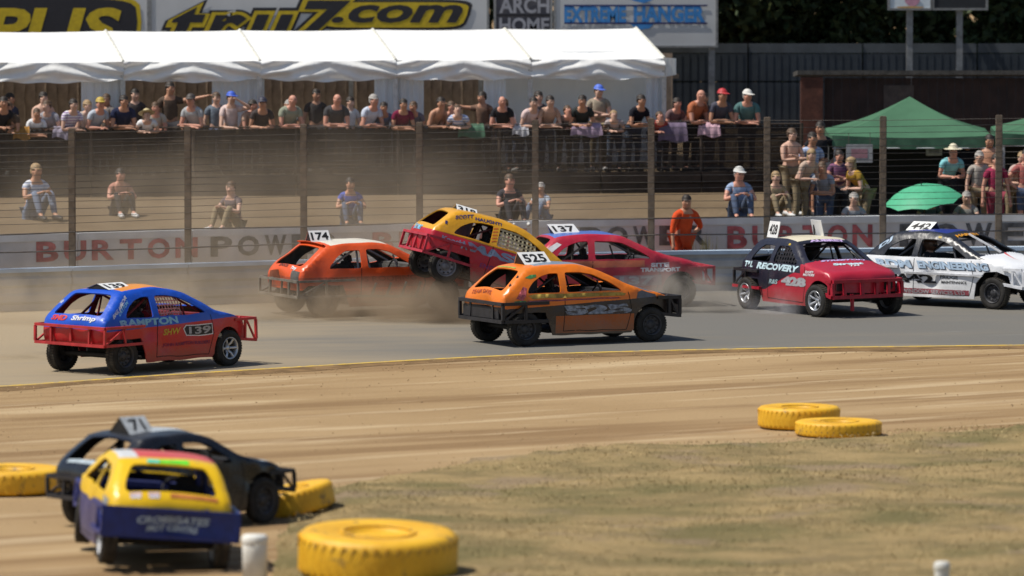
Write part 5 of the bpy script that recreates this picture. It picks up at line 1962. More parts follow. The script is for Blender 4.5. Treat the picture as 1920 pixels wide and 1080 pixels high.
rubber = M('dusty_tyre_rubber', (0.030, 0.028, 0.026), 0.85, var=0.4, scale=7, bmp=0.2, spec=0.25)
tread = M('tyre_tread_dusty', (0.055, 0.048, 0.038), 0.9, var=0.35, scale=9, spec=0.2)
darkm = M('underbody_black', (0.016, 0.015, 0.015), 0.7, var=0.4)
dirtysteel = M('muddy_grey_steel', (0.17, 0.155, 0.13), 0.6, metal=0.3, var=0.35, scale=6)
rims = {'silver': M('wheel_silver', (0.50, 0.51, 0.53), 0.32, metal=0.7, var=0.2), 'white': M('wheel_white', (0.55, 0.56, 0.58), 0.5, var=0.25), 'dark': M('wheel_dark', (0.05, 0.05, 0.055), 0.55, metal=0.3, var=0.3),
        'grey': M('wheel_grey', (0.20, 0.20, 0.22), 0.5, metal=0.4, var=0.3)}
WR = 0.285
_wheel = {}


def wheel_meshes():
    if _wheel:
        return _wheel
    mb = MB()
    mb.lathe([(.172, -.085), (.20, -.094), (.245, -.096), (.272, -.086), (.283, -.066), (WR, -.03), (WR, .03), (.283, .066), (.272, .086), (.245, .096), (.20, .094), (.172, .085), (.165, 0)], 40, 'Y', 0, True, True)
    for k in range(40):                                 # tread blocks
        a = 2 * math.pi * k / 40
        for y, da in ((-.045, 0), (.045, .08)):
            mb.box((WR * math.cos(a + da), y, WR * math.sin(a + da)), (.008, .07, .030), Euler((0, -(a + da), 0)), 1)
    me = mb.build('tyre', [rubber, tread])
    _wheel['tyre'] = me.data
    bpy.data.objects.remove(me)
    for st in ('alloy', 'steel'):
        mb = MB()
        mb.lathe([(.175, .088), (.182, .096), (.172, .098), (.158, .08), (.152, .03), (.152, -.07), (.175, -.088)], 36, 'Y')
        if st == 'alloy':
            for k in range(6):
                a = 2 * math.pi * k / 6
                mb.tube([(.04 * math.cos(a), -.0, .04 * math.sin(a)), (.10 * math.cos(a), .062, .10 * math.sin(a)), (.160 * math.cos(a), .07, .160 * math.sin(a))], [.030, .022, .026], 6)
            mb.lathe([(0, .05), (.035, .048), (.052, .03), (.052, -.02)], 18, 'Y')
            mb.lathe([(.153, -.03), (.05, -.03), (0.0, -.03)], 24, 'Y', 1)
        else:
            mb.lathe([(.154, .04), (.135, .055), (.115, .045), (.085, .03), (.07, .05), (.045, .062), (0, .064)], 30, 'Y')
            for k in range(9):
                a = 2 * math.pi * k / 9
                mb.tube([(.118 * math.cos(a), .035, .118 * math.sin(a)), (.118 * math.cos(a), .058, .118 * math.sin(a))], .017, 8, 1)
            for k in range(4):
                a = 2 * math.pi * k / 4
                mb.tube([(.055 * math.cos(a), .05, .055 * math.sin(a)), (.055 * math.cos(a), .074, .055 * math.sin(a))], .010, 6, 0)
        me = mb.build('rim', [rims['silver'], darkm])
        _wheel[st] = me.data
        bpy.data.objects.remove(me)
    return _wheel


def text_on_side(car, sh, s, x0, x1, z0, z1, mat, side=-1, bold=0.03, shear=0.0, off=0.006, name='lettering', skew=0.0, grow=0.0, spacing=1.0):
    """flat print that follows the flank; side -1 is the car's right"""
    base, _, ext0 = text2d(s, 1.0, bold, shear, spacing)
    vs, fs, ext = text2d(s, 1.0, bold + grow, shear, spacing)
    w, h = x1 - x0, z1 - z0
    a, b = vs[:, 0] * (w / ext0[0]), vs[:, 1] * (h / ext0[1])
    xx = (x0 + x1) / 2 + (a if side < 0 else -a)
    zz = (z0 + z1) / 2 + b + (skew * a)
    yy = side * (halfw(xx, zz) + off)
    mb = MB()
    mb.add(list(zip(xx, yy, zz)), fs)
    return mb.build(name, mat, car)


def text_on_top(car, sh, s, t_mid, v_mid, width, height, mat, facing='rear', bold=0.03, shear=0.0, off=0.008, name='lettering', grow=0.0, rot=0.0):
    base, _, ext0 = text2d(s, 1.0, bold, shear)
    vs, fs, ext = text2d(s, 1.0, bold + grow, shear)
    a, b = vs[:, 0] * (width / ext0[0]), vs[:, 1] * (height / ext0[1])
    c_, s_ = math.cos(rot), math.sin(rot)
    a, b = a * c_ - b * s_, a * s_ + b * c_
    sm = float(np.interp(t_mid, sh.ts, sh.s))
    wx = float(np.interp(sm, sh.s, sh.prof[:, 0]))
    wz = float(np.interp(sm, sh.s, sh.prof[:, 1]))
    hw = float(halfw(wx, wz))
    if facing == 'rear':
        S, Vv = sm + b, v_mid - a / hw
    elif facing == 'front':
        S, Vv = sm - b, v_mid + a / hw
    else:                                   # read from the car's right side: text runs forwards, up is to the left
        S, Vv = sm + a, v_mid + b / hw
    mb = MB()
    mb.add(sh.top(S, np.clip(Vv, -.995, .995), off).tolist(), fs)
    return mb.build(name, mat, car)


def decal_side(car, pts, mat, side=-1, off=0.004, name='decal'):
    """plain patch of colour on the flank, cut into strips so that it follows the curve"""
    lp = densify(pts, .05)
    g = np.array([(x, z) for x in np.arange(-1.7, 1.7, .07) for z in np.arange(.15, 1.35, .06)])
    g = g[inside(lp, g)]
    v, t = cdt([lp], g, lambda c: inside(lp, c))
    y = side * (halfw(v[:, 0], v[:, 1]) + off)
    mb = MB()
    mb.add(np.c_[v[:, 0], y, v[:, 1]].tolist(), [tuple(q if side < 0 else q[::-1]) for q in t], 0, True)
    return mb.build(name, mat, car)


def decal_top(car, sh, t0, t1, v0, v1, mat, off=0.005, name='decal'):
    s0, s1 = (float(np.interp(t, sh.ts, sh.s)) for t in (t0, t1))
    n, m = 14, 10
    S, Vv = np.meshgrid(np.linspace(s0, s1, n), np.linspace(v0, v1, m), indexing='ij')
    P = sh.top(S.ravel(), Vv.ravel(), off)
    mb = MB()
    mb.add(P.tolist(), [(i * m + j, (i + 1) * m + j, (i + 1) * m + j + 1, i * m + j + 1) for i in range(n - 1) for j in range(m - 1)], 0, True)
    return mb.build(name, mat, car)


def rail_bumper(car, front, mat, xr, hw, z0, z1, w=.05, ys=(), ret=None, plate=None, diag=True):
    """welded tube bumper: hoop, then each upright as a piece of its own"""
    name = 'front_bumper' if front else 'rear_bumper'
    sg = 1 if front else -1
    mb = MB()
    for z in (z0, z1):
        mb.beam((xr, -hw, z), (xr, hw, z), w * 1.15, w)
        for s in (-1, 1):
            if ret:
                xe, ye = ret
                mb.beam((xr - sg * w * .5, s * hw, z), (xe, s * ye, z if z == z1 else z + (0 if not front else .05)), w, w)
    o = mb.build(name, mat, car)
    for y in list(ys) + [-hw, hw]:
        mb = MB()
        mb.beam((xr, y, z0 + w * .5), (xr, y, z1 - w * .5), w * .9, w * .9)
        mb.build('upright', mat, o)
    if ret:
        for s in (-1, 1):
            xe, ye = ret
            xm, ym = (xr + xe) / 2, s * (hw + ye) / 2
            mb = MB()
            mb.beam((xm, ym, z0 + w * .5), (xm, ym, z1 - w * .5), w * .8, w * .8)
            mb.build('side_upright', mat, o)
            if diag:
                mb = MB()
                mb.beam((xr - sg * .03, s * hw, z0 + .02), (xm + sg * .03, ym, z1 - .03), w * .6, w * .6)
                mb.build('brace', mat, o)
    for y in (-.42, .42):
        mb = MB()
        for z in (z0, z1):
            mb.beam((xr - sg * .03, y, z), (xr - sg * .34, y * .95, .5 * (z0 + z1)), w * .8, w * .8)
        mb.build('bracket', mat, o)
    if plate:
        mb = MB()
        for k in range(25):                          # beaten plate, fine enough to take the dents
            for j in range(8):
                y0, y1 = hw * plate[3] * (2 * k / 25 - 1), hw * plate[3] * (2 * (k + 1) / 25 - 1)
                za, zb = plate[1] + (plate[2] - plate[1]) * j / 8, plate[1] + (plate[2] - plate[1]) * (j + 1) / 8
                X = xr + sg * .036
                q = [(X, y0, za), (X, y1, za), (X, y1, zb), (X, y0, zb)]
                mb.add(q if sg > 0 else q[::-1], [(0, 1, 2, 3)])
        for z in (plate[1], plate[2]):
            mb.beam((xr + sg * .028, -hw * plate[3], z), (xr + sg * .028, hw * plate[3], z), .014)
        mb.build('bumper_plate', plate[0], o)
    return o


def roof_plate(car, sh, number, style='tent', x0=-1.0, x1=-.50, h=.20, half=.17, yc=0.0, lean=0.0, numw=.40, face=None):
    white, blk = face or M('plate_white', (0.72, 0.72, 0.71), 0.5, var=0.06, scale=5), M('plate_black', (0.013, 0.012, 0.012), 0.6)
    zr = float(np.interp((x0 + x1) / 2, [-1.02, -.45, .1], [1.285, 1.325, 1.265]))
    zr = .42 + (zr - .42) * sh.zs + .022
    if sh.key != 'round':
        zr -= .03
    mb = MB()
    if style == 'tent':
        A = [(x0, yc - half, zr), (x1, yc - half, zr), (x1 + lean, yc, zr + h), (x0 + lean, yc, zr + h)]
        B = [(x0, yc + half, zr), (x1, yc + half, zr), (x1 + lean, yc, zr + h), (x0 + lean, yc, zr + h)]
        mb.add(A, [(0, 1, 2, 3)])
        mb.add(B, [(0, 3, 2, 1)])
        e = .012
        mb.add([(x0 + e, yc - half + e, zr), (x0 + e, yc + half - e, zr), (x0 + lean + e, yc, zr + h - e)], [(0, 2, 1)], 1)
        mb.add([(x1 - e, yc - half + e, zr), (x1 - e, yc + half - e, zr), (x1 + lean - e, yc, zr + h - e)], [(0, 1, 2)], 1)
        o = mb.build('roof_number_plate', [white, blk], car)
        for s in (-1, 1):
            mb = MB()
            up = Vector((lean, -s * half, h)).normalized()
            c = Vector(((x0 + x1 + lean) / 2, yc + s * half * .5, zr + h * .5))
            n = Vector((0, s * h, half)).normalized()
            flat_text(mb, number, c + n * .004, Vector((1, 0, 0)) * (-s), up, numw, math.hypot(half, h) * .66, bold=.03, off=0.0)
            mb.build('race_number', blk, o)
    else:
        o = None
        for s in (-1, 1):
            mb = MB()
            c = Vector(((x0 + x1) / 2, s * half, zr + h * .5))
            Q = Matrix.Rotation(-s * lean, 3, 'X')
            mb.box((0, 0, 0), (x1 - x0, .012, h), None, 0)
            for i, v in enumerate(mb.v):
                mb.v[i] = tuple(Q @ Vector(v) + c)
            if o is None:
                o = mb.build('roof_number_plate', white, car)
            else:
                mb.build('second_plate', white, o)
            mb = MB()
            up = Q @ Vector((0, 0, 1))
            nr = Q @ Vector((0, s, 0))
            flat_text(mb, number, c + nr * .009, Vector((-s, 0, 0)), up, numw, h * .62, bold=.03)
            mb.build('race_number', blk, o)
            mb = MB()
            mb.beam(c - Vector((.1, 0, h * .5 + .06)), c - Vector((.1, 0, -h * .2)) - nr * .02, .02)
            mb.build('plate_stay', blk, o)
    return o


def net(car, sh, poly, mat, x0, x1, n, z0, z1, m, w=.018, side=-1, name='window_net'):
    mb = MB()
    k = 0
    for i in range(n):
        x = x0 + (x1 - x0) * i / (n - 1)
        for j in range(6):
            za, zb_ = z0 + (z1 - z0) * j / 6, z0 + (z1 - z0) * (j + 1) / 6
            if not inside(poly, [(x, (za + zb_) / 2)])[0]:
                continue
            a, b = (x, side * (float(halfw(x, za)) - .035), za), (x, side * (float(halfw(x, zb_)) - .035), zb_)
            mb.beam(a, b, w, .004, up=(0, 1, 0))
    for j in range(m):
        z = z0 + (z1 - z0) * (j + .5) / m
        for i in range(n - 1):
            xa, xb_ = x0 + (x1 - x0) * i / (n - 1), x0 + (x1 - x0) * (i + 1) / (n - 1)
            if not inside(poly, [((xa + xb_) / 2, z)])[0]:
                continue
            mb.beam((xa, side * (float(halfw(xa, z)) - .031), z), (xb_, side * (float(halfw(xb_, z)) - .031), z), .004, w, up=(0, 0, 1))
    return tag(mb.build(name, mat, car), kind='stuff')


def make_car(label, key, loc, yaw, pitch=0.0, roll=0.0, zs=1.0, arch='round', body=None, roof=None, bonnet=None, tail=None, front=None, inner=None, cage=None,
             rim='silver', rstyle=('alloy', 'alloy'), steer=0.0, wheel_cols=None, track=.665, scale=(1, 1, 1), bulkhead=False):
    sh = shell(key, zs, arch)
    car = thing('stock_car', label, 'racing car', loc, 0, 'stock cars racing round the oval')
    car.rotation_euler = Euler((roll, -pitch, yaw), 'XYZ')
    car.scale = scale
    for lab, nm, mt in ((0, 'body_shell', body), (2, 'roof', roof or body), (3, 'bonnet', bonnet or body), (1, 'tailgate', tail or body), (4, 'front_panel', front or body)):
        me = sh.piece(lab)
        me.name = nm
        me.materials.append(mt)
        me.materials.append(inner)
        link(nm, me, car)
    seam = M('panel_gap', (0.012, 0.012, 0.012), 0.8)
    zb = .42 + (.86 - .42) * zs
    for s in (-1, 1):
        mb = MB()
        for (xa, za), (xb2, zb2) in (((-.47, zb), (-.50, .24)), ((-.50, .24), (.70, .22)), ((.70, .22), (.80, .56)), ((.80, .56), (.74, zb))):
            n = 8
            for k in range(n):
                p = [(xa + (xb2 - xa) * q, za + (zb2 - za) * q) for q in (k / n, (k + 1) / n)]
                w = .006
                dx, dzz = xb2 - xa, zb2 - za
                L_ = math.hypot(dx, dzz)
                ox, oz = -dzz / L_ * w, dx / L_ * w
                q4 = [(p[0][0] - ox, p[0][1] - oz), (p[1][0] - ox, p[1][1] - oz), (p[1][0] + ox, p[1][1] + oz), (p[0][0] + ox, p[0][1] + oz)]
                mb.add([(a, s * (float(halfw(a, c)) + .0025), c) for a, c in (q4 if s < 0 else q4[::-1])], [(0, 1, 2, 3)])
        mb.build('door_gap', seam, car)
    wm = wheel_meshes()
    for i, (x, s) in enumerate(((-1.2, -1), (-1.2, 1), (1.2, -1), (1.2, 1))):
        w = link('wheel', None, car, (x, s * track, WR))
        w.rotation_euler = (0, rnd.uniform(0, 1), (0 if s > 0 else math.pi) + (steer if x > 0 else 0))
        t = link('tyre', wm['tyre'], w)
        rc = rims[(wheel_cols or (rim, rim))[0 if x < 0 else 1]]
        r = link('rim', wm[rstyle[0 if x < 0 else 1]], w)
        r.material_slots[0].link = 'OBJECT'
        r.material_slots[0].material = rc
    mb = MB()
    mb.box((0.0, 0, .235), (1.5, 1.30, .07), bev=.02)
    mb.box((-1.08, 0, .46), (.62, 0.86, .05))
    mb.box((.80, 0, .52), (.05, 1.30, .60))
    mb.box((-.80, 0, .40), (.05, 1.0, .30))
    mb.build('floor_pan', darkm, car)
    mb = MB()
    mb.tube([(-1.2, -track + .08, WR), (-1.2, track - .08, WR)], .045, 8)
    mb.build('rear_axle', darkm, car)
    mb = MB()
    mb.tube([(1.2, -track + .08, WR), (1.2, track - .08, WR)], .035, 8)
    mb.build('front_axle', darkm, car)
    mb = MB()
    mb.box((1.18, 0, .46), (.56, .62, .34), bev=.05)
    mb.build('engine', darkm, car)
    mb = MB()
    mb.box((1.50, 0, .52), (.05, .62, .30))
    mb.build('radiator', darkm, car)
    if bulkhead:
        mb = MB()
        mb.box((-.90, 0, .42 + (.92 - .42) * zs), (.02, 1.12, .58 * zs))
        mb.build('rear_firewall', inner, car)
    mb = MB()
    mb.box((.66, 0, .42 + (.80 - .42) * zs), (.30, 1.22, .15 * zs), bev=.04)
    mb.build('dashboard', inner, car)
    mb = MB()
    mb.box((-1.22, 0, .42 + (.78 - .42) * zs), (.46, 1.18, .03))
    mb.box((-1.0, 0, .42 + (.66 - .42) * zs), (.03, 1.2, .26 * zs))
    mb.build('rear_bulkhead', inner, car)
    cg = cage or dirtysteel
    z = lambda q: .42 + (q - .42) * zs
    mb = MB()
    rt = .020
    mb.tube([(-.46, -.60, .3), (-.46, -.60, z(.85)), (-.46, -.50, z(1.21)), (-.46, .50, z(1.21)), (-.46, .60, z(.85)), (-.46, .60, .3)], rt, 6)
    xf = .10 if key != 'boxy' else .04
    for s in (-1, 1):
        mb.tube([(-.46, s * .50, z(1.21)), (xf, s * .50, z(1.175)), (.70 if key != 'boxy' else .56, s * .60, z(.88)), (.72, s * .62, .3)], rt, 6)
        mb.tube([(-.46, s * .50, z(1.19)), (-1.30, s * .50, z(.66))], rt, 6)
        mb.tube([(-.46, s * .61, z(.72)), (.70, s * .63, z(.72))], rt, 6)
        mb.tube([(.24, s * .56, z(1.06)), (.36, s * .60, z(.74))], rt * .8, 6)
    mb.tube([(xf, -.50, z(1.175)), (xf, .50, z(1.175))], rt, 6)
    mb.tube([(-.46, -.58, z(.80)), (-.46, .50, z(1.18))], rt, 6)
    mb.build('roll_cage', cg, car)
    mb = MB()
    mb.box((-.30, -.30, .36), (.44, .42, .10), bev=.03)
    mb.box((-.50, -.30, z(.66)), (.10, .42, .58), Euler((0, R(-12), 0)), bev=.03)
    mb.box((-.53, -.30, z(1.0)), (.09, .24, .17), Euler((0, R(-12), 0)), bev=.03)
    mb.build('seat', M('seat_black', (0.025, 0.022, 0.022), 0.7), car)
    mb = MB()
    vs = [(.36 + .06 * math.sin(a), -.30 + .16 * math.cos(a), z(.80) + .155 * math.sin(a)) for a in np.linspace(0, 2 * math.pi, 19)]
    mb.tube(vs, .014, 5, cap=False)
    mb.tube([(.36, -.30, z(.80)), (.58, -.30, z(.72))], .018, 5)
    mb.tube([(.36, -.46, z(.80)), (.36, -.14, z(.80))], .010, 5)
    mb.build('steering_wheel', M('seat_black', (0, 0, 0)), car)
    return car, sh


def batter(car, seed, amp=.007, dents=7):
    """knock the panels about: shallow ripples and a handful of dents, the same for sheet metal, print and bumpers"""
    g = np.random.default_rng(seed)
    ph = g.uniform(0, 6.28, (6, 3))
    fr = g.uniform(5, 13, (6, 3))
    D = []
    for _ in range(dents):
        s = -1 if g.uniform() < .7 else 1
        D.append((np.array((g.uniform(-1.5, 1.5), s * .75, g.uniform(.32, .82))), g.uniform(.10, .24), g.uniform(.015, .042), 'y'))
    for x in (-1.7, 1.7):
        for _ in range(3):
            D.append((np.array((x, g.uniform(-.6, .6), g.uniform(.45, .75))), g.uniform(.18, .32), g.uniform(.02, .06), 'x'))
    D.append((np.array((g.uniform(1.0, 1.5), g.uniform(-.4, .4), .78)), .3, .03, 'z'))

    def walk(o):
        for ch in o.children:
            if ch.name.startswith(('wheel', 'roof_number_plate')) or ch.type != 'MESH':
                continue
            if ch.name.split('.')[0] not in ('roll_cage', 'seat', 'floor_pan', 'engine', 'radiator', 'rear_axle', 'front_axle', 'steering_wheel', 'dashboard', 'roof_number_plate'):
                me = ch.data
                n = len(me.vertices)
                a = np.zeros(n * 3)
                me.vertices.foreach_get('co', a)
                p = a.reshape(-1, 3)
                q = p.copy()
                rp = np.zeros(n)
                for k in range(6):
                    rp += np.sin(p[:, 0] * fr[k, 0] + ph[k, 0]) * np.sin(p[:, 1] * fr[k, 1] * .7 + ph[k, 1]) * np.sin(p[:, 2] * fr[k, 2] + ph[k, 2])
                sg = np.tanh(p[:, 1] * 6)
                q[:, 1] += sg * rp * amp * .6
                q[:, 2] += rp * amp * .5
                for c, r, d, axis in D:
                    w = np.exp(-((p - c) ** 2).sum(1) / r ** 2) * d
                    if axis == 'y':
                        q[:, 1] -= np.sign(c[1]) * w
                    elif axis == 'x':
                        q[:, 0] -= np.sign(c[0]) * w
                        q[:, 2] += w * .3
                    else:
                        q[:, 2] -= w
                me.vertices.foreach_set('co', q.ravel())
                me.update()
            walk(ch)
    walk(car)


def driver(car, sh, label, suit, helmet):
    q = Euler(car.rotation_euler, 'XYZ').to_matrix()
    p = Vector(car.location) + q @ Vector((-.33, -.30, .38))
    r = (q @ Matrix.Rotation(R(90), 3, 'Z')).to_euler('XYZ')
    return person(label, p, 0, 'drive', suit, suit, 'pale', None, 'helmet', helmet, .86 * (sh.zs + .06), 'drivers strapped in their cars', rot=r)


def put(u, v):
    p = G(u, v)
    return Vector((p.x, p.y, 0.006))


def lp(name, col, rough=0.5):
    return M('print_' + name, col, rough, var=0.12, scale=8)


P_WHITE, P_SKY, P_RED, P_YEL, P_PUR, P_BLK, P_LIL, P_NAVY = (lp('white', (0.66, 0.66, 0.68)), lp('sky', (0.20, 0.44, 0.62)), lp('red', (0.50, 0.03, 0.035)), lp('yellow', (0.46, 0.32, 0.03)),
                                                             lp('purple', (0.16, 0.012, 0.06)), lp('black', (0.012, 0.012, 0.014)), lp('lilac', (0.52, 0.38, 0.66)), lp('navy', (0.03, 0.03, 0.14)))
P_GREY = lp('grey', (0.33, 0.33, 0.35))
P_STEEL = lp('steelblue', (0.20, 0.25, 0.36))

# ---- 1 blue and red car, nearest on the left
blue, red = (0.008, 0.075, 0.50), (0.46, 0.012, 0.018)
b1 = paint('paint_blue_over_red', blue, [(red, [(0.035, 0, -1, -0.745)])], dirt=.25, mud=.35)
t1 = paint('paint_blue_tailgate', blue, [(red, [(0, 0, -1, -.72)])], dirt=.2, mud=.1)
r1 = paint('paint_orange_roof', blue, [((0.72, 0.26, 0.012), [(-1, 0, 0, -0.05), (1, 0, 0, -0.98), (0, -1, 0, -0.45, 1)])], dirt=.15, mud=0)
in1 = M('inside_dark_red', (0.16, 0.014, 0.016), 0.6, var=0.25)
redtube = M('bumper_red', (0.40, 0.028, 0.030), 0.42, var=0.2, scale=6)
car, sh = make_car('blue over red stock car with orange roof panel at the left', 'round', put(271.5, 690), R(48.5), body=b1, roof=r1, bonnet=b1, tail=t1, front=b1, inner=in1, cage=in1, rim='silver', rstyle=('steel', 'alloy'), wheel_cols=('dark', 'silver'))
C1 = car
rail_bumper(car, False, redtube, -1.70, .79, .475, .75, .042, (-.42, 0.02, .44), ret=(-.80, .80))
rail_bumper(car, True, redtube, 1.84, .72, .38, .74, .042, (-.3, .3), ret=(1.36, .70))
mb = MB()
mb.box((-1.60, .1, .55), (.03, .34, .16), bev=.02)
mb.build('tail_panel', redtube, car)
text_on_side(car, sh, 'RAMPTON', -1.30, -.02, .755, .868, P_SKY, bold=.045, shear=-.1)
text_on_side(car, sh, 'SHW', -.36, .02, .585, .685, P_YEL, shear=.2)
dk = [(.10, .66), (.16, .70), (.74, .70), (.76, .55), (.16, .55)]
decal_side(car, [(.08, .655), (.15, .715), (.76, .715), (.78, .535), (.15, .535)], P_WHITE, name='number_border')
decal_side(car, [(.105, .65), (.165, .70), (.745, .70), (.76, .55), (.165, .55)], P_BLK, off=.006, name='number_ground')
text_on_side(car, sh, '139', .22, .72, .565, .685, P_GREY, off=.009, name='race_number')
text_on_side(car, sh, 'JOHN RAMPTON BUILDERS', -.35, .72, .38, .45, P_PUR)
text_on_side(car, sh, 'FOR', -1.20, -1.00, 1.13, 1.19, P_WHITE, skew=.75, bold=.02)
text_on_side(car, sh, 'BIG JIM', -1.40, -1.14, .97, 1.05, P_WHITE, skew=.75, bold=.02)
text_on_side(car, sh, 'LAYTON', -1.27, -1.02, 1.02, 1.08, P_SKY, skew=.75, bold=.02)
text_on_top(car, sh, 'SMD', 2.45, .48, .36, .085, P_RED, bold=.05, shear=.2)
text_on_top(car, sh, 'Shrimp', 2.42, -.32, .52, .10, P_WHITE, bold=.035, shear=.2)
text_on_top(car, sh, 'Wilky', 3.55, .90, .09, .10, P_WHITE, bold=.02)
roof_plate(car, sh, '139', 'tent', -1.08, -.52, .085, .26, lean=0, numw=.42)
net(car, sh, sh.holes[1], M('net_red_white', (0.46, 0.20, 0.19), 0.8, var=.4, scale=14), -.40, .12, 9, .89, 1.21, 5, .020)
driver(car, sh, 'driver in red suit and black helmet strapped in the blue over red car', (0.28, 0.022, 0.026), (0.03, 0.03, 0.035))

# ---- 2 orange-red car number 174, under the dust
org = (0.68, 0.085, 0.014)
b2 = paint('paint_orange_red', org, [((0.42, 0.060, 0.020), [(0, 0, -1, -0.70), (0, 0, 1, 0.50)])], dirt=.5, mud=.6)
r2 = paint('paint_cream_roof', (0.66, 0.62, 0.52), [(org, [(-1, 0, 0, 0.98)])], dirt=.3, mud=0)
in2 = M('inside_grey', (0.085, 0.08, 0.075), 0.7, var=0.3)
car, sh = make_car('orange-red stock car numbered 174 with white roof in the dust', 'slant', put(688, 586), R(27), body=b2, roof=r2, tail=b2, inner=in2, cage=M('cage_pale_grey', (0.30, 0.31, 0.31), 0.5, var=.2), rstyle=('steel', 'steel'), wheel_cols=('dark', 'dark'))
C2 = car
rail_bumper(car, False, dirtysteel, -1.74, .80, .36, .64, .042, (-.42, 0, .42), ret=(-.62, .81))
rail_bumper(car, True, dirtysteel, 1.86, .70, .40, .70, .045, (-.3, .3), ret=(1.38, .70))
mb = MB()
for s in (-1, 1):
    mb.beam((-.60, s * .80, .36), (.78, s * .80, .30), .045)
    for x in (-.3, .0, .3, .6):
        mb.beam((x, s * .80, .33), (x + .10, s * .79, .58), .032)
mb.build('side_rail', dirtysteel, car)
mb = MB()                                              # roof spoiler lip over the rear window
for i in range(13):
    pass
sp = [sh.top(np.interp(q, sh.ts, sh.s), v, o_)[0] for v in np.linspace(-.92, .92, 13) for q, o_ in ((4.95, .004), (4.45, .075), (4.40, .055), (4.85, -.006))]
mb.add([tuple(p) for p in sp], [(i * 4 + a, i * 4 + (a + 1) % 4, i * 4 + 4 + (a + 1) % 4, i * 4 + 4 + a) for i in range(12) for a in range(4)], 0, True)
mb.build('spoiler', b2, car)
text_on_top(car, sh, 'Tiny', 2.55, -.55, .20, .07, P_WHITE, bold=.04)
text_on_top(car, sh, 'STOCK', 2.75, .10, .40, .06, P_BLK, bold=.03)
decal_top(car, sh, 1.1, 2.0, .30, .80, M('print_rust_brown', (0.16, 0.04, 0.015), 0.6), name='tail_panel_patch')
decal_top(car, sh, 1.0, 2.3, -.93, -.56, in2, name='lamp_blank')
text_on_side(car, sh, 'RICHARDS ROOFING', -1.30, .62, .61, .70, M('print_dark_brown', (0.30, 0.055, 0.018), 0.6), bold=.02, shear=-.12)
roof_plate(car, sh, '174', 'tent', -1.10, -.70, .20, .13, yc=.14, numw=.34)

# ---- 3 yellow and red car, rear kicked up over 174
yel3, red3 = (0.66, 0.32, 0.014), (0.46, 0.012, 0.028)
b3 = paint('paint_yellow_over_red', yel3, [(red3, [(0.0, 0, -1, -0.845)])], dirt=.4, mud=.5)
in3 = M('inside_maroon', (0.075, 0.016, 0.02), 0.6, var=.3)
car, sh = make_car('yellow over red stock car with its tail kicked up over the bonnet of number 174', 'steep', Vector((G(924, 594).x, G(924, 594).y, 0.34)), R(16), pitch=R(-17), bulkhead=True, roll=R(0), body=b3, tail=b3, inner=in3, cage=in3, rstyle=('steel', 'steel'), wheel_cols=('grey', 'grey'))
C3 = car
tube3 = M('bumper_crimson', (0.40, 0.030, 0.050), 0.45, var=.2)
rail_bumper(car, False, tube3, -1.69, .80, .42, .72, .045, (-.42, 0, .42), ret=(-.78, .80))
rail_bumper(car, True, tube3, 1.84, .70, .42, .70, .045, (-.3, .3), ret=(1.36, .70))
decal_side(car, [(-1.52, .86), (-1.30, .885), (.95, .885), (1.4, .80), (1.4, .785), (.95, .862), (-1.30, .862)], M('print_amber', (0.62, 0.27, 0.012), 0.4), name='waist_stripe')
text_on_side(car, sh, 'MASSEY', -.95, .62, .66, .81, P_STEEL, bold=.05, shear=-.25)
text_on_side(car, sh, 'A', -1.05, -.92, .66, .80, P_STEEL, bold=.05, shear=-.25)
text_on_side(car, sh, 'ENGINE SERVICES', -.62, .40, .44, .52, M('print_plum', (0.22, 0.04, 0.14), 0.6), bold=.02)
text_on_side(car, sh, 'Knock', -1.42, -1.02, .72, .80, P_STEEL, bold=.03)
text_on_side(car, sh, 'SCOTT', -1.25, -.92, 1.185, 1.25, P_NAVY, bold=.03, skew=.35)
text_on_side(car, sh, 'HAUGHT!', -.88, -.38, 1.235, 1.29, P_NAVY, bold=.03, skew=.05)
text_on_side(car, sh, 'I', -1.42, -1.38, 1.0, 1.06, P_NAVY, bold=.03)
text_on_top(car, sh, 'Turner', 2.20, .25, .62, .11, P_SKY, bold=.035, shear=.2)
for k in range(5):
    decal_side(car, [(-.525, .93 + .055 * k), (-.435, .955 + .055 * k), (-.435, .975 + .055 * k), (-.525, .95 + .055 * k)], M('print_orange_hatch', (0.55, 0.12, 0.02), 0.5), name='pillar_hatching')
roof_plate(car, sh, '318', 'tent', -1.14, -.74, .13, .22, numw=.34)
net(car, sh, sh.holes[1], M('net_cream', (0.50, 0.42, 0.26), 0.8, var=.3, scale=14), -.41, .30, 10, .885, 1.215, 5, .032)
driver(car, sh, 'driver in dark maroon suit in the yellow over red car', (0.06, 0.014, 0.018), (0.05, 0.012, 0.016))

# ---- 4 orange car 525 in the middle
or4 = (0.74, 0.175, 0.008)
blk4 = (0.032, 0.022, 0.019)
b4 = paint('paint_orange_over_black', or4, [(blk4, [(0.045, 0, -1, -0.700)]), ((0.36, 0.080, 0.014), [(0, 0, -1, -0.49), (0, 0, 1, .20), (1, 0, 0, -.65), (-1, 0, 0, -.85)])], dirt=.4, mud=.45)
t4 = paint('paint_orange_tail', or4, [(blk4, [(0, 0, -1, -0.66)])], dirt=.2, mud=.1)
bon4 = paint('paint_orange_bonnet', or4, [((0.12, 0.13, 0.15), [(1, 0, 0, 0.98), (-1, 0, 0, -1.25), (0, -1, 0, .25)]), ((0.16, 0.17, 0.19), [(.4, 1, 0, .05), (-.4, -1, 0, -.28)])], dirt=.2, mud=.1)
in4 = M('inside_black', (0.012, 0.010, 0.010), 0.7, var=0.3)
roof4 = paint('paint_grey_blue_roof', (0.20, 0.25, 0.32), [(or4, [(0, 1, 0, .40, 1)]), (or4, [(-1, 0, 0, .86)])], dirt=.3, mud=0)
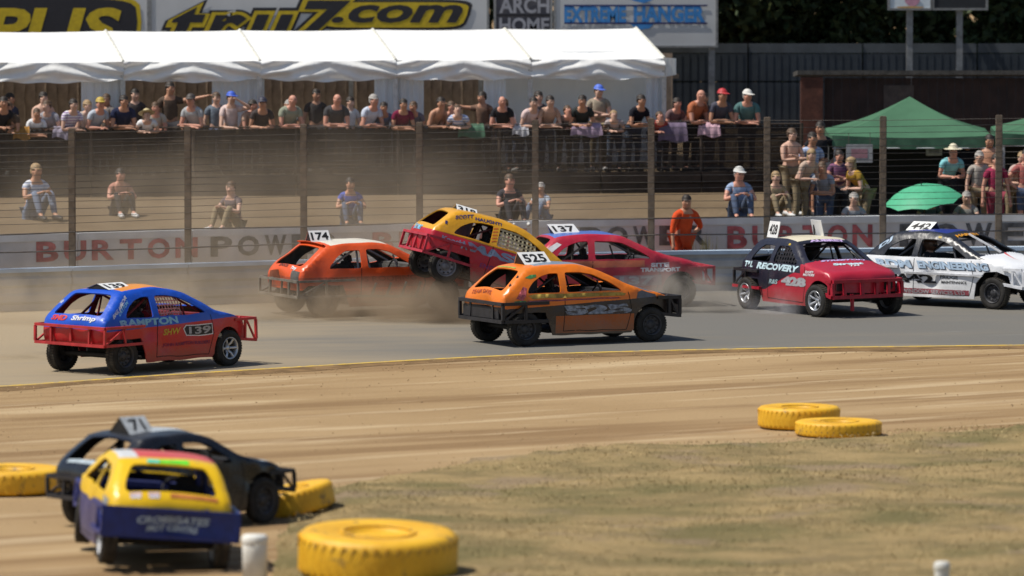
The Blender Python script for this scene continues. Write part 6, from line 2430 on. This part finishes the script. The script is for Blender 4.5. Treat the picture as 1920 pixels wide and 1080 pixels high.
car, sh = make_car('orange stock car with black lower half in the middle of the track', 'round', put(1066, 640), R(27.5), bulkhead=True, body=b4, roof=roof4, tail=t4, bonnet=bon4, inner=in4, cage=M('cage_dark', (0.03, 0.028, 0.03), 0.5), rstyle=('steel', 'steel'), wheel_cols=('dark', 'dark'))
C4 = car
blktube = M('bumper_black', (0.022, 0.020, 0.022), 0.5, var=.3)
rail_bumper(car, False, blktube, -1.66, .79, .42, .72, .055, (-.42, 0, .42), ret=(-.80, .80))
rail_bumper(car, True, blktube, 1.74, .74, .42, .74, .055, (-.3, 0, .3), ret=(1.34, .72), plate=(blktube, .46, .70, .9))
mb = MB()
mb.box((-1.64, .05, .55), (.02, 1.3, .20), bev=.008)
mb.build('tail_panel', blktube, car)
text_on_side(car, sh, '525', -.50, .80, .50, .66, M('print_worn_grey', (0.21, 0.23, 0.27), 0.6, var=.5, scale=14), bold=.07, shear=-.15, name='race_number')
olive = M('print_olive_gold', (0.33, 0.23, 0.045), 0.5, var=.35, scale=9)
decal_side(car, [(-1.15, .845), (-1.05, .87), (.62, .855), (.70, .83), (.66, .80), (-1.08, .795)], olive, name='flame_stripe')
decal_side(car, [(-1.2, .765), (.55, .775), (.60, .755), (-1.1, .742)], M('print_wine', (0.22, 0.05, 0.07), 0.5, var=.3), name='wine_stripe')
decal_side(car, [(-1.38, .80), (-1.30, .90), (-1.22, 1.0), (-1.16, .97), (-1.20, .84), (-1.26, .76)], M('print_rose', (0.46, 0.10, 0.12), 0.5, var=.4, scale=16), name='flower_print')
decal_side(car, [(-1.42, .755), (-1.2, .765), (-1.2, .735), (-1.4, .728)], M('print_green', (0.06, 0.22, 0.07), 0.5), name='green_patch')
decal_side(car, [(-1.16, 1.14), (-1.05, 1.185), (-.94, 1.19), (-.95, 1.15), (-1.06, 1.12)], M('print_green', (0, 0, 0)), name='green_patch')
decal_top(car, sh, 4.02, 4.30, -.45, .78, M('print_lime_olive', (0.30, 0.33, 0.05), 0.5, var=.2), name='tail_stripe')
decal_side(car, [(.93, .84), (1.02, .875), (1.28, .80), (1.30, .76), (1.0, .745), (.90, .745)], M('print_slate', (0.12, 0.13, 0.16), 0.5, var=.2), name='wing_patch')
text_on_top(car, sh, 'TEAM DAVIS', 2.35, .15, .72, .07, M('print_dark_brown', (0, 0, 0)), bold=.02)
for q in (3.35, 3.7):                                    # vent holes in the corner of the tailgate
    P = sh.top(np.interp(q, sh.ts, sh.s), -.90, .004)[0]
    mb = MB()
    mb.add([Vector(P) + Vector((-.012 + .018 * math.sin(a), .026 * math.cos(a), .026 * math.sin(a))) for a in np.linspace(0, 2 * math.pi, 13)[:-1]], [list(range(12))])
    mb.build('vent_hole', in4, car)
roof_plate(car, sh, '525', 'tent', -.94, -.42, .20, .20, lean=-.05, numw=.42)
driver(car, sh, 'driver in dark suit in the orange car', (0.03, 0.022, 0.028), (0.13, 0.03, 0.035))

# ---- 5 crimson car by the barrier
cr = (0.40, 0.014, 0.036)
b5 = paint('paint_crimson', cr, [((0.46, 0.12, 0.055), [(0, 0, -1, -0.86), (0, 0, 1, 0.74), (1, 0, 0, -1.15), (-1, 0, 0, -.50)])], dirt=.7, mud=.55)
r5 = paint('paint_blue_roof', (0.07, 0.14, 0.42), [(cr, [(0, 1, 0, .46, 1)])], dirt=.3, mud=0)
car, sh = make_car('crimson stock car with blue roof running by the barrier', 'round', put(1136, 573), R(16), body=b5, roof=r5, tail=b5, inner=M('inside_slate', (0.035, 0.035, 0.04), 0.7), rstyle=('steel', 'steel'), wheel_cols=('dark', 'dark'))
C5 = car
rail_bumper(car, False, tube3, -1.72, .79, .40, .69, .045, (-.42, 0, .42), ret=(-.80, .80))
rail_bumper(car, True, tube3, 1.84, .72, .40, .70, .045, (-.3, .3), ret=(1.36, .70))
text_on_side(car, sh, 'SITE', .62, .98, .735, .81, P_WHITE, bold=.05)
text_on_side(car, sh, 'TRANSPORT', .42, 1.18, .645, .72, P_WHITE, bold=.05)
decal_side(car, [(-.10, .59), (.82, .59), (.82, .40), (-.10, .40)], M('print_dusty_mauve', (0.30, 0.17, 0.20), 0.6, var=.2), name='number_ground')
text_on_side(car, sh, '137', .02, .68, .42, .57, P_GREY, off=.008, bold=.04, name='race_number')
decal_side(car, [(-1.42, 1.02), (-1.10, 1.20), (-1.02, 1.16), (-1.26, .99)], P_WHITE, name='pillar_flash')
roof_plate(car, sh, '137', 'tent', -1.02, -.52, .17, .15, lean=-.10, numw=.40)

# ---- 6 crimson and black car 428 turning towards the camera
cr6, bk6 = (0.40, 0.014, 0.035), (0.014, 0.014, 0.026)
b6 = paint('paint_crimson_black', bk6, [(cr6, [(.36, 0, -1, -.60), (0, 0, -1, -.74)]), (cr6, [(1, 0, .25, .80), (0, 0, -1, -.90)]), (cr6, [(0, 0, -1, -0.385)])], dirt=.15, mud=.25)
r6 = paint('paint_cream_flat_roof', (0.66, 0.60, 0.44), [(bk6, [(0, 1, 0, .50, 1)]), (bk6, [(-1, 0, 0, .72)])], dirt=.15, mud=0)
c6 = paint('paint_crimson_bonnet', cr6, [], dirt=.15, mud=.1)
in6 = M('inside_black6', (0.014, 0.013, 0.015), 0.6)
car, sh = make_car('crimson and black stock car numbered 428 turned towards the camera', 'boxy', put(1535, 584), R(-61), track=.74, body=b6, roof=r6, bonnet=c6, front=c6, tail=b6, inner=in6, cage=M('cage_black', (0.02, 0.02, 0.022), 0.35), rim='silver', steer=R(8))
C6 = car
tube6 = M('bumper_deep_red', (0.34, 0.012, 0.028), 0.4, var=.2)
rail_bumper(car, True, tube6, 1.66, .72, .36, .64, .06, (-.46, -.1, .2, .46), ret=(1.42, .73))
rail_bumper(car, False, blktube, -1.66, .78, .42, .70, .045, (-.42, 0, .42), ret=(-.80, .80))
mb = MB()
mb.beam((-.70, -.81, .40), (-1.66, -.80, .40), .05)
mb.beam((1.62, -.30, .12), (1.66, -.30, .40), .05)
mb.beam((-.70, .81, .40), (-1.66, .80, .40), .05)
mb.build('side_rail', tube6, car)
mb = MB()
for k in range(5):
    mb.box((1.575, -.50 + .25 * k, .53), (.02, .17, .15), bev=.02)
mb.build('grille_opening', darkm, car)
text_on_side(car, sh, 'T&L', -1.36, -1.04, .755, .865, P_SKY if False else M('print_ice', (0.50, 0.66, 0.72), 0.5), bold=.05, shear=.25)
text_on_side(car, sh, 'RECOVERY', -.90, .56, .745, .865, M('print_ice', (0, 0, 0)), bold=.05, shear=.25)
text_on_side(car, sh, '428', .00, .82, .50, .665, P_GREY, bold=.07, name='race_number')
text_on_side(car, sh, 'R&S', -.44, -.12, .50, .585, M('print_pale_teal', (0.28, 0.40, 0.42), 0.5), bold=.03, shear=.2)
text_on_side(car, sh, "DAVE'S", .78, 1.04, .76, .80, P_WHITE, bold=.04, shear=.2)
text_on_side(car, sh, 'MOTORS', .72, 1.08, .705, .75, P_WHITE, bold=.04, shear=.2)
strip6 = M('screen_strip_black', (0.012, 0.012, 0.02), 0.35)
decal_top(car, sh, 6.98, 7.16, -.90, .90, strip6, name='sun_strip')
text_on_top(car, sh, 'AUBREY', 7.07, .14, .74, .085, P_LIL, facing='front', bold=.06)
text_on_top(car, sh, 'STREETON', 8.03, .08, .96, .060, P_LIL, facing='front', bold=.06, shear=.3)
text_on_top(car, sh, 'Street', 8.35, .05, .66, .13, M('print_ice', (0, 0, 0)), facing='front', bold=.05, shear=.3)
text_on_top(car, sh, 'TM', 8.55, .15, .24, .10, P_WHITE, facing='front', bold=.03, shear=.5)
decal_side(car, [(-.07, 1.205), (.0, 1.20), (.0, 1.235), (-.07, 1.24)], P_YEL, name='yellow_tab')
roof_plate(car, sh, '428', 'boards', -.98, -.62, .30, .46, lean=R(-13), numw=.27)
net(car, sh, sh.holes[1], M('net_black', (0.02, 0.02, 0.025), 0.6), -.36, .40, 9, .89, 1.19, 4, .030)
driver(car, sh, 'driver in black suit and white helmet in the car numbered 428', (0.02, 0.02, 0.026), (0.42, 0.43, 0.43))

# ---- 7 white car 442 at the right edge
wh = (0.80, 0.81, 0.83)
b7 = paint('paint_black_over_white', (0.013, 0.015, 0.022), [(wh, [(0, 0, -1, -0.885)]), ((0.28, 0.045, 0.075), [(0, 0, -1, -0.315), (0, 0, 1, .215), (1, 0, 0, -.85), (-1, 0, 0, -.70)])], dirt=.05, mud=.15)
r7 = paint('paint_black_blue_roof', (0.014, 0.016, 0.024), [((0.016, 0.030, 0.22), [(-1, 0, 0, .0), (0, -1, 0, -.40, 1), (1, 0, 0, -.85)])], dirt=.1, mud=0)
bon7 = paint('paint_white_flamed_bonnet', wh, [((0.66, 0.08, 0.07), [(.3, 1, 0, .36), (-.5, -1, 0, -.62)]), ((0.70, 0.40, 0.03), [(.25, 1, 0, .44), (-.6, -1, 0, -.70)])], dirt=.1, mud=0)
car, sh = make_car('white stock car with black cabin and 442 on its side at the right edge', 'round', put(1797, 571), R(-36), arch='hex', body=b7, roof=r7, bonnet=bon7, tail=b7, front=b7, inner=M('inside_dark_grey', (0.03, 0.03, 0.034), 0.7), cage=M('cage_grey', (0.10, 0.10, 0.11), 0.5), rstyle=('steel', 'steel'), wheel_cols=('dark', 'dark'), steer=R(-4))
C7 = car
tube7 = M('bumper_white', (0.62, 0.63, 0.66), 0.45, var=.15)
rail_bumper(car, True, tube7, 1.86, .74, .40, .72, .05, (-.36, 0, .36), ret=(1.40, .72))
rail_bumper(car, False, tube7, -1.70, .78, .42, .70, .045, (-.42, 0, .42), ret=(-.80, .80))
mb = MB()
for s in (-1, 1):
    mb.beam((-.66, s * .805, .60), (1.0, s * .80, .60), .035)
mb.build('rubbing_rail', tube7, car)
P_ICE2 = M('print_pale_blue', (0.40, 0.52, 0.66), 0.5, var=.12)
for s_, xa, xb_ in (('RDM', -1.34, -.50), ('ENGINEERING', -.42, 1.12)):
    text_on_side(car, sh, s_, xa + .02, xb_ + .02, .675, .815, M('print_charcoal', (0.07, 0.08, 0.10), 0.5), bold=.05, shear=-.3, off=.004, name='lettering_shadow', grow=.03)
    text_on_side(car, sh, s_, xa, xb_, .685, .825, P_ICE2, bold=.05, shear=-.3, off=.008)
text_on_side(car, sh, '442', -.86, .0, .42, .575, P_BLK, bold=.045, shear=-.3, name='race_number')
text_on_side(car, sh, 'FRIDGE', .10, .48, .515, .575, P_BLK, bold=.02)
text_on_side(car, sh, 'MAINTENANCE', .12, .66, .43, .48, P_BLK, bold=.02)
text_on_side(car, sh, 'WINDOW SERVICES LTD', -.75, .62, .225, .30, P_GREY, bold=.02, shear=-.2)
text_on_side(car, sh, 'DJ', -1.30, -1.05, 1.06, 1.16, P_ICE2, skew=.7, bold=.04)
text_on_top(car, sh, 'HARVEY', 7.10, -.05, .80, .10, lp('amber', (0.66, 0.34, 0.03)), facing='front', bold=.05, shear=.2)
decal_side(car, [(-.07, 1.235), (.0, 1.23), (.0, 1.265), (-.07, 1.27)], P_YEL, name='yellow_tab')
mb = MB()
a, b = sh.top(np.interp(7.1, sh.ts, sh.s), .0, .01)[0], sh.top(np.interp(7.95, sh.ts, sh.s), .05, .01)[0]
mb.beam(a, b, .03)
mb.build('screen_bar', tube7, car)
roof_plate(car, sh, '442', 'tent', -1.02, -.52, .16, .20, lean=.05, numw=.40)
driver(car, sh, 'driver in dark suit and brown helmet in the white car numbered 442', (0.03, 0.03, 0.035), (0.10, 0.055, 0.035))

# ---- 8 black car behind the tyres, lower left
b8 = paint('paint_black_dusty', (0.010, 0.011, 0.017), [], dirt=.10, mud=.22, rough=.22)
r8 = paint('paint_black_pale_roof', (0.022, 0.024, 0.030), [((0.42, 0.45, 0.47), [(0, -1, 0, -.30, 1), (-1, 0, 0, -.05), (1, 0, 0, -.6)])], dirt=.2, mud=0)
car, sh = make_car('black stock car crossing behind the yellow and blue one at the lower left', 'slant', put(320, 982), R(38), zs=.86, scale=(.79, .94, 1), body=b8, roof=r8, tail=b8, inner=M('inside_black', (0, 0, 0)), cage=M('cage_black', (0, 0, 0)), rstyle=('steel', 'steel'), wheel_cols=('dark', 'dark'))
C8 = car
rail_bumper(car, False, blktube, -1.72, .78, .38, .62, .05, (-.42, 0, .42), ret=(-.80, .80))
rail_bumper(car, True, blktube, 1.82, .70, .38, .62, .05, (-.3, .3), ret=(1.36, .70))
decal_top(car, sh, 2.6, 3.05, -.7, .7, M('print_pale_steel', (0.36, 0.42, 0.46), 0.4), name='pale_tail_patch')  # pale patches on the upper tail and the bonnet
decal_top(car, sh, 8.6, 9.3, -.9, -.3, M('print_pale_steel', (0, 0, 0)), name='bonnet_patch')
text_on_side(car, sh, '39', -.4, .3, .42, .60, P_STEEL, bold=.05, name='race_number')
roof_plate(car, sh, '71', 'tent', -.98, -.50, .20, .24, lean=.0, numw=.26, face=M('plate_dull_grey', (0.36, 0.38, 0.40), 0.5, var=.15))

# ---- 9 yellow and blue car seen from behind, lower left
ye9, bl9 = (0.76, 0.47, 0.004), (0.010, 0.020, 0.14)
b9 = paint('paint_yellow_over_blue', ye9, [(bl9, [(0, 0, -1, -0.66)])], dirt=.12, mud=.3)
r9 = paint('paint_red_white_roof', ye9, [((0.62, 0.07, 0.05), [(1, 0, 0, -.92)]), ((0.62, 0.62, 0.62), [(1, 0, 0, -.93), (0, 1, 0, .34)])], dirt=.15, mud=0)
in9 = M('inside_navy', (0.012, 0.018, 0.09), 0.6, var=.2)
c0 = put(280, 1047)
car, sh = make_car('yellow over blue stock car seen from behind at the lower left', 'round', c0 + Vector((0, 0, .02)), R(100), roll=R(4.6), zs=.92, body=b9, roof=r9, tail=b9, bonnet=b9, inner=in9, cage=in9, rstyle=('steel', 'steel'), wheel_cols=('white', 'grey'), steer=R(-10))
C9 = car
blue9 = M('bumper_navy_blue', (0.010, 0.022, 0.15), 0.4, var=.18)
rail_bumper(car, False, blue9, -1.72, .80, .40, .71, .05, (-.42, 0, .42), ret=(-.80, .81), plate=(blue9, .41, .70, 1.0))
rail_bumper(car, True, blue9, 1.82, .72, .40, .70, .05, (-.3, .3), ret=(1.36, .70))
q = MB()
flat_text(q, 'CROSSGATES', Vector((-1.772, -.02, .590)), (0, -1, 0), (0, 0, 1), .86, .085, bold=.04, shear=.2)
flat_text(q, 'MOT CENTRE', Vector((-1.772, -.02, .490)), (0, -1, 0), (0, 0, 1), .62, .075, bold=.04, shear=.2)
q.build('lettering', M('print_pale_slate', (0.34, 0.42, 0.50), 0.5), car)
decal_top(car, sh, 4.02, 4.85, -.40, .42, M('print_bright_green', (0.10, 0.62, 0.03), 0.5), name='green_strip')
decal_top(car, sh, 4.05, 4.80, .20, .44, M('print_cyan', (0.05, 0.56, 0.42), 0.5), off=.008, name='cyan_strip')
decal_top(car, sh, 2.35, 2.85, -.80, .02, M('print_terracotta', (0.50, 0.18, 0.04), 0.5, var=.2), name='tail_patch')
for v in (.30, .62):
    decal_top(car, sh, 2.5, 2.9, v - .10, v + .10, M('print_pink_grey', (0.48, 0.36, 0.40), 0.5), name='sticker')
    decal_top(car, sh, 2.3, 2.5, v - .09, v + .09, P_WHITE, name='sticker')
decal_side(car, [(-1.45, .78), (-1.2, .82), (-1.2, .70), (-1.42, .70)], M('print_grey_crest', (0.36, 0.36, 0.33), 0.5, var=.3), side=1, name='crest')
P9 = M('print_white', (0, 0, 0))
decal_side(car, [(-1.3, .62), (-1.0, .64), (-1.0, .56), (-1.3, .55)], P9, side=1, name='flank_patch')

for k_, c_ in enumerate((C1, C2, C3, C4, C5, C6, C7, C8, C9)):
    batter(c_, 40 + k_)

# ------------------------------------------------------------------ yellow tyre markers and white posts
yrub = None
def yellow_rubber():
    m, nt, bs = nodes_of('yellow_painted_rubber')
    p = coords(nt)
    f = noise(nt, p, 5.0, 6, .65)
    f2 = noise(nt, p, 1.8, 4)
    col = mixc(nt, ramp(nt, f2, .3, .7), (0.66, 0.345, 0.010), (0.76, 0.43, 0.018))
    col = mixc(nt, mth(nt, 'MULTIPLY', ramp(nt, f, .57, .68), .8), col, (0.17, 0.11, 0.045))
    nt.links.new(col, bs.inputs['Base Color'])
    bs.inputs['Roughness'].default_value = .55
    bump(nt, bs, f, .5, .03)
    return m
yrub = yellow_rubber()


def marker_tyre(label, u, v, rad, hgt, rz=0.0, tilt=(0, 0), lugs=44, lid=False):
    p = G(u, v)
    o = tag(link('tyre_marker', None, None, (p.x, p.y, 0.0)), label, 'tyre', 'yellow painted marker tyres')
    o.rotation_euler = (R(tilt[0]), R(tilt[1]), rz)
    r = rad
    mb = MB()
    ir = r * .36
    prof = [(ir, .06 * hgt), (ir * 1.05, 0.02 * hgt), (r * .72, 0.0), (r * .90, .03 * hgt), (r * .985, .10 * hgt), (r, .24 * hgt), (r, .76 * hgt), (r * .985, .90 * hgt), (r * .93, .975 * hgt), (r * .84, hgt), (r * .70, .985 * hgt), (ir * 1.12, .93 * hgt), (ir, .90 * hgt), (ir * .99, .5 * hgt)]
    mb.lathe(prof, 56, 'Z', 0, True, True)
    mb.build('carcass', yrub, o)
    lug = None
    for k in range(lugs):
        a = 2 * math.pi * k / lugs
        if lug is None:
            mb = MB()
            mb.box((r - .010, 0, hgt * .30), (.022, .035, hgt * .40), Euler((R(24), 0, 0)), bev=.008)
            mb.box((r - .012, r * .09, hgt * .70), (.022, .035, hgt * .40), Euler((R(-24), 0, 0)), bev=.008)
            lug = mb.build('tread_lug', yrub, o)
        else:
            c = lug.copy()
            COL.objects.link(c)
            c.rotation_euler = (0, 0, a)
    mb = MB()                                          # moulded ring round the bead
    mb.lathe([(ir * 1.18, .955 * hgt), (ir * 1.22, .985 * hgt), (ir * 1.30, .99 * hgt), (ir * 1.34, .965 * hgt)], 56, 'Z', 0, True, True)
    mb.build('bead_ring', yrub, o)
    if lid:
        mb = MB()
        mb.lathe([(0, .84 * hgt), (ir * .6, .85 * hgt), (ir * 1.0, .88 * hgt)], 40, 'Z')
        mb.build('lid', yrub, o)
    return o


marker_tyre('taller yellow tyre at the left of the far pair on the right', 1498, 802, .595, .32, .4)
marker_tyre('thinner yellow tyre at the right of the far pair on the right', 1572, 816, .62, .215, 1.0)
marker_tyre('yellow tyre cut by the left edge behind the black car', 12, 922, .78, .32, .2)
marker_tyre('yellow tyre tipped up at the nose of the black car', 550, 962, .56, .33, .7, (-7, -10))
marker_tyre('big yellow tyre nearest the camera at the bottom of the picture', 708, 1078, .93, .53, .3, (4, 0), lid=True)
marker_tyre('yellow tyre just behind the biggest one at the bottom of the picture', 728, 1034, .88, .47, 1.3) if False else None


def white_post(label, u, v, r, h):
    p = G(u, v)
    o = tag(link('marker_post', None, None, (p.x, p.y, 0.0)), label, 'post', 'white marker posts on the infield')
    mb = MB()
    mb.lathe([(0, -.02), (r, -.02), (r, h - .02), (r - .015, h), (0, h)], 20, 'Z')
    mb.build('shaft', M('chalky_white_paint', (0.66, 0.65, 0.60), .7, var=.12, scale=4, bmp=.3), o)
    mb = MB()
    mb.lathe([(r + .004, h - .10), (r + .01, h - .09), (r + .01, h - .03), (r + .004, h - .02)], 20, 'Z')
    mb.build('collar', M('chalky_white_paint', (0, 0, 0)), o)
white_post('stout white post beside the yellow over blue car', 478, 1090, .145, .54)
white_post('slim white post at the bottom right of the picture', 1766, 1112, .085, .36)

# ------------------------------------------------------------------ dust and tyre smoke
def dust(name, label, c, rad, dens, col, nscale=1.2, lo=.38, hi=.70, aniso=0.1):
    m = bpy.data.materials.new(name + '_air')
    m.use_nodes = True
    nt = m.node_tree
    nt.nodes.remove(nt.nodes['Principled BSDF'])
    vol = nt.nodes.new('ShaderNodeVolumePrincipled')
    vol.inputs['Color'].default_value = (*col, 1)
    vol.inputs['Anisotropy'].default_value = aniso
    tc = nt.nodes.new('ShaderNodeTexCoord')
    ln = nt.nodes.new('ShaderNodeVectorMath')
    ln.operation = 'LENGTH'
    nt.links.new(tc.outputs['Object'], ln.inputs[0])
    fall = ramp(nt, ln.outputs['Value'], 1.0, 0.25)
    mp = nt.nodes.new('ShaderNodeMapping')
    mp.inputs['Scale'].default_value = (rad[0], rad[1], rad[2])
    mp.inputs['Location'].default_value = (c[0] * 1.7, c[1] * .37, 0)
    nt.links.new(tc.outputs['Object'], mp.inputs['Vector'])
    f = noise(nt, mp.outputs[0], nscale, 3, .55)
    d = mth(nt, 'MULTIPLY', fall, ramp(nt, f, lo, hi))
    nt.links.new(mth(nt, 'MULTIPLY', d, dens), vol.inputs['Density'])
    nt.links.new(vol.outputs[0], nt.nodes['Material Output'].inputs['Volume'])
    bm = bmesh.new()
    bmesh.ops.create_icosphere(bm, subdivisions=3, radius=1.0)
    me = bpy.data.meshes.new(name)
    bm.to_mesh(me)
    bm.free()
    me.materials.append(m)
    o = link(name, me, None, c)
    o.scale = rad
    tag(o, label, 'dust', None, 'stuff')


TAN = (0.80, 0.66, 0.48)
def dz(u, v, z):
    p = G(u, v)
    return (p.x, p.y, z)
dust('dust_cloud', 'tan dust hanging over the track between the crash and the left edge', (-4.6, 126.8, .9), (8.6, 2.6, 2.4), .28, TAN, .5, .25, .7)
dust('dust_cloud', 'thick shade-browned dust boiling round the cars in the crash', dz(725, 597, .12), (3.4, 1.5, .72), 1.7, (0.58, 0.46, 0.33), 1.5, .32, .64)  # dust colour darkened for the shade low between the cars
dust('dust_cloud', 'shade-darkened dust churned up under the tail of the yellow over red car', dz(850, 604, .22), (1.6, .9, .80), 2.3, (0.42, 0.33, 0.24), 1.3, .30, .60)  # shade beneath the raised tail put into a darker dust colour
dust('dust_cloud', 'dust rolling low along the foot of the barrier on the left', (-7.2, 121.8, .3), (4.8, 1.9, .95), .60, TAN, .9, .30, .68)
dust('dust_cloud', 'dust trailing behind the blue over red car', dz(90, 668, .35), (2.3, 1.5, .75), .55, TAN, 1.4, .35, .7)
dust('dust_cloud', 'dust at the nose of the crimson car', dz(1275, 584, .30), (1.5, 1.0, .66), 2.0, (0.60, 0.55, 0.48), 1.6, .36, .66)
dust('dust_cloud', 'thin dust drifting through the catch fence on the left', (-4.6, 131.2, 2.0), (8.6, 3.4, 1.8), .07, (0.70, 0.58, 0.44), .5, .3, .7)
dust('tyre_smoke', 'pale tyre smoke beside the car numbered 428', dz(1470, 588, .16), (.95, .5, .38), 1.3, (0.86, 0.87, 0.92), 2.2, .36, .66)
